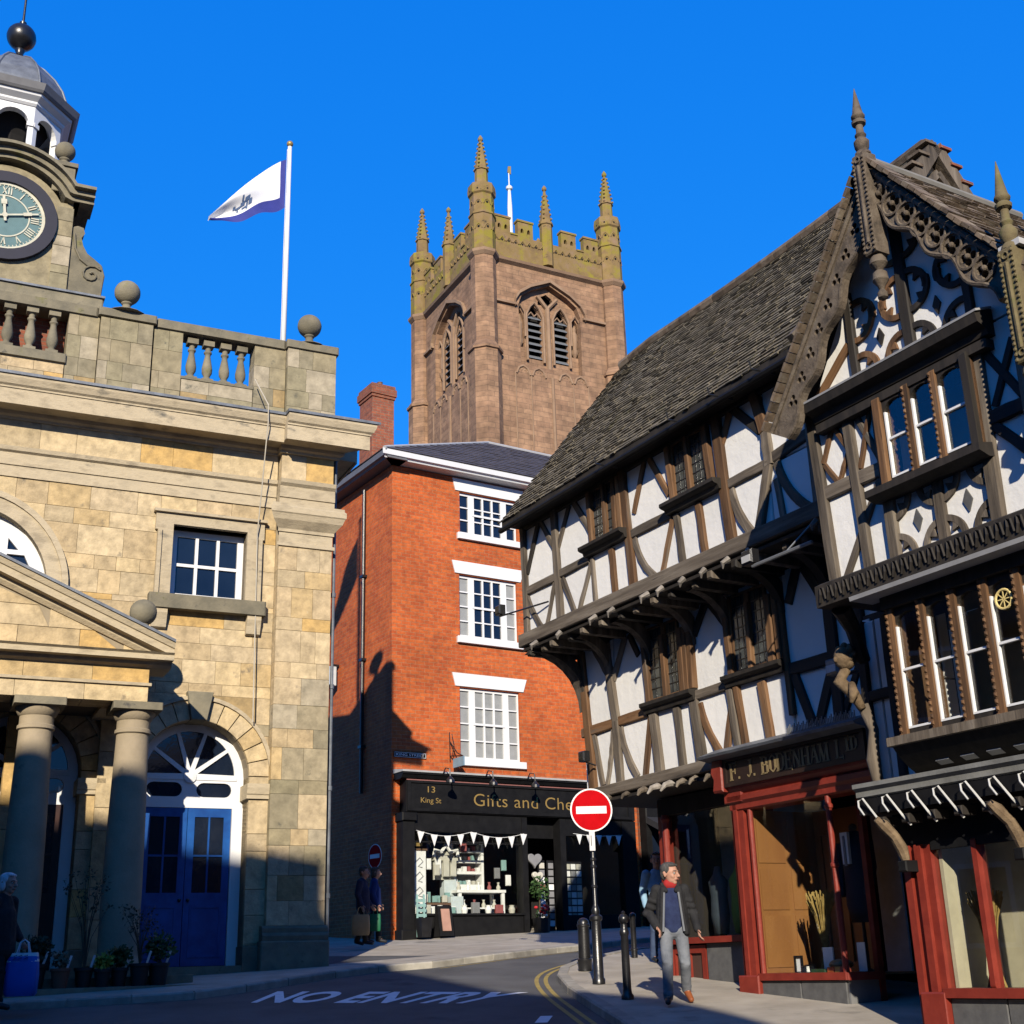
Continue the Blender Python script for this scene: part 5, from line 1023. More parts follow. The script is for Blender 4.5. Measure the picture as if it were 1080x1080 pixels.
# --- first floor (d = 0)
panels([-3.4, -2.55, -1.62, -.66, .14, 1.2, 2.0, 2.8, 3.5], [2.85, 3.76, 5.0], 0, TH)
MB().box(-3.45, 3.5, .12, .2, 2.8, 5.0).build('wall_core', OAKD, TH); MB().box(-3.45, -3.32, .02, 3.9, 2.8, 5.1).build('end_wall', PLASTER, TH)
for pts, w, mt in [([(-3.38, 4.95), (-3.2, 2.85)], .17, OAKB), ([(-2.70, 4.95), (-2.53, 3.76)], .16, OAK), ([(-2.53, 3.76), (-2.5, 2.8)], .15, OAK), ([(-1.62, 3.75), (-1.54, 2.85)], .17, OAK), ([(-.7, 4.9), (-.68, 3.8)], .1, OAKB), ([(-.69, 3.75), (-.59, 2.82)], .18, OAK), ([(.06, 3.78), (.16, 2.9)], .13, OAK), ([(.2, 3.78), (.3, 2.9)], .1, OAKB), ([(1.15, 4.7), (1.2, 3.2)], .1, OAKB),
                   ([(1.98, 4.95), (1.98, 3.0)], .17, OAKD), ([(2.45, 4.95), (2.45, 2.95)], .15, OAKD)]:
    timber(pts, w, 0, mt, name='post', proud=.06)
for pts, w, mt in [([(-3.45, 3.73), (-1.74, 3.76)], .14, OAKB), ([(-.65, 3.78), (.06, 3.79)], .13, OAK), ([(1.2, 3.75), (2.5, 3.73)], .15, OAKD)]:
    timber(pts, w, 0, mt, name='rail', proud=.05)
for pts, w, mt in [([(-3.05, 4.98), (-2.68, 4.45)], .11, OAK), ([(-2.2, 4.95), (-2.56, 4.38)], .12, OAK), ([(-2.64, 3.66), (-2.72, 3.3), (-2.86, 2.9)], .09, OAK), ([(-2.44, 3.66), (-2.34, 3.3), (-2.08, 2.9)], .12, OAK), ([(-1.7, 3.66), (-1.9, 2.9)], .13, OAKB), ([(-3.14, 3.66), (-3.06, 3.3), (-2.97, 2.9)], .1, OAK),
                   ([(-.58, 3.66), (-.45, 3.3), (-.22, 2.95)], .12, OAKB), ([(.1, 3.6), (-.1, 2.95)], .13, OAKB), ([(1.28, 3.68), (1.5, 3.05)], .14, OAKD), ([(1.95, 3.68), (1.6, 3.0)], .14, OAKD), ([(1.3, 4.55), (1.5, 4.95)], .15, OAKD), ([(1.95, 4.4), (1.62, 4.95)], .15, OAKD), ([(2.0, 3.0), (2.4, 3.66)], .1, OAKD), ([(-.6, 4.6), (-.3, 4.97)], .13, OAKD), ([(.08, 4.6), (-.22, 4.97)], .13, OAKD), ([(-1.9, 4.6), (-2.1, 4.95)], .1, OAKD)]:
    timber(pts, w, 0, mt, name='brace', proud=.035)
for pts, w, mt in [([(-1.08, 3.7), (-1.03, 2.9)], .14, OAK), ([(.68, 3.7), (.76, 2.92)], .15, OAKB)]: timber(pts, w, 0, mt, name='stud', proud=.045)
lead_window(-1.68, -.92, 3.88, 4.92, 0, [-1.26], TH); sillbeam(-1.76, -.62, 3.86, 0, h=.14, p=.16)
for u, du, w in ((-1.72, .06, .1), (-1.28, .03, .09), (-.86, .0, .11), (-.66, .0, .1), (-.76, .0, .08)): timber([(u, 4.75), (u + du, 3.88)], w, 0, OAKB, name='jamb', proud=.08)
lead_window(.18, .92, 3.9, 4.92, 0, [.55], TH); sillbeam(.05, 1.16, 3.88, 0, h=.14, p=.16)
for u, du, w in ((.12, .04, .1), (.57, -.02, .08), (.96, .0, .12), (1.09, .02, .1)): timber([(u, 4.75), (u + du, 3.9)], w, 0, OAKB, name='jamb', proud=.08)
# big curved brackets under the jetty
def bracket(u, d0, z0, d1, z1, w=.14, mat=OAK, du=0):
    n = 8; vs = []; m = MB()
    for i in range(n + 1):
        s = i / n; a = s * math.pi / 2; d = d0 + (d1 - d0) * (1 - math.cos(a)); z = z0 + (z1 - z0) * math.sin(a); th = .09 + .05 * math.sin(math.pi * s)
        x = u + du * (1 - math.cos(a))
        for q in (-w / 2, w / 2): vs += [(x + q, -d, z), (x + q, -d + .13, z + .1)]
    m.v = vs; m.f = []
    for i in range(n):
        a = 4 * i; b = a + 4; m.f += [(a, b, b + 2, a + 2), (a + 1, a + 3, b + 3, b + 1), (a, a + 1, b + 1, b), (a + 2, b + 2, b + 3, a + 3)]
    m.f += [(0, 2, 3, 1), (4 * n, 4 * n + 1, 4 * n + 3, 4 * n + 2)]
    return m.build('jetty_bracket', mat, TH)
bracket(-3.38, .02, 4.05, .72, 4.98, .24, OAK, -.42)
for u in (-2.66, -1.66, -.64, .12, 1.16, 1.98): bracket(u, .03, 4.45, .6, 4.96, .13, OAKD if u > .5 else OAK)
# jetty over the shops
timber([(-3.3, 2.80), (-.15, 2.84)], .16, 0, OAK, name='bressumer', t=.25, proud=.08)
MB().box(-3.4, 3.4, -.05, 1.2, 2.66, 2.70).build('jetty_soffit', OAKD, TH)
u = -3.1
while u < -.2:
    L = rnd.uniform(.0, .12); q = rnd.uniform(-.03, .03); r0_ = rnd.uniform(.035, .06); m = MB(); m.tube([(u, .3, 2.72), (u, -.06, 2.71), (u + q, -.12 - L * .5, 2.68), (u + q, -.14 - L, 2.63 - L * .3)], [r0_, r0_, r0_ * .7, .012], 8); m.build('joist', GREYEND if rnd.random() < .35 else OAK, TH); u += rnd.uniform(.26, .5)
# --- roof
EV, RG = (1.02, 7.10), (-1.55, 10.52); U0, U1 = -3.98, 3.15
def roof_pt(u, s, n=0):
    d = EV[0] + (RG[0] - EV[0]) * s; z = EV[1] + (RG[1] - EV[1]) * s; sag = .09 * math.sin(math.pi * (u - U0) / (U1 - U0)) * s + (.10 * s * max(0, (U0 + 1.0 - u)) )
    L = math.hypot(EV[0] - RG[0], RG[1] - EV[1]); ny = -(RG[1] - EV[1]) / L; nz = (EV[0] - RG[0]) / L
    return Vector((u, -d + ny * n, z - sag + nz * n))
m = MB(); N = 12
for i in range(N + 1):
    u = U0 + .03 + (U1 - U0 - .06) * i / N; e = roof_pt(u, -.01, -.03); r_ = roof_pt(u, 1, -.03); m.v += [e, r_, (u, -EV[0] + .12, EV[1] - .05), (u, -2 * RG[0] + EV[0] + .0, EV[1])]
for i in range(N):
    a, b = 4 * i, 4 * i + 4; m.f += [(a, b, b + 1, a + 1), (a + 1, b + 1, b + 3, a + 3), (a, a + 2, b + 2, b)]
m.build('roof', OAKD, TH)
def tiles(pt, u0, u1, rows, wt, par, mat, limit, name='roof_tile', s0=0., s1=1., thick=.020):
    allt = []
    for r_ in range(rows):
        u = u0 + rnd.uniform(-.08, 0)
        while u < u1:
            w = wt * rnd.uniform(.65, 1.35); allt.append((u, min(u + w, u1 + .03), r_)); u += w
    allt.sort(key=lambda t: -t[0]); st = MB(); cnt = 0
    for u, v, r_ in allt:
        sa = s0 + (s1 - s0) * (r_ - .12) / rows + rnd.uniform(-.003, .003); sb = s0 + (s1 - s0) * min(1.0, (r_ + 1.4) / rows); lift = .032 + rnd.uniform(0, .014); g = .005
        P = [pt(u + g, sa, lift), pt(v - g, sa + rnd.uniform(-.002, .002), lift + rnd.uniform(-.005, .005)), pt(v - g, sb, .012), pt(u + g, sb, .012)]; Q = [pt(u + g, sa, lift - thick), pt(v - g, sa, lift - thick)]
        F_ = [(0, 1, 2, 3), (4, 5, 1, 0), (4, 0, 3), (5, 2, 1)]
        if cnt < limit: cnt += 1; MB().add(P + Q, F_).build(name, mat, par, fix=False)
        else: st.add(P + Q, F_)
    if st.v: tag(st.build(name, mat, par, fix=False), None, kind='stuff')
tiles(roof_pt, U0, U1, 40, .17, TH, TILE, 300)
rid = MB()
for i in range(24):
    a = U0 + (U1 - U0) * i / 24; b = a + (U1 - U0) / 24 - .01; p, q = roof_pt(a, 1, .04), roof_pt(b, 1, .04); m = MB(); m.tube([p - Vector((0, 0, .03)), q - Vector((0, 0, .03))], .10, 8); m.build('ridge_tile', TILEB, TH)
MB().tube([roof_pt(U0, -.02, -.03) - Vector((0, .0, .05)), roof_pt(U1, -.02, -.03) - Vector((0, 0, .05))], .045, 8).build('gutter', BLACKP, TH)
for u in (-.95, .75, 1.6, 2.4): MB().tube([(u, -.85, 7.0), (u - .05, -1.18, 7.02), (u - .05, -1.2, 7.12)], .012, 5).build('gutter_bracket', BLACKI, TH)
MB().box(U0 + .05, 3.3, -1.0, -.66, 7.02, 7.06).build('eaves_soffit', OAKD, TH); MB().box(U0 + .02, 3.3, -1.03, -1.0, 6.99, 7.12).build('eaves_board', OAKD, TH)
# near gable end of this roof, seen above the gabled wing
gy = lambda d: -d
pk = (3.16, 1.55, 10.5)
MB().add([(3.13, -1.0, 7.2), (3.13, 4.1, 7.2), (3.13, 1.55, 10.35)], [(0, 1, 2)]).build('gable_wall', CREAM, TH)
for s_, e in ((-1, -1.0), (1, 4.1)):
    p, q = Vector((3.22, e, 7.0)), Vector((3.22, 1.55, 10.44)); MB().beam(p, q, .2, .14, (1, 0, 0)).build('bargeboard', OAK, TH)
    MB().beam(p - Vector((.02, -s_ * .3, .0)), q - Vector((.02, 0, .4)), .1, .1, (1, 0, 0)).build('bargeboard_moulding', OAK, TH)
    for i in range(16): c = p.lerp(q, (i + .5) / 16) + Vector((.02, s_ * .06, .14)); MB().box(c.x - .12, c.x + .08, c.y - .1, c.y + .1, c.z - .07, c.z - .03).build('verge_tile', TILEB if s_ < 0 else BRICKD, TH)
# --- ground floor: left shop front set back under the jetty
SH = -.6
rp = lambda x0, x1, y0, y1, z0, z1, nm='shop_post', mt=REDP, c=.012: MB().cbox(x0, x1, y0, y1, z0, z1, c).build(nm, mt, TH)
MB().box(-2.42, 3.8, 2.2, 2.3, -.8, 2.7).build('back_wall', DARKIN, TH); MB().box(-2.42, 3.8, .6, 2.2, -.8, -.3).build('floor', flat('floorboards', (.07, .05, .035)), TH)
MB().box(-2.42, -2.38, .62, 2.2, -.3, 2.66).build('end_wall', OAKD, TH)
rp(-2.42, -2.28, .52, .66, -.1, 2.6); rp(-.24, -.14, .52, .66, -.1, 2.6)
MB().lathe([(.05, 0), (.05, 1.55), (.07, 1.6), (.05, 1.66)], (-2.22, .5, .75), 12).build('shop_post', REDP, TH)
MB().cbox(-2.4, -.15, .46, .68, .68, .76, .012).build('shop_sill', REDP, TH)
MB().cbox(-2.4, -.15, .5, .66, 2.4, 2.64, .012).build('shop_head', OAKD, TH)
MB().box(-2.3, -.15, .57, .576, .76, 2.4).build('shop_pane', GLASS, TH)
MB().cbox(-1.55, -.15, .54, .66, -.1, .68, .01).build('stall_riser', GREYSTONE, TH)
m = MB(); m.plate(rect(-2.35, -1.57, .0, .66), [rect(-2.25, -1.98, .1, .56), rect(-1.92, -1.66, .1, .56)], .54, .66); m.build('stall_riser', REDP, TH); MB().box(-2.3, -1.6, .58, .64, .05, .6).build('riser_panel', flat('riser_brown', (.08, .04, .03)), TH)
MB().box(-2.35, -.15, 1.55, 1.6, -.1, 2.6).build('display_back', flat('pale_backdrop', (.30, .36, .38)), TH)
MB().box(-2.35, -.15, .62, 1.55, .70, .745).build('display_floor', flat('display_floor', (.2, .12, .07)), TH)
# --- Bodenham's shop
rp(-.14, -.06, .0, .62, -.1, 2.5, 'return_pilaster')
for k, (a, b, y) in enumerate(((-.14, -.05, .0), (-.05, .02, -.05), (.02, .12, -.03), (.12, .17, .02))): MB().cbox(a, b, y, .2, -.1, 2.46, .012).build('shop_pilaster', REDP, TH)
MB().cbox(-.17, .2, -.08, .2, -.12, .28, .015).build('pilaster_base', REDP, TH); MB().cbox(-.17, .2, -.09, .2, 2.3, 2.46, .02).build('pilaster_cap', REDP, TH)
MB().tube([(.22, .0, .28), (.22, .0, 2.2)], .035, 10).build('shop_column', REDP, TH); MB().tube([(1.6, .0, .28), (1.6, .0, 2.2)], .035, 10).build('shop_column', REDP, TH)
for z in (1.4, 2.05): MB().lathe([(.035, 0), (.05, .02), (.05, .05), (.035, .07)], (1.6, 0, z), 10).build('column_ring', REDP, TH)
MB().cbox(.16, 1.66, -.06, .3, .22, .30, .012).build('shop_sill', REDP, TH); MB().cbox(1.5, 1.68, -.05, .5, .215, .295, .012).build('shop_sill', REDP, TH)
for a, b in ((.17, .86), (.87, 1.60)): MB().cbox(a, b, -.02, .2, -.4, .22, .01).build('stall_riser', GREYSTONE, TH)
MB().box(1.605, 1.63, -.0, .48, -.4, .215).build('stall_riser', flat('lit_slab', (.2, .2, .2), .7), TH)  # doorway return: its sunlight is put into the colour as a paler slab
MB().box(.22, 1.6, -.003, .003, .3, 2.22).build('shop_pane', GLASS, TH); MB().box(1.604, 1.61, .0, .48, .3, 2.22).build('shop_pane', GLASS, TH)
MB().box(1.58, 1.65, .44, .52, -.4, 2.25).build('door_post', REDP, TH)
m = MB(); m.sweep([(-.02, 2.2), (-.05, 2.22), (-.05, 2.28), (-.09, 2.32), (-.09, 2.38), (-.06, 2.4), (-.12, 2.46), (-.14, 2.5), (.25, 2.5), (.25, 2.2)], -.1, 2.45); m.build('shop_cornice', REDP, TH)
sb = MB().plate(rect(-.02, 2.42, 2.50, 2.82), [], -.14, .2).build('sign_board', mk('sign_brown', [(.016, .009, .007), (.03, .016, .012)], .5, 5), TH)
m = MB(); m.plate(rect(-.04, 2.44, 2.49, 2.84), [rect(.02, 2.38, 2.535, 2.795)], -.17, -.13); m.build('sign_frame', MATS['sign_brown'], sb)
MB().prism([(-.22, 2.44), (-.03, 2.44), (-.03, 2.86), (-.2, 2.86), (-.26, 2.7), (-.2, 2.58)], -.2, .1, .02).build('console', REDP, TH)
m = MB(); m.sweep([(-.16, 2.83), (-.34, 2.86), (-.36, 2.89), (-.05, 3.0), (.05, 3.0), (.05, 2.83)], -.3, 2.5); m.build('shop_canopy', LEAD, TH)
m = MB()
for i in range(44): u = 1.25 + i * .026; m.box(u, u + .01, -.2, -.19, 2.93, 3.02 + .02 * ((i * 7) % 3))
tag(m.build('bird_spikes', GREYM, TH), None, kind='stuff')
# sign lettering: thick and thin strokes with serifs, cut here letter by letter
ST = {'F': [((0, 0), (0, 1), 1), ((0, 1), (.55, 1), 0), ((0, .52), (.42, .52), 0)], 'J': [((.35, 1), (.35, .2), 1), ((.35, .2), (.15, 0), 0), ((.15, 0), (0, .15), 0)], 'B': [((0, 0), (0, 1), 1), ((0, 1), (.38, .95), 0), ((.42, .95), (.42, .55), 1), ((0, .52), (.42, .52), 0), ((.48, .48), (.48, .05), 1), ((0, 0), (.46, .03), 0)],
      'O': [((.03, .2), (.03, .8), 1), ((.03, .8), (.28, 1), 0), ((.28, 1), (.53, .8), 0), ((.53, .8), (.53, .2), 1), ((.53, .2), (.28, 0), 0), ((.28, 0), (.03, .2), 0)], 'D': [((0, 0), (0, 1), 1), ((0, 1), (.35, .97), 0), ((.35, .97), (.52, .75), 0), ((.52, .78), (.52, .22), 1), ((.52, .25), (.35, .03), 0), ((.35, .03), (0, 0), 0)],
      'E': [((0, 0), (0, 1), 1), ((0, 1), (.48, 1), 0), ((0, .52), (.38, .52), 0), ((0, 0), (.5, 0), 0)], 'N': [((0, 0), (0, 1), 0), ((0, 1), (.52, 0), 1), ((.52, 0), (.52, 1), 0)], 'H': [((0, 0), (0, 1), 1), ((.52, 0), (.52, 1), 1), ((0, .52), (.52, .52), 0)], 'A': [((0, 0), (.28, 1), 0), ((.28, 1), (.56, 0), 1), ((.12, .36), (.46, .36), 0)],
      'M': [((0, 0), (.04, 1), 0), ((.04, 1), (.33, 0), 1), ((.33, 0), (.62, 1), 0), ((.62, 1), (.66, 0), 1)], 'L': [((0, 0), (0, 1), 1), ((0, 0), (.48, 0), 0)], 'T': [((.25, 0), (.25, 1), 1), ((0, 1), (.5, 1), 0)], '.': [((0, 0), (.06, 0), 1)], ' ': []}
WD = {'F': .6, 'J': .5, 'B': .6, 'O': .66, 'D': .66, 'E': .6, 'N': .66, 'H': .66, 'A': .66, 'M': .78, 'L': .58, 'T': .6, '.': .2, ' ': .45}
def serif_line(txt, u0, u1, z0, h, y, par, mat, small=()):
    tot = sum(WD[c] * (.72 if i in small else 1) + .14 for i, c in enumerate(txt)); sx = (u1 - u0) / tot; u = u0
    for i, c in enumerate(txt):
        k = .72 if i in small else 1; m = MB(); zb = z0 + (h * .3 if i in small else 0); hh = h * k
        P = lambda p: (u + p[0] * sx * k, y, zb + p[1] * hh)
        for a, b, th in ST[c]:
            w = (.036 if th else .016) * (h / .2)
            if c == '.': m.box(u, u + .03, y - .004, y, zb, zb + .03); continue
            m.beam(P(a), P(b), w, .006)
            for e in (a, b):
                if th and e[1] in (0, 1): m.beam((P(e)[0] - .034 * h / .2, y, P(e)[2]), (P(e)[0] + .034 * h / .2, y, P(e)[2]), .012 * h / .2, .006)
                elif not th and c in 'FELT' and e[0] > .3: m.beam((P(e)[0], y, P(e)[2] - .035 * h / .2), (P(e)[0], y, P(e)[2] + .03 * h / .2), .012, .006)
        if m.v: m.build('letter', mat, par)
        u += (WD[c] * k + .14) * sx
serif_line('F. J. BODENHAM LTD', .10, 2.34, 2.565, .2, -.146, sb, mk('sign_gold', [(.20, .15, .075), (.27, .20, .10)], .6, 6), small=(16, 17))
# display inside Bodenham's window
MB().box(.2, 1.6, .02, 1.15, .26, .285).build('display_floor', flat('display_board', (.28, .17, .09)), TH)
WOODP = mk('brown_panel', [(.28, .12, .04), (.38, .18, .06)], .5, 2, stretch=(1, 1, .3))
m = MB(); m.plate(rect(.18, 1.02, .28, 2.2), [rect(.28, .58, .4, 1.0), rect(.64, .94, .4, 1.0), rect(.28, .58, 1.1, 1.9), rect(.64, .94, 1.1, 1.9)], 1.05, 1.1); m.build('display_back', WOODP, TH)
MB().box(.18, 1.02, 1.08, 1.12, .28, 2.2).build('display_panel', WOODP, TH)
MB().box(.14, .18, .02, 1.1, .28, 2.2).build('display_side', WOODP, TH)
for z0, z1 in ((.36, .95), (1.02, 1.5), (1.57, 2.1)):
    for y0, y1 in ((.1, .52), (.6, 1.0)): MB().box(.18, .192, y0, y1, z0, z1).build('raised_panel', WOODP, TH)
MB().box(1.12, 1.5, 1.1, 1.13, .28, 2.2).build('display_curtain', flat('pale_curtain', (.30, .31, .30)), TH)
STRAW = mk('straw', [(.32, .2, .05), (.5, .36, .12)], .8, 20, rnd_amt=.2)
def sheaf(u, d, z, h, face, label, sp=.22, seed=1):
    t = thing('wheat_sheaf', label, 'sheaf', face.W(u, d, z), face.rot); rr = random.Random(seed); m = MB()
    for i in range(120):
        a = rr.uniform(0, 6.283); q = math.sqrt(rr.random()); x, y = math.cos(a) * q, math.sin(a) * q
        m.tube([(x * .09, y * .09, 0), (x * .025, y * .025, h * .28), (x * sp * .55, y * sp * .45, h * .7), (x * sp, y * sp * .8, h * rr.uniform(.85, 1))], [.006, .006, .005, .009], 3, False)
    tag(m.build('stalks', STRAW, t, fix=False), None, kind='stuff'); MB().lathe([(.045, h * .25), (.05, h * .28), (.045, h * .31)], n=10).build('tie', STRAW, t)
sheaf(.93, -.35, .285, .92, TFF, 'bound sheaf of wheat standing in the shop window under the gold lettering', .2, 3)
def small(nm, label, cat, u, d, z, mesh_mb, mat, rot=0):
    o = mesh_mb.build(nm, mat, None); o.location = TFF.W(u, d, z); o.rotation_euler.z = TFF.rot + rot; tag(o, label, cat); return o
small('hat', 'black cap lying at the foot of the wheat sheaf', 'hat', .85, -.12, .286, MB().lathe([(.13, 0), (.12, .015), (.08, .02), (.07, .08), (.02, .1)], n=14), BLACKI)
small('picture', 'small black framed picture beside the wheat sheaf', 'picture', .66, -.15, .286, MB().plate(rect(-.07, .07, 0, .2), [rect(-.045, .045, .025, .175)], 0, .02), BLACKI); small('card', 'white card inside the small black frame', 'card', .66, -.165, .31, MB().box(-.05, .05, 0, .004, 0, .15), WS)
small('card', 'white and red price card standing in front of the suit', 'card', 1.12, -.2, .286, MB().box(-.08, .08, 0, .02, 0, .28), WS)
small('cap', 'tan flat cap on a stand in the shop window', 'cap', 1.3, -.22, .38, MB().sphere((0, 0, 0), .13, 14, 8, (1, 1.1, .45)), flat('tan_cloth', (.3, .2, .1)))
small('folded_cloth', 'green folded cloth on the shop window floor', 'cloth', 1.1, -.1, .286, MB().cbox(-.12, .12, -.06, .08, 0, .05, .01), flat('dark_green', (.03, .07, .03)))
for k, (u, c) in enumerate(((1.3, (.5, .12, .02)), (1.42, (.55, .35, .08)), (1.5, (.4, .08, .05)))): small('wallet', ['orange', 'yellow', 'red'][k] + ' leather wallet on the shop window floor by the column', 'wallet', u, -.08, .286, MB().cbox(-.05, .05, -.04, .04, 0, .07, .008), flat('wallet%d' % k, c))
small('card', 'white card standing at the right return of the shop window', 'card', 1.55, -.3, .286, MB().box(-.06, .06, 0, .01, 0, .32), WS)
t = thing('suit_stand', 'dark blue suit jacket with a white shirt on a tailor\'s stand in the window', 'clothing', TFF.W(1.22, -.7, .28), TFF.rot)
NAVYC = flat('navy_cloth', (.018, .022, .04), .85); m = MB(); m.lathe([(.15, .55), (.2, .75), (.185, 1.05), (.2, 1.3), (.21, 1.45), (.12, 1.55), (.06, 1.58)], n=18, sy=.62); m.build('jacket', NAVYC, t, True)
MB().prism([(-.05, 1.2), (.05, 1.2), (.06, 1.56), (-.06, 1.56)], -.16, -.12).build('shirt', WS, t); MB().prism([(-.02, 1.18), (.02, 1.18), (.015, 1.52), (-.015, 1.52)], -.17, -.15).build('tie', GREYP, t)
for s_ in (-1, 1): MB().tube([(s_ * .2, 0, 1.45), (s_ * .25, -.02, 1.15), (s_ * .22, -.08, .85)], [.075, .065, .055], 10).build('sleeve', NAVYC, t)
MB().lathe([(.13, 0), (.03, .05), (.02, .6)], n=12).build('stand', BLACKI, t); MB().sphere((0, 0, 1.62), .05, 10, 8).build('neck_cap', OAK, t)
for u, c in ((-1.9, (.06, .08, .1)), (-1.45, (.12, .3, .05)), (-1.1, (.5, .35, .1))):
    t = thing('mannequin', {-1.9: 'dark jacket on a stand at the far end of the set-back shop window', -1.45: 'lime green top on a stand in the set-back shop window', -1.1: 'tan cloth cone display in the set-back shop window'}[u], 'clothing', TFF.W(u, -1.1, .745), TFF.rot)
    MB().lathe([(.13, .05), (.17, .3), (.15, .55), (.18, .75), (.08, .85), (.05, .95)] if u != -1.1 else [(.16, 0), (.03, .7), (.01, .75)], n=14, sy=.6).build('garment', flat('garment%d' % int(-u * 100), c), t, True); MB().lathe([(.1, 0), (.02, .06)], n=10).build('stand', BLACKI, t)
# round sign hanging inside Bodenham's window is a reflection in the photo: not built
# doorway between the two shops
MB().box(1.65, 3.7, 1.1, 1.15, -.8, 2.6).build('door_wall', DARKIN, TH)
d_ = MB().plate(rect(2.1, 2.9, -.25, 2.1), [rect(2.22, 2.78, .3, 1.95)], 1.02, 1.08).build('door', flat('dark_red_wood', (.06, .012, .01)), TH); MB().box(2.2, 2.8, 1.045, 1.05, .28, 1.97).build('pane', GLASS, d_); MB().sphere((2.17, .99, .8), .035, 10, 8).build('door_knob', GILT, d_)
MB().box(1.65, 3.7, 0.0, 1.1, -.9, -.2).build('door_step', GREYSTONE, TH)
MB().box(1.3, 3.7, .0, 1.15, 2.3, 2.5).build('porch_ceiling', OAKD, TH)
# ---------------------------------------------------------------- the gabled wing at the right
GD = 1.5
GW = thing('gabled_house', 'ornate timber-framed house with a carved bargeboard gable and oriel windows', 'building', TFF.W(4.8, .8, 0) , TFF.rot)
def W2(mb_obj): mb_obj.location = (0, 0, 0)
OFF = Vector((-4.8, .8, 0))      # the house's own frame starts at its foot: shift street-front coordinates
class Shift:
    pass
GP = bpy.data.objects.new('frontage', None)
def gb(m, name, mat, par=None, smooth=False, fix=True):
    o = m.build(name, mat, GW if par is None else par, smooth, fix)
    if par is None: o.location = OFF
    return o
def gt(pts, w, d, mat=OAK, name='beam', par=None, **k):
    return timber(pts, w, d, mat, GW, name, off0=OFF, **k)
bpy.data.objects.remove(GP)
UL, UR, UA = 3.55, 6.42, 5.03
def gpanels(us, zs, d):
    for a, b in zip(us, us[1:]):
        for z0, z1 in zip(zs, zs[1:]): gb(MB().cbox(a + .01, b - .01, -d - rnd.uniform(0, .006), -d + .12, z0 + .01, z1 - .01, .012), 'plaster_panel', PLASTER)
gpanels([UL, 4.13, 4.5], [3.95, 4.95, 5.85], GD); gpanels([5.74, UR], [3.95, 4.95, 5.85], GD); gpanels([4.5, 5.74], [3.95, 4.70], GD); gpanels([4.5, 5.74], [5.66, 5.85], GD)
gb(MB().plate([(UL, 5.86), (UR, 5.86), (UA + .05, 8.0), (UA - .05, 8.0)], [], -GD, -GD + .12), 'gable_plaster', PLASTER)
gb(MB().plate(rect(UL, 9.4, 3.9, 5.9), [rect(4.56, 5.74, 4.72, 5.64)], -GD + .12, -GD + .16), 'wall_core', OAKD)
gb(MB().box(UL, UL + .12, -GD + .04, .5, 3.9, 5.9), 'side_wall', PLASTER); gb(MB().box(UL, 9.4, -GD, 0, 3.80, 3.95), 'jetty_floor', OAKD)
# carved bottom fascia, moulded head beam
m = MB(); m.sweep([(-GD - .16, 3.76), (-GD - .16, 3.98), (-GD - .08, 4.02), (-GD + .1, 4.02), (-GD + .1, 3.76)], UL - .05, 9.4); gb(m, 'jetty_fascia', CARVED if False else OAKD)
k = 0
for i in range(26):
    u = UL + .02 + i * .11; m = MB(); m.tube([(u, -GD - .17, 3.8), (u + .03, -GD - .185, 3.87), (u + .02, -GD - .17, 3.95), (u + .07, -GD - .185, 3.93), (u + .08, -GD - .17, 3.82)], .014, 5); gb(m, 'carving', OAKD)
m = MB(); m.sweep([(-GD - .20, 3.70), (-GD - .21, 3.74), (-GD - .05, 3.77), (-GD + .1, 3.77), (-GD + .1, 3.70)], 4.0, 9.4); gb(m, 'lead_flashing', flat('pale_lead3', (.33, .33, .34), .6))
m = MB(); m.sweep([(-GD - .1, 5.70), (-GD - .12, 5.76), (-GD - .22, 5.80), (-GD - .24, 5.89), (-GD - .02, 5.97), (-GD + .05, 5.97), (-GD + .05, 5.70)], 3.7, 5.98); gb(m, 'head_beam', OAKD)
gb(MB().sweep([(-GD - .245, 5.89), (-GD - .25, 5.91), (-GD - .02, 5.99), (-GD - .02, 5.97)], 3.68, 6.0), 'lead_capping', flat('pale_lead4', (.36, .36, .37), .6))
gb(MB().cbox(3.72, 5.95, -GD - .12, -GD, 5.58, 5.67, .01), 'head_moulding', OAKD)
for pts, w, mt in [([(3.58, 5.85), (3.67, 4.0)], .13, OAK), ([(4.09, 5.7), (4.15, 4.0)], .12, OAK), ([(4.5, 5.6), (4.5, 4.0)], .13, OAK), ([(5.76, 5.9), (5.72, 4.0)], .14, OAK), ([(6.24, 5.9), (6.22, 4.0)], .14, OAK)]: gt(pts, w, GD, mt, 'post', proud=.06)
for pts, w, mt in [([(3.66, 4.95), (4.44, 4.95)], .15, OAK), ([(5.78, 4.95), (6.2, 4.95)], .14, OAKD)]: gt(pts, w, GD, mt, 'rail', proud=.05)
for pts, w, mt in [([(3.68, 5.28), (3.87, 5.64)], .055, OAKB), ([(3.87, 5.64), (4.06, 5.3)], .055, OAKB), ([(3.68, 5.28), (3.87, 5.0)], .055, OAKB), ([(3.87, 5.0), (4.06, 5.3)], .055, OAKB),
                   ([(4.2, 5.62), (4.46, 5.05)], .07, OAK), ([(4.4, 5.6), (4.18, 5.05)], .055, OAKB), ([(4.42, 4.86), (3.82, 4.02)], .09, OAK), ([(5.84, 5.6), (6.16, 5.05)], .08, OAKD), ([(6.16, 5.6), (5.86, 5.05)], .08, OAKD), ([(5.82, 4.88), (6.16, 4.5)], .10, OAKD)]: gt(pts, w, GD, mt, 'brace', proud=.035)
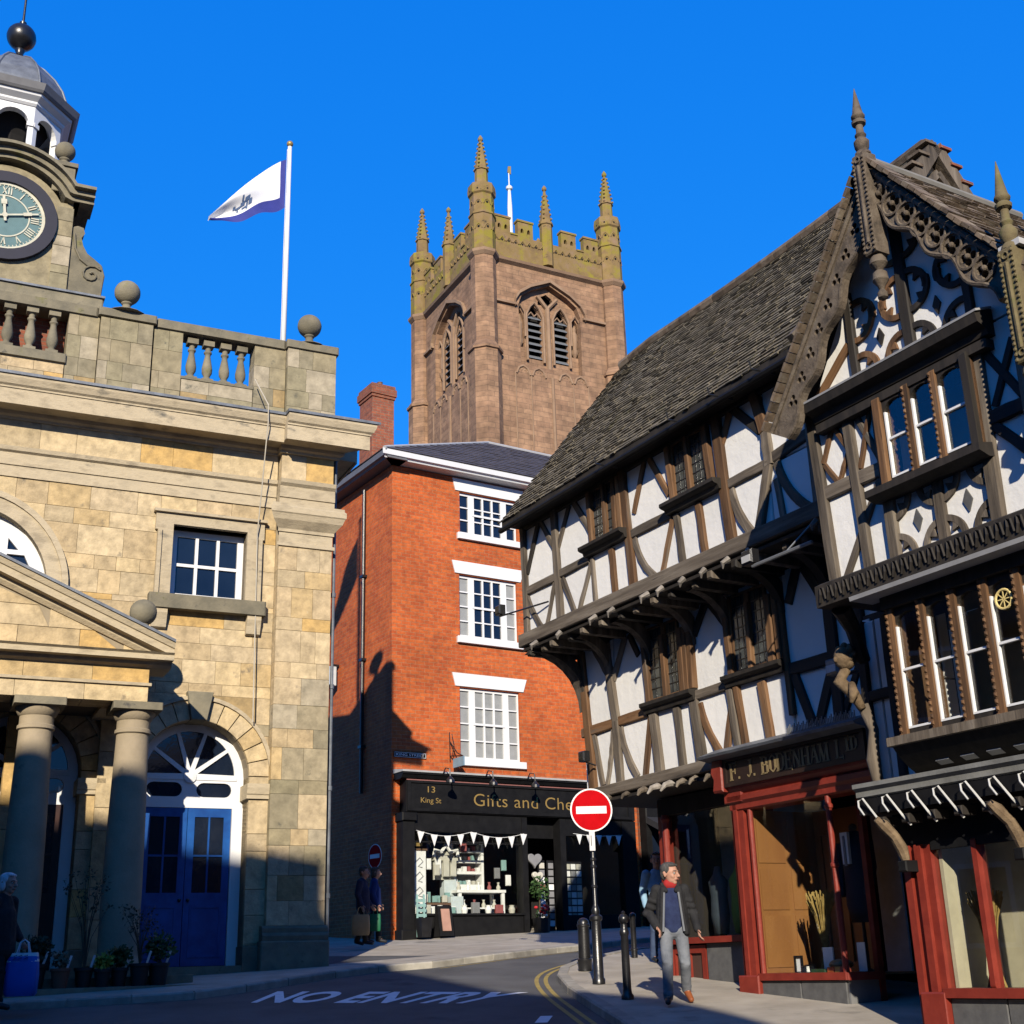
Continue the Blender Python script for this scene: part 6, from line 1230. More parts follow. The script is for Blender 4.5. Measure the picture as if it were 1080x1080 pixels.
# quatrefoil panels under and over the window: curved cusped braces and small diamonds
def ring(cu, cz, r, a0, a1, w=.06, mat=OAK, nm='curved_brace'):
    o_ = arc(cu, cz, r + w / 2, a0, a1, 10); i_ = arc(cu, cz, r - w / 2, a1, a0, 10); gb(MB().plate(o_ + i_, [], -GD - .035, -GD + .02), nm, mat)
    am = (a0 + a1) / 2; p = (cu + (r - w / 2) * math.cos(R(am)), cz + (r - w / 2) * math.sin(R(am))); t_ = (-math.sin(R(am)), math.cos(R(am)))
    gb(MB().prism([(p[0] + t_[0] * .045, p[1] + t_[1] * .045), (p[0] - t_[0] * .045, p[1] - t_[1] * .045), (p[0] - .08 * math.cos(R(am)), p[1] - .08 * math.sin(R(am)))], -GD - .033, -GD + .02), 'cusp', mat)
gt([(5.1, 4.6), (5.1, 4.0)], .12, GD, OAK, 'stud', proud=.045)
for cu in (4.81, 5.41):
    for dx in (-.31, .31):
        for dz in (-.31, .31):
            a = math.degrees(math.atan2(-dz, -dx)); ring(cu + dx * .93, 4.31 + dz, .22, a - 52, a + 52)
    gb(MB().prism([(cu, 4.20), (cu + .055, 4.31), (cu, 4.42), (cu - .055, 4.31)], -GD - .02, -GD + .01), 'diamond', GREYSTONE)
gt([(UA, 7.8), (UA, 6.0)], .13, GD, OAKD, 'king_post', proud=.05)
for (cu, cz, keep) in ((UA - .37, 6.30, None), (UA + .37, 6.30, None), (UA - .35, 6.90, -1), (UA + .35, 6.90, 1)):
    for dx in (-.30, .30):
        for dz in (-.30, .30):
            if keep and dx * keep > 0 and dz > 0: continue
            a = math.degrees(math.atan2(-dz, -dx)); ring(cu + dx * .93, cz + dz, .21, a - 60, a + 60, .06, OAKB if cu < UA else OAKD)
    if not keep: gb(MB().prism([(cu, cz - .1), (cu + .05, cz), (cu, cz + .1), (cu - .05, cz)], -GD - .02, -GD + .01), 'diamond', OAKD)
for s_ in (-1, 1):
    gt([(UA + s_ * .74, 6.0), (UA + s_ * .74, 6.95)], .1, GD, OAKD, 'stud', proud=.045); gt([(UA + s_ * 1.3, 6.02), (UA + s_ * .8, 6.4)], .1, GD, OAKB, 'brace', proud=.04)
# three-light window with arched heads
def light_plate(us, z0, z1, d, frame, par_name, gl, nm='oriel_window', head=.13, tr=None, blind=False):
    H = []; 
    for a, b in zip(us, us[1:]):
        a2, b2 = a + .033, b - .033; r_ = (b2 - a2) / 2; H.append([(a2, z0 + .05), (b2, z0 + .05)] + arc((a2 + b2) / 2, z1 - .06 - r_ * .75, r_, 0, 180, 10, r_ * .75))
    w = gb(MB().plate(rect(us[0], us[-1], z0, z1), H, -d, -d + .05), nm, frame)
    for h in H:
        x0, x1 = h[0][0], h[1][0]; MB().prism([(x0 - .004, h[0][1] - .004), (x1 + .004, h[0][1] - .004)] + h[2:], -d + .025, -d + .03).build('pane', gl, w)
        MB().box(x0, x0 + .018, -d - .006, -d + .03, h[0][1], h[2][1]).build('casement_stile', WHITE, w); MB().box(x0, x1, -d - .005, -d + .03, h[0][1], h[0][1] + .02).build('casement_rail', WHITE, w)
        MB().box(x0 + .02, x1, -d + .0, -d + .028, (z0 + z1) / 2 - .01, (z0 + z1) / 2 + .012).build('glazing_bar', WHITE, w)
    return w
def carved_mullion(u, z0, z1, d, w=.062):
    o = gb(MB().cbox(u - w / 2, u + w / 2, -d - .035, -d + .03, z0, z1, .012), 'mullion', OAKB)
    for i in range(int((z1 - z0) / .06)): MB().cbox(u - w * .55 - .008, u - w * .2, -d - .05, -d - .025, z0 + i * .06 + .008, z0 + i * .06 + .048, .012).build('carved_leaf', OAKB, o)
WD_ = GD + .1
gb(MB().box(4.56, 5.74, -WD_, -GD + .1, 5.64, 5.68), 'oriel_head', OAKD); ow = light_plate([4.62, 4.97, 5.31, 5.68], 4.72, 5.62, WD_, OAKD, '', GLASS)
for s_ in (4.59, 5.71): gb(MB().box(s_ - .03, s_ + .03, -WD_, -GD + .1, 4.7, 5.62), 'oriel_side', OAKB)
gb(MB().box(4.5, 5.8, -GD + .5, -GD + .55, 4.5, 5.7), 'room_back', flat('mirrored_tan', (.2, .15, .08)))  # tan of the mirrored houses put into the room's back wall
for u in (4.97, 5.31): carved_mullion(u, 4.72, 5.62, WD_)
gb(MB().cbox(4.55, 4.635, -WD_ - .05, -GD, 4.68, 5.62, .012), 'window_jamb', OAKB); gb(MB().cbox(5.66, 5.74, -WD_ - .06, -GD, 4.68, 5.62, .012), 'window_jamb', OAKD)
gb(MB().sweep([(-WD_ - .14, 4.62), (-WD_ - .14, 4.69), (-GD + .05, 4.74), (-GD + .05, 4.60), (-WD_ - .02, 4.58)], 4.40, 5.80), 'window_sill', OAKD)
# bargeboards, finials, roof of the gable
BD = 1.78
def barge(sg, ua, zt, run, drop, n, par_mat, hole, lab='bargeboard'):
    L = math.hypot(run, drop); ax = Vector((sg * run / L, 0, -drop / L)); dn = Vector((-sg * drop / L, 0, -run / L)); o = Vector((ua, 0, zt)); W_ = .40
    T = lambda v: tuple(o + ax * v[0] + dn * v[1 + 1] + Vector((0, v[1], 0)))
    up = [(L + .04, 0), (0.0, 0)]; lo = []
    for i in range(0, 41): s = L * i / 40 + .0; lo.append((max(s, .18), W_ * .82 + .045 * math.sin(i / 40 * math.pi * 2 * n / 2)))
    H = []
    for i in range(n):
        c = .34 + (L - .5) * (i + .2) / n
        if hole == 'trefoil':
            for a in (90, 210, 330): H.append(arc(c + .042 * math.cos(R(a)), .17 + .042 * math.sin(R(a)), .033, 0, 330, 8))
        else:
            for a in (0, 90, 180, 270): H.append(arc(c + .055 * math.cos(R(a + 45)), .17 + .055 * math.sin(R(a + 45)), .042, 0, 330, 8))
    m = MB(); m.plate(up + lo, H, -BD, -BD + .07, T); b = gb(m, lab, par_mat)
    m = MB(); m.tube([T((0.02, -BD - .01, .03)), T((L + .03, -BD - .01, .03))], .03, 6); m.build('top_moulding', par_mat, b)
    m = MB(); m.tube([T((q[0], -BD - .005, q[1] - .025)) for q in lo], .022, 6); m.build('edge_bead', par_mat, b)
    if hole == 'round':
        for i in range(n):
            c = .34 + (L - .5) * (i + .2) / n; MB().tube([T((c + .12 * math.cos(a), -BD - .01, .17 + .12 * math.sin(a))) for a in [2 * math.pi * j / 16 for j in range(17)]], .016, 5).build('rosette', par_mat, b); MB().sphere(T((c, -BD - .01, .17)), .03, 8, 6).build('boss', par_mat, b)
    for i in range(int(L / .11)):
        p = Vector(T((.1 + i * .11, -BD + .02, -.055 + rnd.uniform(-.01, .01)))); q = MB(); q.beam(p - ax * .05, p + ax * .05, .03 + rnd.uniform(0, .015), .22, (0, 1, 0)); gb(q, 'verge_tile', TILEB)
    return b
barge(-1, UA, 8.02, 1.78, 2.24, 9, CARVED, 'trefoil'); barge(1, UA, 8.02, 1.52, 2.0, 8, CARVED, 'round'); 
UB = 8.22
barge(-1, UB, 8.02, 1.6, 2.15, 9, CARVED, 'trefoil'); barge(1, UB, 8.02, 1.5, 2.0, 8, CARVED, 'round')
# arched lower valance seen under the right-hand bargeboard
m = MB()
for i in range(5):
    c = Vector((UA + .45 + i * .22, -BD + .1, 7.12 - i * .30)); m = MB(); m.tube([c + Vector((.13 * math.cos(R(a)) * .9, 0, -.11 * math.sin(R(a)) - .06 * math.cos(R(a)))) for a in range(0, 181, 20)], .014, 5); gb(m, 'valance', CARVED)
def finial(u, d, z0, zp, ztop, mat=CARVED, w=.15):
    p = gb(MB().cbox(u - w / 2, u + w / 2, -d - w * .8, -d + w * .4, zp, z0, .012), 'finial_post', mat)
    y = -d - w * .8
    for s_ in (-1, 1):
        for i in range(int((z0 - zp) / .05)): MB().sphere((u + s_ * w * .42, y - .005, zp + .03 + i * .05), .017, 6, 4).build('bead', mat, p)
    m = MB(); m.tube([(u, y - .005, zp + .12), (u, y - .005, z0 - .15)], .022, 6); m.build('rib', mat, p)
    for z in (zp + .08, z0 - .08): MB().tube([(u + .03 * math.cos(a), y - .008, z + .03 * math.sin(a)) for a in [2 * math.pi * j / 12 for j in range(13)]], .009, 5).build('rosette', mat, p)
    c = (u, -d - w * .2, 0); h = ztop - z0
    MB().lathe([(.085, z0), (.08, z0 + .04 * h), (.055, z0 + .07 * h), (.075, z0 + .13 * h), (.08, z0 + .2 * h), (.045, z0 + .26 * h), (.06, z0 + .3 * h), (.04, z0 + .34 * h), (.038, z0 + .44 * h), (.07, z0 + .46 * h), (.075, z0 + .5 * h), (.045, z0 + .53 * h), (.07, z0 + .56 * h), (.072, z0 + .58 * h), (.055, z0 + .62 * h), (.004, ztop)], c, 12).build('spire', mat, p, 'auto')
    MB().lathe([(.01, zp - .5), (.05, zp - .47), (.05, zp - .42), (.025, zp - .38), (.04, zp - .34), (.08, zp - .28), (.07, zp - .2), (.035, zp - .17), (.09, zp - .1), (.08, zp - .05), (.05, zp), (.06, zp + .02)], c, 12).build('pendant', mat, p, 'auto')
    return p
finial(UA, BD, 8.1, 6.95, 8.92); finial(6.55, BD + .05, 6.18, 5.1, 7.08, mk('lichen_oak', [(.12, .09, .05), (.2, .165, .08)], .9, 6, .006, 30, spots=[((.13, .13, .04), 4, .55)])); finial(UB, BD, 8.2, 7.05, 8.95)
gb(MB().box(6.45, 6.67, -BD - .12, -BD + .1, 6.18, 6.24), 'lead_cap', flat('white_lead', (.5, .5, .5), .6))
gb(MB().tube([(UA, -BD - .02, 8.06), (UA, .5, 8.06)], .05, 8), 'ridge_capping', flat('pale_ridge', (.2, .19, .17), .9))
def gable_roof(uc, lim):
    for sg in (-1, 1):
        def pt(v, s, n): 
            wd_ = 1.72 if sg < 0 else 1.58; L = math.hypot(wd_, 2.1); u = uc + sg * (wd_ * (1 - s)); z = 5.93 + 2.1 * s; return Vector((u + sg * 2.1 / L * n, v, z + wd_ / L * n))
        gb(MB().add([pt(-BD + .05, 0, 0), pt(3.5, 0, 0), pt(3.5, 1, 0), pt(-BD + .05, 1, 0)], [(0, 1, 2, 3)]), 'roof', OAKD)
        allm = MB(); cnt = 0
        def ptv(v, s, n): return pt(-v, s, n)
        before = set(GW.children)
        tiles(ptv, -3.4 if sg > 0 else 1.0, BD - .0, 20 if sg > 0 else 20, .17, GW, TILEB, lim if sg > 0 else 0)
        for o in set(GW.children) - before: o.location = OFF
gable_roof(UA, 290); gable_roof(UB, 0)
gb(MB().plate([(6.62, 5.86), (9.75, 5.86), (UB, 8.0)], [], -GD, -GD + .12), 'gable_plaster', PLASTER); gpanels([6.46, 7.2, 8.3, 9.4], [3.95, 5.85], GD)
for u in (7.1, 7.6, 8.3, 8.8, 9.3): gt([(u, 5.8), (u, 4.0)], .13, GD, OAK, 'post', proud=.06)
gb(MB().box(6.4, 9.4, -GD - .15, -GD, 5.75, 5.95), 'head_beam', OAKD)
# --- first floor of the wing: wall set back, long bay window under the jetty
WL = .85
gpanels([3.2, 3.45, 3.85, 4.3], [2.0, 2.96, 3.75], WL); gb(MB().box(3.2, 4.22, -WL + .12, -WL + .2, 1.7, 3.85), 'wall_core', OAKD); gb(MB().box(4.2, 9.4, -WL + .12, -WL + .2, 1.7, 2.3), 'wall_core', OAKD); gb(MB().box(3.2, 3.3, -WL + .1, .6, 1.9, 3.8), 'side_wall', PLASTER)
for pts, w in [([(3.26, 3.75), (3.26, 1.95)], .12), ([(3.62, 3.75), (3.62, 1.95)], .10), ([(3.2, 2.96), (4.2, 2.96)], .11), ([(3.2, 2.02), (4.2, 2.02)], .12)]: gt(pts, w, WL, OAKD, 'post' if pts[0][0] == pts[1][0] else 'rail', proud=.05)
BAY = 1.45; bu = [4.27, 4.66, 5.03, 5.39, 5.75, 6.11, 6.47]
bw = light_plate(bu, 2.38, 3.58, BAY, OAKD, '', GLASS, 'bay_window'); 
for u in bu: carved_mullion(u, 2.34, 3.6, BAY, .075)
gb(MB().box(4.2, 6.6, -BAY - .06, -WL, 3.58, 3.72), 'bay_head', OAKD); gb(MB().cbox(4.12, 6.6, -BAY - .14, -WL, 2.28, 2.36, .015), 'bay_sill', OAK)
gb(MB().box(4.22, 4.27, -BAY, -WL, 2.36, 3.58), 'bay_side', OAKB)
gb(MB().box(4.2, 6.6, -.3, -.25, 2.2, 3.7), 'room_back', flat('mirrored_tan2', (.34, .25, .11))); gb(MB().box(4.2, 6.6, -BAY, -.25, 2.25, 2.28), 'room_floor', OAKB)  # back wall coloured olive tan to imitate houses mirrored in the bay glass
gb(MB().add([(x, y, z) for x in (4.15, 6.6) for y, z in ((-BAY - .08, 2.28), (-BAY - .02, 2.2), (-BAY + .1, 2.1), (-WL - .25, 1.95), (-WL, 1.9), (-WL, 2.28))], [(i, (i + 1) % 6, 6 + (i + 1) % 6, 6 + i) for i in range(6)] + [tuple(range(5, -1, -1)), tuple(range(6, 12))]), 'bay_apron', OAKD)
for i in range(7):
    u = 4.5 + i * .29; gb(MB().add([(x, y, z) for x in (u, u + .15) for y, z in ((-BAY + .07, 2.11), (-WL - .22, 1.96), (-WL - .20, 1.99), (-BAY + .09, 2.14))], [(0, 1, 2, 3), (7, 6, 5, 4), (0, 4, 5, 1), (2, 6, 7, 3), (1, 5, 6, 2), (0, 3, 7, 4)]), 'apron_panel', flat('apron_white', (.5, .5, .5)) if 'apron_white' not in MATS else MATS['apron_white'])
plq = gb(MB().tube([(5.57 + .085 * math.cos(a), -BAY - .0, 3.35 + .085 * math.sin(a)) for a in [2 * math.pi * j / 20 for j in range(21)]], .012, 6), 'gilt_roundel', GOLD)
for j in range(8): MB().beam((5.57, -BAY, 3.35), (5.57 + .08 * math.cos(j * .785), -BAY, 3.35 + .08 * math.sin(j * .785)), .008, .006).build('spoke', GOLD, plq)
gpanels([6.64, 7.5, 8.4, 9.4], [2.0, 2.9, 3.75], WL)
for u in (6.7, 7.5, 8.4, 9.3): gt([(u, 3.75), (u, 2.0)], .13, WL, OAKD, 'post', proud=.05)
gt([(6.6, 2.9), (9.4, 2.9)], .13, WL, OAKD, 'rail', proud=.045)
# carved corner post with a grotesque head
GROT = mk('carved_figure', [(.10, .065, .035), (.24, .17, .10)], .85, 10, .01, 30)
m = MB(); fx, fy = 3.32, -1.18
cp = gb(MB().tube([(3.42, -1.0, 1.9), (3.38, -1.02, 2.3), (3.4, -.98, 2.6), (3.36, -1.05, 2.85)], [.05, .065, .05, .06], 12), 'corner_post', OAK, None, True)
hd = MB().sphere((fx, fy, 3.33), .12, 14, 10, (.9, 1, 1.05)).build('carved_head', GROT, cp, True)
for q in range(22): a = q * .45; MB().sphere((fx + .1 * math.cos(a), fy + .02 - .03 * (q % 2), 3.36 + .1 * math.sin(a)), .035, 8, 6).build('curl', GROT, cp)
MB().sphere((fx - .01, fy - .12, 3.31), .025, 8, 6, (.7, 1, 1.2)).build('nose', GROT, cp)
MB().tube([(fx, fy, 3.22), (fx - .05, fy - .06, 3.1), (fx + .03, fy + .04, 2.95), (fx + .08, fy + .08, 2.8)], [.05, .07, .06, .04], 12).build('torso', GROT, cp, True); MB().tube([(fx + .05, fy, 3.05), (fx + .12, fy - .05, 2.95), (fx + .1, fy - .08, 2.85)], [.04, .05, .02], 12).build('arm', GROT, cp, True)
gb(MB().tube([(3.4, -1.0, 3.3), (3.5, -1.2, 3.6), (3.62, -1.45, 3.76)], [.07, .08, .1], 8), 'jetty_bracket', OAKD)
# --- wing shop: moulded pent ledge on iron brackets, red pilaster, window
m = MB(); m.sweep([(-1.48, 1.86), (-1.52, 1.88), (-1.52, 1.93), (-1.56, 1.96), (-1.56, 2.0), (-WL, 2.06), (-WL, 1.86)], 3.6, 9.4); gb(m, 'shop_ledge', mk('grey_ledge', [(.14, .14, .13), (.24, .24, .225)], .8, 4, .003, 30))
gb(MB().box(3.6, 9.4, -1.5, -WL, 1.72, 1.86), 'ledge_soffit', BLACKP)
for i in range(9):
    u = 3.78 + i * .31; b = gb(MB().tube([(u - .02, -1.6, 1.70), (u - .08, -1.6, 1.78), (u - .1, -1.58, 1.84), (u - .06, -1.56, 1.86), (u + .05, -1.5, 1.66), (u + .06, -1.42, 1.58)], [.009, .010, .010, .010, .012, .013], 6), 'gutter_bracket', flat('white_iron', (.55, .55, .53), .5) if 'white_iron' not in MATS else MATS['white_iron'])
    MB().cbox(u + .0, u + .1, -1.48, -1.3, 1.6, 1.68, .01).build('bracket_foot', OAKD, b)
SD = 1.2
gb(MB().box(3.7, 9.4, -SD + .02, -SD + .2, 1.42, 1.74), 'shop_head', BLACKP)
for a, b, y in ((3.72, 3.8, .06), (3.8, 3.88, -.02), (3.88, 3.96, .02), (3.96, 4.04, -.03), (4.04, 4.12, .01)): gb(MB().cbox(a, b, -SD + y, -SD + .25, -.6, 1.42, .01), 'shop_pilaster', REDP)
gb(MB().box(3.72, 3.76, -SD + .1, .2, -.6, 1.5), 'door_side', REDP); gb(MB().cbox(3.86, 4.14, -SD - .07, -SD + .2, -.6, .14, .012), 'pilaster_base', REDP)
def console(u):
    c = gb(MB().tube([(u - .09, -SD - .34, 1.66), (u - .06, -SD - .28, 1.60), (u - .02, -SD - .2, 1.5), (u, -SD - .14, 1.38), (u + .01, -SD - .12, 1.28)], [.03, .055, .05, .055, .04], 8), 'console', GROT); MB().cbox(u - .05, u + .06, -SD - .18, -SD, 1.18, 1.28, .012).build('console_foot', BLACKP, c)
console(3.93); console(5.25)
gb(MB().cbox(4.1, 9.4, -SD - .06, -SD + .2, .09, .17, .012), 'shop_sill', REDP); gb(MB().box(4.1, 9.4, -SD + .05, -SD + .056, .17, 1.45), 'shop_pane', GLASS)
for u in (4.64, 5.2, 5.9, 6.6): gb(MB().cbox(u - .028, u + .028, -SD - .01, -SD + .1, .17, 1.42, .01), 'shop_mullion', REDP)
gb(MB().box(4.14, 9.4, -SD + .0, -SD + .06, 1.36, 1.44), 'shop_head_rail', BLACKP)
for a, b in ((4.14, 4.75), (4.76, 5.4), (5.41, 6.2)): gb(MB().cbox(a, b, -SD + .0, -SD + .2, -.7, .09, .01), 'stall_riser', GREYSTONE)
gb(MB().box(4.1, 9.4, .2, .25, -.7, 1.8), 'shop_back', DARKIN); gb(MB().box(4.1, 9.4, -SD + .06, .2, .1, .14), 'display_floor', flat('display_floor3', (.12, .08, .05)))
gb(MB().box(4.13, 4.17, -SD + .1, -.3, .14, 1.45), 'display_side', flat('cream_board', (.55, .5, .36)))
gb(MB().box(4.17, 4.6, -.5, -.46, .14, 1.45), 'display_back', flat('cream_board2', (.55, .5, .36)))
sheaf(4.46, .95, .14, .86, TFF, 'bound sheaf of wheat standing in the right-hand shop window by the red mullion', .17, 8)
for k, (u, c) in enumerate(((4.95, WS), (5.08, BLACKI), (5.2, WS))):
    o = MB().cbox(-.05, .05, -.03, .03, 0, .12 + .05 * k, .008).build('display_card', c, None); o.location = TFF.W(u, .95, .14); o.rotation_euler = (R(-12), 0, TFF.rot + .3 * k); tag(o, ['small white card at the foot of the right-hand shop window', 'small black box between two white cards in the right-hand shop window', 'taller white card at the edge of the right-hand shop window'][k], 'card')
# flood lamps on arms
for k, (u, d, z, L, lab) in enumerate(((1.9, 1.05, 4.73, .95, 'black flood lamp on a long grey arm under the upper jetty'), (2.55, .55, 3.35, .6, 'pale flood lamp on a dark arm by the carved corner post'))):
    t = thing('flood_lamp', lab, 'lamp', TFF.W(u, d, z), TFF.rot); m = MB(); m.tube([(0, 0, 0), (L, .05, .02)], .022, 6); m.build('arm', GREYM if k == 0 else BLACKI, t); m = MB(); m.tube([(L * .55, .02, .0), (L * .9, .35, .45)], .01, 5); m.build('stay', GREYM, t)
    h_ = MB().cbox(-.13, .06, -.06, .06, .03, .2, .02).build('lamp_head', BLACKI if k == 0 else GREYM, t); MB().box(-.11, .04, -.066, -.05, .05, .13).build('lamp_glass', flat('lamp_glass%d' % k, (.5, .5, .5), .2), h_)
t = thing('flood_lamp', 'small black flood lamp on a thin arm in front of the brick house windows', 'lamp', TFF.W(-3.2, 1.0, 5.62), TFF.rot)
MB().tube([(-.95, 0, 0), (.1, .25, 0)], .014, 6).build('arm', BLACKI, t); MB().cbox(-1.02, -.86, -.06, .05, .02, .17, .02).build('lamp_head', BLACKI, t); MB().tube([(-.9, 0, 0), (-.92, 0, .06)], .012, 6).build('knuckle', BLACKI, t)
t = thing('flood_lamp', 'small black flood lamp low on the plaster above the no entry sign', 'lamp', TFF.W(-3.05, .28, 3.2), TFF.rot)
MB().tube([(0, .2, 0), (0, 0, .05)], .014, 6).build('arm', BLACKI, t); MB().cbox(-.07, .09, -.06, .05, .04, .19, .02).build('lamp_head', BLACKI, t)
# ---------------------------------------------------------------- more of the street, outside the picture but mirrored in the glass
def terrace(x, y0, y1, face, n, hgt, label, mat):
    L = (y1 - y0) / n
    for i in range(n):
        ya = y0 + i * L; g0 = gz(0, ya); h = hgt + rnd.uniform(-.8, .8)
        t = thing('terrace_house', label[i], 'house', (x, ya + L / 2, g0)); s_ = face
        MB().box(*sorted((0, -s_ * 7)), -L / 2, L / 2, -.5, h).build('wall', mat[i % len(mat)], t)
        m = MB(); m.add([(s_ * .3, -L / 2, h), (s_ * .3, L / 2, h), (-s_ * 3.5, L / 2, h + 2.2), (-s_ * 3.5, -L / 2, h + 2.2), (-s_ * 7.3, L / 2, h), (-s_ * 7.3, -L / 2, h)], [(0, 1, 2, 3), (3, 2, 4, 5), (0, 3, 5), (1, 4, 2)]); m.build('roof', SLATE, t)
        for j in range(3):
            for k in (-1, 0, 1):
                y = k * L / 3.2; z = 1.1 + j * 2.9; w = MB().box(*sorted((s_ * .0, s_ * .05)), y - .55, y + .55, z, z + 1.6).build('window', WHITE, t); MB().box(*sorted((s_ * .03, s_ * .06)), y - .45, y + .45, z + .1, z + 1.5).build('pane', NAVYGL, w)
REN2 = flat('tan_render', (.5, .4, .26), .9); REN3 = flat('buff_brick', (.4, .26, .16), .9)
terrace(-11.2, -8.5, 15.8, 1, 4, 8.6, ['cream house across the street, first on the left behind the viewer', 'buff brick house across the street, second on the left', 'cream house across the street, third on the left', 'buff brick house across the street, nearest the stone hall'], [REN2, REN3])
terrace(7.4, -8.5, 5.5, -1, 3, 8.0, ['buff brick house on the right of the street, behind the viewer', 'cream house on the right of the street beside the viewer', 'buff brick house on the right of the street, nearest the gabled house'], [REN3, REN2])
kb = thing('corner_house', 'buff brick house on King Street behind the timber-framed house', 'house', TFF.W(.5, -4.6, 0), TFF.rot)
MB().box(-3.6, 6, 0, 11, -.5, 7.4).build('wall', REN3, kb); m = MB(); m.add([(-3.8, -.2, 7.4), (6.2, -.2, 7.4), (6.2, 11.2, 7.4), (-3.8, 11.2, 7.4), (1.2, 2, 9.2), (1.2, 9, 9.2)], [(0, 1, 4), (1, 2, 5, 4), (2, 3, 5), (3, 0, 4, 5)]); m.build('roof', SLATE, kb)
for y in (1.5, 4.5, 7.5):
    for z in (1.0, 4.3): w = MB().box(-3.66, -3.58, y, y + 1.1, z, z + 1.7).build('window', WHITE, kb); MB().box(-3.68, -3.62, y + .1, y + 1.0, z + .1, z + 1.6).build('pane', NAVYGL, w)
# ---------------------------------------------------------------- flag
kb = thing('street_end_house', 'tan house closing the far end of King Street out of sight', 'house', (19, 24, gz(0, 24)))
MB().box(0, 7, -3, 14, -.5, 9).build('wall', REN2, kb); m = MB(); m.add([(-.3, -3.3, 9), (7.3, -3.3, 9), (7.3, 14.3, 9), (-.3, 14.3, 9), (3.5, 0, 11), (3.5, 11, 11)], [(0, 1, 4), (1, 2, 5, 4), (2, 3, 5), (3, 0, 4, 5)]); m.build('roof', SLATE, kb)
pole = thing('flag_pole', 'white flagpole with a small ball top on the roof of the stone hall', 'flagpole', BCF.W(-.83, -.62, 9.8), BCF.rot)
MB().lathe([(.062, 0), (.055, 4.0), (.042, 6.55)], n=12).build('pole', WHITE, pole, True); MB().sphere((0, 0, 6.62), .07, 12, 8).build('ball', GILT, pole, True); MB().box(-.03, .03, -.09, -.05, 1.6, 1.75).build('cleat', GREYM, pole)
MB().tube([(-.06, -.06, 1.7), (-.07, -.05, 4.0), (-.06, -.04, 6.45)], .008, 4).build('halyard', WHITE, pole)
FW = mk('flag_cloth', [(.80, .81, .84), (.88, .88, .9)], .8, 3); FB = mk('flag_blue', [(.02, .03, .20), (.04, .05, .28)], .8, 3)
fl = thing('flag', 'white flag with a blue border and small blue emblem flying from the white pole', 'flag', BCF.W(-.9, -.62, 16.1), BCF.rot)
def fpt(s, t):      # s along the fly, t down the hoist
    x = -s * 1.52; top = -.08 - 1.74 * (.72 * s + .28 * s * s) + .05 * math.sin(s * 7); bot = -1.25 - .70 * s - .10 * math.sin(s * 3.1) - .03 * math.sin(s * 14); z = top + (bot - top) * t
    y = .14 * math.sin(s * 8 + t * 2.5) * s ** .7 + .06 * math.sin(t * 8 + s * 5) * s ** .5
    return (x, y, z)
def cloth(s0, s1, t0, t1, n, k, off=0.):
    m = MB()
    for i in range(n + 1):
        for j in range(k + 1): p = fpt(s0 + (s1 - s0) * i / n, t0 + (t1 - t0) * j / k); m.v.append((p[0], p[1] - off, p[2]))
    for i in range(n):
        for j in range(k): a = i * (k + 1) + j; m.f.append((a, a + 1, a + k + 2, a + k + 1))
    return m
cloth(.07, 1, 0, .74, 26, 16).build('field', FW, fl, True, fix=False); cloth(0, .07, 0, 1, 4, 16).build('hoist_band', FB, fl, True, fix=False); cloth(.07, 1, .74, 1, 26, 4).build('lower_band', FB, fl, True, fix=False)
EMB = flat('emblem_blue', (.10, .16, .30), .8)
for (a, b, c, d) in ((.46, .50, .50, .62), (.49, .55, .40, .50), (.51, .53, .52, .68), (.55, .60, .46, .56), (.57, .59, .30, .44), (.60, .66, .52, .58), (.62, .64, .60, .66), (.66, .69, .44, .54), (.53, .58, .60, .64)): cloth(a, b, c, d, 3, 4, .012).build('emblem', EMB, fl, True, fix=False)
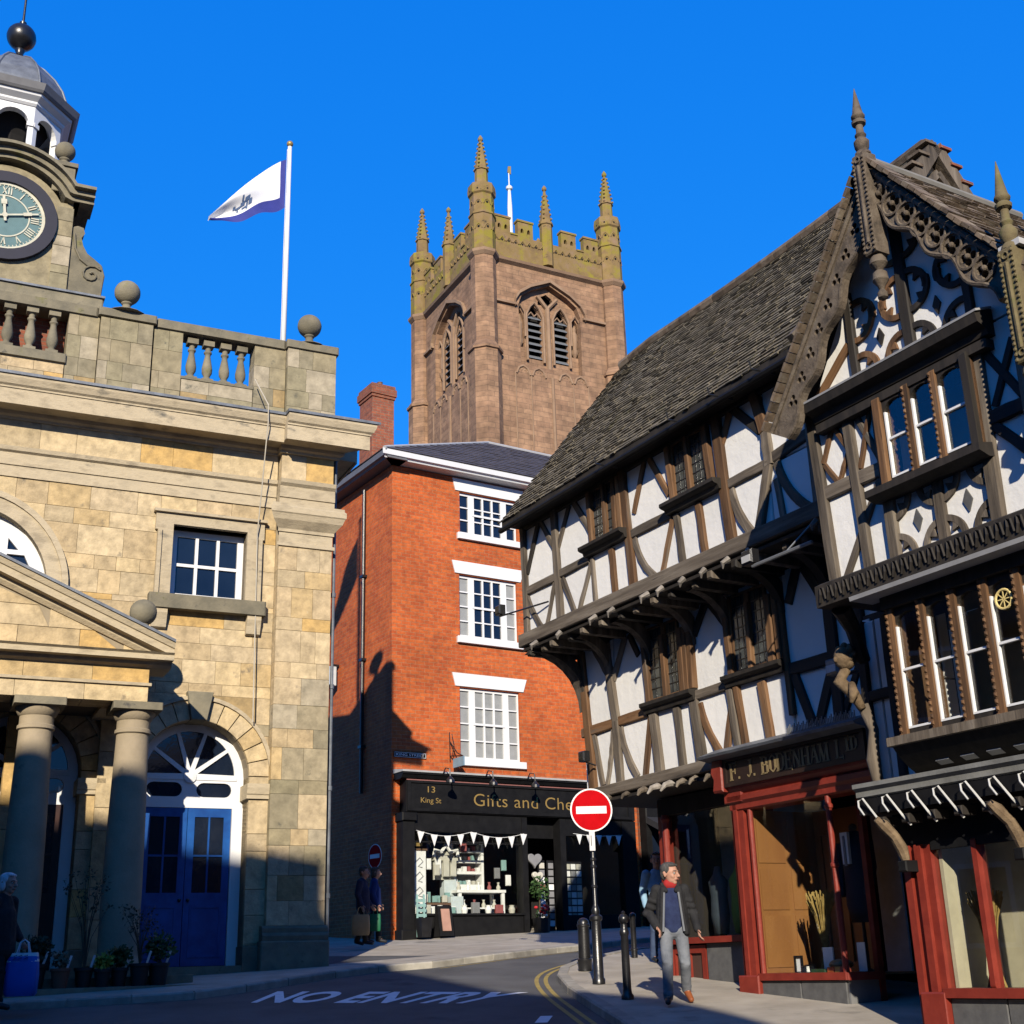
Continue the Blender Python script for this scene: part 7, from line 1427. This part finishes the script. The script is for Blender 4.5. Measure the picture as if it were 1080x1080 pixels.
# ---------------------------------------------------------------- bollards and the no entry sign
def P3(x, y): return (x, y, gz(x, y) + .09)
sp = (.95, 17.8); t = no_entry(P3(*sp), R(4), 2.215, .287, 'red and white no entry sign on a thin black post by the kerb', 0)
MB().lathe([(.085, 0), (.085, .06), (.07, .08), (.066, .78), (.085, .80), (.085, .84), (.05, .87), (.055, .92), (.04, .96), (.027, 1.0), (.025, 2.42)], n=16).build('post', BLACKI, t, 'auto')
for z in (1.46, 1.55, 1.2): MB().lathe([(.032, 0), (.04, .01), (.04, .03), (.032, .04)], (0, 0, z), 12).build('collar', BLACKI, t)
MB().box(-.045, .03, -.06, -.03, 1.68, 1.93).build('plate', flat('white_plate', (.65, .65, .66)), t); MB().box(-.025, -.015, -.0615, -.06, 1.74, 1.88).build('plate_text', BLACKI, t)
def bollard(x, y, kind, label):
    t = thing('bollard', label, 'bollard', P3(x, y), 0, 'black bollards along the kerb')
    if kind == 'slim':
        MB().lathe([(.075, 0), (.075, .04), (.055, .07), (.05, .12), (.045, .70), (.055, .72), (.055, .76), (.045, .78), (.04, .8), (.04, .84)], n=18).build('shaft', BLACKI, t, 'auto'); MB().sphere((0, 0, .895), .062, 16, 12).build('ball_top', BLACKI, t, True); MB().lathe([(.02, .95), (.025, .97), (.005, .99)], n=10).build('knob', BLACKI, t)
    elif kind == 'thick':
        MB().lathe([(.10, 0), (.10, .12), (.105, .13), (.105, .16), (.088, .17), (.085, .6), (.095, .61), (.095, .64), (.085, .65)], n=20).build('shaft', BLACKI, t, 'auto'); MB().lathe([(.085, .65), (.08, .69), (.05, .72), (.02, .73)], n=20).build('cap', BLACKI, t, 'auto')
    else:
        MB().lathe([(.05, 0), (.05, .1), (.06, .11), (.06, .14), (.045, .15), (.045, .58), (.055, .6), (.055, .64)], n=16).build('shaft', BLACKI, t, 'auto'); MB().lathe([(.055, .64), (.045, .67), (.01, .69)], n=16).build('cap', BLACKI, t, 'auto')
bollard(1.18, 16.0, 'slim', 'slim black bollard with a ball top, nearest the viewer'); bollard(.86, 19.65, 'thick', 'stout black bollard left of the no entry post'); bollard(1.74, 21.6, 'mid', 'thin black bollard farthest from the viewer, behind the ball-topped one')
# ---------------------------------------------------------------- pots along the stone hall
POTM = flat('black_pot', (.02, .02, .02), .6); POTC = flat('terracotta', (.2, .08, .05), .8); LBL = flat('plant_label', (.75, .75, .75), .6)
pots = [(-4.75, .16, .32, LEAFD, 'bush', .42, 'dark bushy plant in a black pot behind the blue shopping bag'), (-4.42, .13, .26, LEAFY if False else flat('pale_flower_leaf', (.20, .17, .11)), 'low', .22, 'pale flowering plant in a low pot beside the first column'),
        (-4.10, .13, .26, TWIG, 'twig', 1.3, 'tall bare twiggy shrub in a pot between the two columns'), (-3.86, .12, .24, LEAFY, 'low', .2, 'low yellow-green plant in a black pot'), (-3.62, .12, .25, LEAF, 'bush', .3, 'small green leafy plant in a pot before the second column'),
        (-3.36, .14, .3, TWIG, 'twig', .75, 'sparse shrub in a square pot at the foot of the second column'), (-3.08, .15, .3, LEAF, 'bush', .42, 'bushy green plant in a pot before the blue door')]
for i, (u, r_, h, mt, kd, ht, lab) in enumerate(pots):
    w = BCF.W(u, 2.30 + .08 * (i % 2), 0); t = thing('potted_plant', lab, 'plant', (w.x, w.y, BCF.loc.z - .19), BCF.rot, 'plants for sale along the porch step'); rr = random.Random(50 + i)
    MB().lathe([(r_ * .72, 0), (r_, h), (r_ * 1.06, h), (r_ * 1.06, h - .04), (r_ * .9, h - .045)], n=16).build('pot', POTC if i == 1 else POTM, t, 'auto')
    if kd == 'twig':
        m = MB(); m2 = MB()
        for k in range(16):
            a = rr.uniform(0, 6.28); q = rr.uniform(.1, .34); z = rr.uniform(.55, 1) * ht; pts_ = [(0, 0, h - .05), (math.cos(a) * q * .25, math.sin(a) * q * .25, h + z * .5), (math.cos(a) * q, math.sin(a) * q, h + z)]; m.tube(pts_, [.009, .006, .003], 4)
            foliage(m2, pts_[2], .10, 14, .05, rr)
        m.build('stems', TWIG, t, fix=False); m2.build('leaves', LEAFD, t, fix=False)
    else:
        m = MB()
        for k in range(10): a = rr.uniform(0, 6.28); m.tube([(0, 0, h - .05), (math.cos(a) * r_ * .6, math.sin(a) * r_ * .6, h + ht * .6)], [.008, .004], 4)
        m.build('stems', TWIG, t, fix=False); m = MB(); foliage(m, (0, 0, h + ht * .5), ht * .55, 420 if kd == 'bush' else 260, .075, rr, (1, 1, .9)); m.build('leaves', mt, t, fix=False)
    if i != 3: m = MB(); m.beam((r_ * .5, -r_ * .5, h - .05), (r_ * .9, -r_ * .8, h + .16), .03, .004); m.build('label', LBL, t)
# ---------------------------------------------------------------- people
def cap(m, p, q, r0, r1, sx=1., sy=1., n=14, lat=(1, 0, 0)):
    """tapered capsule p to q; cross-section stretched sx along lat and sy across it"""
    p, q = Vector(p), Vector(q); t = (q - p).normalized() if (q - p).length > 1e-6 else Vector((0, 0, 1)); a = Vector(lat); a = a - t * a.dot(t)
    a = a.normalized() if a.length > 1e-3 else t.orthogonal().normalized(); b = t.cross(a); L = []
    for k in range(5): th = math.pi / 2 * k / 4; L.append((p - t * r0 * math.cos(th) * .9, r0 * math.sin(th)))
    for k in range(5): th = math.pi / 2 * k / 4; L.append((q + t * r1 * math.sin(th) * .9, r1 * math.cos(th)))
    vs = []; 
    for c, r_ in L:
        r_ = max(r_, 1e-4)
        for i in range(n): w = 2 * math.pi * i / n; vs.append(c + a * math.cos(w) * r_ * sx + b * math.sin(w) * r_ * sy)
    fs = [(k * n + i, k * n + (i + 1) % n, (k + 1) * n + (i + 1) % n, (k + 1) * n + i) for k in range(len(L) - 1) for i in range(n)] + [tuple(reversed(range(n))), tuple((len(L) - 1) * n + i for i in range(n))]
    m.add(vs, fs)
def fuse(m, name, mat, par, vox=.009, it=6):
    o = m.build(name, mat, par, True); r_ = o.modifiers.new('fuse', 'REMESH'); r_.mode = 'VOXEL'; r_.voxel_size = vox; r_.use_smooth_shade = True
    s_ = o.modifiers.new('smooth', 'SMOOTH'); s_.factor = .5; s_.iterations = it; return o
SKIN = mk('skin', [(.42, .22, .15), (.50, .27, .19)], .6, 8, spec=.3)
EYEW = flat('eye_white', (.36, .34, .32), .4); IRIS = flat('iris', (.03, .025, .02), .2); LIP = flat('lips', (.38, .14, .11), .5)
def hand(m, wr, el, curl=.5, side=1, k=1.):
    """palm, four unequal fingers with two bends, and a thumb from the side of the palm"""
    wr, el = Vector(wr), Vector(el); d = (wr - el).normalized(); lat = Vector((0, -1, 0)); lat = (lat - d * lat.dot(d)).normalized(); nrm = d.cross(lat) * side
    pc = wr + d * .05 * k; cap(m, wr, wr + d * .085 * k, .026 * k, .034 * k, 1.1, .55, 12, lat)
    for i, (o, L) in enumerate(((-.028, .062), (-.010, .072), (.009, .067), (.027, .052))):
        a = wr + d * .10 * k + lat * -o * k; d1 = (d * math.cos(curl * .6) - nrm * math.sin(curl * .6)); d2 = (d * math.cos(curl * 1.6) - nrm * math.sin(curl * 1.6)); b = a + d1 * L * .55 * k; c = b + d2 * L * .5 * k
        cap(m, a, b, .0098 * k, .009 * k, n=8); cap(m, b, c, .009 * k, .0075 * k, n=8)
    a = wr + d * .035 * k + lat * .03 * k; b = a + (d * .6 + lat * .7 - nrm * .2).normalized() * .036 * k; c = b + (d * .9 + lat * .25 - nrm * .3).normalized() * .032 * k
    cap(m, a, b, .0125 * k, .011 * k, n=8); cap(m, b, c, .0105 * k, .009 * k, n=8)
def head(m, c, yaw, k=1., tilt=0):
    """head shape with face; returns the transform of head coordinates (face looks along -y)"""
    M = Matrix.Translation(Vector(c)) @ Matrix.Rotation(yaw, 4, 'Z') @ Matrix.Rotation(tilt, 4, 'X') @ Matrix.Scale(k, 4)
    T = lambda x, y, z: M @ Vector((x, y, z)); ax = (M.to_3x3() @ Vector((1, 0, 0))).normalized()
    h = lambda p, q, a, b, sx=1., sy=1.: cap(m, T(*p), T(*q), a * k, b * k, sx, sy, 18, ax)
    h((0, .012, .03), (0, .012, .045), .088, .086, .9, 1.12); h((0, -.015, -.055), (0, -.01, .02), .062, .075, .92, 1.05); h((0, -.052, -.085), (0, -.045, -.07), .028, .04, 1.15, .9)
    h((-.03, -.058, -.028), (-.036, -.05, -.02), .022, .024); h((.03, -.058, -.028), (.036, -.05, -.02), .022, .024)
    h((0, -.092, .018), (0, -.112, -.022), .010, .016); h((-.012, -.098, -.026), (.012, -.098, -.026), .011, .011)
    h((-.045, -.078, .03), (0, -.088, .032), .011, .012); h((.045, -.078, .03), (0, -.088, .032), .011, .012)
    h((-.018, -.085, -.055), (.018, -.085, -.055), .010, .010)
    for s_ in (-1, 1): h((s_ * .083, .015, -.02), (s_ * .088, .025, .02), .012, .017, .55, 1.1)
    return M
def face(par, M, k=1., mouth=True):
    T = lambda x, y, z: M @ Vector((x, y, z))
    for s_ in (-1, 1):
        e = MB().sphere(T(s_ * .033, -.0765, .010), .0125 * k, 12, 8).build('eye', EYEW, par, True); MB().sphere(T(s_ * .033 , -.0862, .010), .0066 * k, 8, 6).build('iris', IRIS, e, True)
        m = MB(); cap(m, T(s_ * .018, -.094, .034), T(s_ * .05, -.082, .036), .006 * k, .005 * k, n=8); m.build('eyebrow', flat('brow', (.08, .07, .06)) if 'brow' not in MATS else MATS['brow'], par, True)
    m = MB(); cap(m, T(-.02, -.0925, -.054), T(.02, -.0925, -.054), .005 * k, .005 * k, n=8); m.build('mouth', LIP, par, True)
def hairpiece(par, M, mat, k, blobs):
    m = MB()
    for (p, r_, sc) in blobs:
        q = MB(); q.sphere((0, 0, 0), 1, 14, 10)
        m.add([M @ Vector((p[0] + v[0] * r_ * sc[0], p[1] + v[1] * r_ * sc[1], p[2] + v[2] * r_ * sc[2])) for v in q.v], q.f)
    rr = random.Random(len(blobs))
    o = fuse(m, 'hair', mat, par, .008, 2); return o
SHORT = [((0, .03, .065), .088, (.95, 1.05, .85)), ((0, .06, .01), .075, (1.08, .75, 1.1)), ((-.06, .02, .05), .05, (.6, 1.1, 1)), ((.06, .02, .05), .05, (.6, 1.1, 1)), ((-.02, -.045, .098), .035, (1.3, 1, .6)), ((.035, -.04, .098), .032, (1.2, 1, .6)), ((0, 0, .115), .045, (1.3, 1.2, .5))]
BOB = SHORT + [((0, .075, -.03), .07, (1.25, .6, 1.1)), ((-.075, .03, -.02), .045, (.55, 1, 1.5)), ((.075, .03, -.02), .045, (.55, 1, 1.5))]
NAVY = mk('navy_wool', [(.012, .018, .06), (.024, .037, .10)], .95, 12, .014, 10); DENIM = mk('grey_denim', [(.12, .132, .155), (.22, .235, .265)], .95, 7, .018, 8); BLKC = mk('black_jacket', [(.009, .009, .011), (.022, .022, .024)], .85, 9, .02, 9)
REDC = flat('red_collar', (.35, .02, .02), .9); LTB = mk('light_blue_shirt', [(.20, .36, .52), (.32, .49, .64)], .9, 8, .016, 9); PURP = mk('dark_purple_coat', [(.02, .017, .04), (.035, .03, .06)], .9, 9, .004, 25)
HGREY = mk('dark_grey_hair', [(.03, .028, .027), (.10, .095, .09)], .8, 30, .006, 60, stretch=(1, 1, .3)); HWHITE = mk('white_hair', [(.5, .5, .5), (.7, .7, .7)], .8, 30, .006, 60, stretch=(1, 1, .3)); HBR = mk('brown_hair', [(.06, .04, .03), (.13, .09, .06)], .8, 30, .006, 60)
SHOE = flat('brown_shoe', (.30, .09, .03), .45); SHOEB = flat('dark_shoe', (.02, .02, .022), .5)
def legs(m, J, r_=(.085, .062, .048), o=0.):
    for s_ in 'RL':
        cap(m, J['hip' + s_], J['knee' + s_], r_[0] + o, r_[1] + o); cap(m, J['knee' + s_], J['ank' + s_], r_[1] + o, r_[2] + o)
def person(label, loc, rot, J, yaw, hair, hairblobs, tops, trous, shoes, k=1., vox=.009, tilt=0, curl=.5, top_name='sweater'):
    t = thing('person', label, 'person', loc, rot); m = MB(); V = lambda n: Vector(J[n])
    M = head(m, J['head'], yaw, k, tilt); cap(m, V('neck') - Vector((0, 0, .07)), V('head') - Vector((0, -.012, .06)), .058 * k, .052 * k)
    cap(m, V('pelvis'), V('chest'), .105, .12, 1.3, .85); cap(m, V('chest'), V('neck') - Vector((0, 0, .07)), .12, .07, 1.35, .8)
    for s_ in 'RL':
        cap(m, V('sh' + s_), V('el' + s_), .052, .041); cap(m, V('el' + s_), V('wr' + s_), .041, .027); hand(m, V('wr' + s_), V('el' + s_), curl, -1 if s_ == 'R' else 1)
    legs(m, J, (.08, .058, .042))
    for s_ in 'RL': cap(m, V('ank' + s_), V('toe' + s_), .034, .026)
    b = fuse(m, 'body', SKIN, t, vox if vox < .008 else .0075, 3)
    face(t, M, k); hairpiece(t, M, hair, k, hairblobs)
    m = MB(); legs(m, J, (.088, .068, .06)); [cap(m, V('knee' + q_) + Vector((-.03, -.035, .02)), V('knee' + q_) + Vector((.03, -.03, -.01)), .036, .034) for q_ in 'RL']; [cap(m, V('ank' + q_) + Vector((-.02, -.02, .05)), V('ank' + q_) + Vector((.02, -.02, .03)), .048, .05) for q_ in 'RL']; cap(m, V('pelvis') + Vector((-.05, 0, -.02)), V('pelvis') + Vector((.05, 0, -.02)), .115, .115, 1, 1); fuse(m, 'trousers', trous, t, vox)
    for s_ in 'RL':
        m = MB(); a, q = V('ank' + s_), V('toe' + s_); d = (q - a); cap(m, a + Vector((0, 0, -.02)) - d * .15, q, .046, .036, 1, .95); fuse(m, 'shoe', shoes[s_], t, vox, 3)
    return t, M, V
# the man walking towards us
J = dict(pelvis=(0, .02, .88), chest=(0, .02, 1.20), neck=(0, .02, 1.42), head=(.01, 0, 1.515), shR=(-.165, .03, 1.34), elR=(-.285, .10, 1.08), wrR=(-.20, -.06, .90), shL=(.165, .03, 1.34), elL=(.255, .05, 1.08), wrL=(.295, -.06, .86),
         hipR=(-.09, .01, .86), kneeR=(-.10, -.10, .47), ankR=(-.115, -.09, .09), toeR=(-.13, -.27, .04), hipL=(.09, .01, .86), kneeL=(.12, .0, .47), ankL=(.13, .26, .17), toeL=(.17, .12, .05))
t, M, V = person('man in an open black jacket, navy sweater and grey jeans walking down the pavement', P3(1.69, 15.35), R(-3), J, R(52), HGREY, SHORT, None, DENIM, dict(R=SHOEB, L=SHOE), 1.12, .008)
t.scale = (.93, .93, .925)
m = MB(); cap(m, (0, .0, .88), (0, -.005, 1.14), .118, .13, 1.15, .92); cap(m, (0, -.005, 1.14), (0, .02, 1.34), .135, .085, 1.2, .84); fuse(m, 'sweater', NAVY, t, .008)
m = MB(); cap(m, (-.03, .0, 1.40), (.03, .0, 1.40), .066, .066, 1, 1); fuse(m, 'collar', REDC, t, .008)
m = MB()
for s_, q in ((-1, 'R'), (1, 'L')):
    cap(m, (s_ * .12, .03, 1.31), (s_ * .145, .01, .84), .07, .078, .85, 1.3); cap(m, V('sh' + q), V('el' + q), .072, .06); cap(m, V('el' + q), V('wr' + q), .06, .05)
    cap(m, (s_ * .10, -.05, 1.35), (s_ * .135, -.085, 1.0), .032, .026); cap(m, (s_ * .135, -.085, 1.0), (s_ * .155, -.08, .82), .026, .03)
    for z, r_ in ((1.2, .062), (1.12, .058), (1.02, .056)): k_ = Vector(J['sh' + q]).lerp(Vector(J['el' + q]), (1.34 - z) / .3); cap(m, k_ + Vector((-.03, -.03, 0)), k_ + Vector((.03, -.035, -.02)), .042, .04)
cap(m, (0, .09, 1.31), (0, .11, .84), .08, .10, 1.6, .7); cap(m, (-.08, .07, 1.38), (.08, .07, 1.38), .05, .05); cap(m, (-.10, .0, 1.40), (-.06, -.07, 1.32), .028, .025); cap(m, (.10, .0, 1.40), (.06, -.07, 1.32), .028, .025); fuse(m, 'jacket', BLKC, t, .007, 3)
m = MB()
for s_ in (-1, 1): m.beam((s_ * .085, -.118, 1.30), (s_ * .125, -.125, .84), .022, .012, (s_ * .3, -1, 0))
m.build('jacket_lining', flat('grey_lining', (.16, .17, .19), .9), t)
# the man in a light blue shirt behind him
J = dict(pelvis=(0, .0, .90), chest=(0, .02, 1.22), neck=(0, .02, 1.45), head=(0, .0, 1.57), shR=(-.19, .02, 1.37), elR=(-.25, .06, 1.10), wrR=(-.25, -.04, .86), shL=(.19, .02, 1.37), elL=(.25, .05, 1.10), wrL=(.24, -.05, .88),
         hipR=(-.09, 0, .87), kneeR=(-.10, .03, .47), ankR=(-.10, .12, .09), toeR=(-.11, -.02, .04), hipL=(.09, 0, .87), kneeL=(.10, -.08, .47), ankL=(.10, -.10, .09), toeL=(.11, -.27, .04))
t, M, V = person('man in a light blue shirt standing behind the man in the black jacket', P3(2.08, 20.6), R(15), J, R(-20), HBR, SHORT, None, mk('blue_jeans', [(.03, .05, .11), (.06, .09, .17)], .9, 8), dict(R=SHOEB, L=SHOEB), 1.08)
m = MB(); cap(m, (0, 0, .86), (0, 0, 1.15), .13, .14, 1.25, .88); cap(m, (0, 0, 1.15), (0, .02, 1.38), .14, .09, 1.35, .85)
for q in 'RL': cap(m, V('sh' + q), V('el' + q), .072, .062); cap(m, V('el' + q), V('wr' + q), .06, .046)
fuse(m, 'shirt', LTB, t, .009); t.scale = (.94, .94, .95)
# the white-haired woman at the left edge
J = dict(pelvis=(0, .0, .86), chest=(0, .02, 1.16), neck=(0, .01, 1.37), head=(.0, -.02, 1.49), shR=(-.17, .02, 1.29), elR=(-.22, .06, 1.04), wrR=(-.22, -.03, .82), shL=(.17, .02, 1.29), elL=(.23, .06, 1.04), wrL=(.22, -.10, .84),
         hipR=(-.085, 0, .83), kneeR=(-.09, -.08, .45), ankR=(-.09, -.08, .09), toeR=(-.09, -.24, .04), hipL=(.085, 0, .83), kneeL=(.09, .04, .45), ankL=(.09, .16, .10), toeL=(.09, .03, .04))
wl = P3(-6.50, 16.75); t, M, V = person('white-haired woman in a black coat walking out of the left edge', wl, R(75), J, R(0), HWHITE, BOB, None, mk('black_trousers', [(.008, .008, .009), (.018, .018, .02)], .9, 8), dict(R=SHOEB, L=SHOEB), 1.06)
m = MB(); cap(m, (0, .0, .70), (0, .01, 1.12), .17, .155, 1.15, .95); cap(m, (0, .01, 1.12), (0, .02, 1.31), .155, .10, 1.25, .85)
for q in 'RL': cap(m, V('sh' + q), V('el' + q), .078, .07); cap(m, V('el' + q), V('wr' + q), .068, .052)
fuse(m, 'coat', BLKC, t, .009)
def bag(label, loc, rot, w, d, h, mat, top=None, handle=.16, cat='bag'):
    t = thing('shopping_bag', label, cat, loc, rot)
    m = MB(); n = 9; L = [(.0, .86, .86), (.03, .96, .98), (h * .5, 1, 1.05), (h * .9, .93, .75), (h, .86, .55)]; vs = []
    for z, a, b in L:
        for i in range(16): q = 2 * math.pi * i / 16; c, s_ = math.cos(q), math.sin(q); e = .45; vs.append((w / 2 * a * math.copysign(abs(c) ** e, c), d / 2 * b * math.copysign(abs(s_) ** e, s_), z))
    m.add(vs, [(k * 16 + i, k * 16 + (i + 1) % 16, (k + 1) * 16 + (i + 1) % 16, (k + 1) * 16 + i) for k in range(4) for i in range(16)] + [tuple(reversed(range(16))), tuple(64 + i for i in range(16))]); m.build('sack', mat, t, 'auto')
    if top: m = MB(); m.v = [(x * 1.02, y * 1.06, z) for x, y, z in vs[48:]]; m.v = [(x * 1.03, y * 1.1, h * .80) for x, y, z in vs[48:64]] + [(x * 1.03, y * 1.1, h * 1.01) for x, y, z in vs[64:]]; m.f = [(i, (i + 1) % 16, 16 + (i + 1) % 16, 16 + i) for i in range(16)]; m.build('top_band', top, t)
    for s_ in (-1, 1): MB().tube([(-w * .2, s_ * d * .22, h * .95), (-w * .12, s_ * d * .1, h + handle * .8), (0, 0, h + handle), (w * .12, s_ * d * .1, h + handle * .8), (w * .2, s_ * d * .22, h * .95)], .008, 6).build('handle', top or mat, t)
    return t
bw = Vector(wl) + Matrix.Rotation(R(75), 3, 'Z') @ Vector((.22, -.16, .16))
bl = bag('bright blue shopping bag with a white printed top held by the white-haired woman', (bw.x + .06, bw.y - .12, bw.z), R(5), .40, .2, .50, flat('bag_blue', (.008, .10, .50), .5), flat('bag_white', (.7, .72, .75), .5))
m = MB()
for x in (-.08, -.02, .05): m.tube([(x - .02, -.098, .43), (x + .03, -.10, .445), (x - .01, -.10, .47), (x + .03, -.098, .475)], .006, 4)
m.build('print', flat('print_navy', (.02, .03, .12)), bl)
# the two people in the shade of the alley
J2 = dict(J); al = (-3.44, 28.7); t, M, V = person('woman in a dark purple coat with short hair in the shaded alley', P3(*al), R(80), J2, R(0), HBR, SHORT, None, mk('brown_skirt', [(.03, .025, .02), (.05, .04, .03)], .9, 8), dict(R=SHOEB, L=SHOEB), 1.06)
m = MB(); cap(m, (0, .0, .78), (0, .01, 1.12), .16, .15, 1.15, .95); cap(m, (0, .01, 1.12), (0, .02, 1.31), .15, .10, 1.25, .85)
for q in 'RL': cap(m, V('sh' + q), V('el' + q), .076, .068); cap(m, V('el' + q), V('wr' + q), .066, .05)
fuse(m, 'coat', PURP, t, .010)
aw = Vector(P3(*al)) + Matrix.Rotation(R(80), 3, 'Z') @ Vector((-.22, -.03, .26)); bag('tan carrier bag held by the woman in the dark purple coat', (aw.x, aw.y - .13, aw.z - .06), R(0), .40, .15, .42, flat('bag_tan', (.40, .27, .13), .7))
al2 = (-3.30, 29.7); t, M, V = person('person in a blue coat walking ahead in the shaded alley', P3(*al2), R(100), J2, R(0), HBR, BOB, None, BLKC, dict(R=SHOEB, L=SHOEB), 1.04)
m = MB(); cap(m, (0, .0, .78), (0, .01, 1.12), .16, .15, 1.15, .95); cap(m, (0, .01, 1.12), (0, .02, 1.31), .15, .10, 1.25, .85)
for q in 'RL': cap(m, V('sh' + q), V('el' + q), .076, .068); cap(m, V('el' + q), V('wr' + q), .066, .05)
fuse(m, 'coat', flat('blue_coat', (.01, .03, .14), .9), t, .010)
bag('green carrier bag beside the person in the blue coat', (al2[0] + .05, al2[1] - .32, P3(*al2)[2] + .25), R(0), .25, .14, .36, flat('bag_green', (.01, .14, .06), .6))
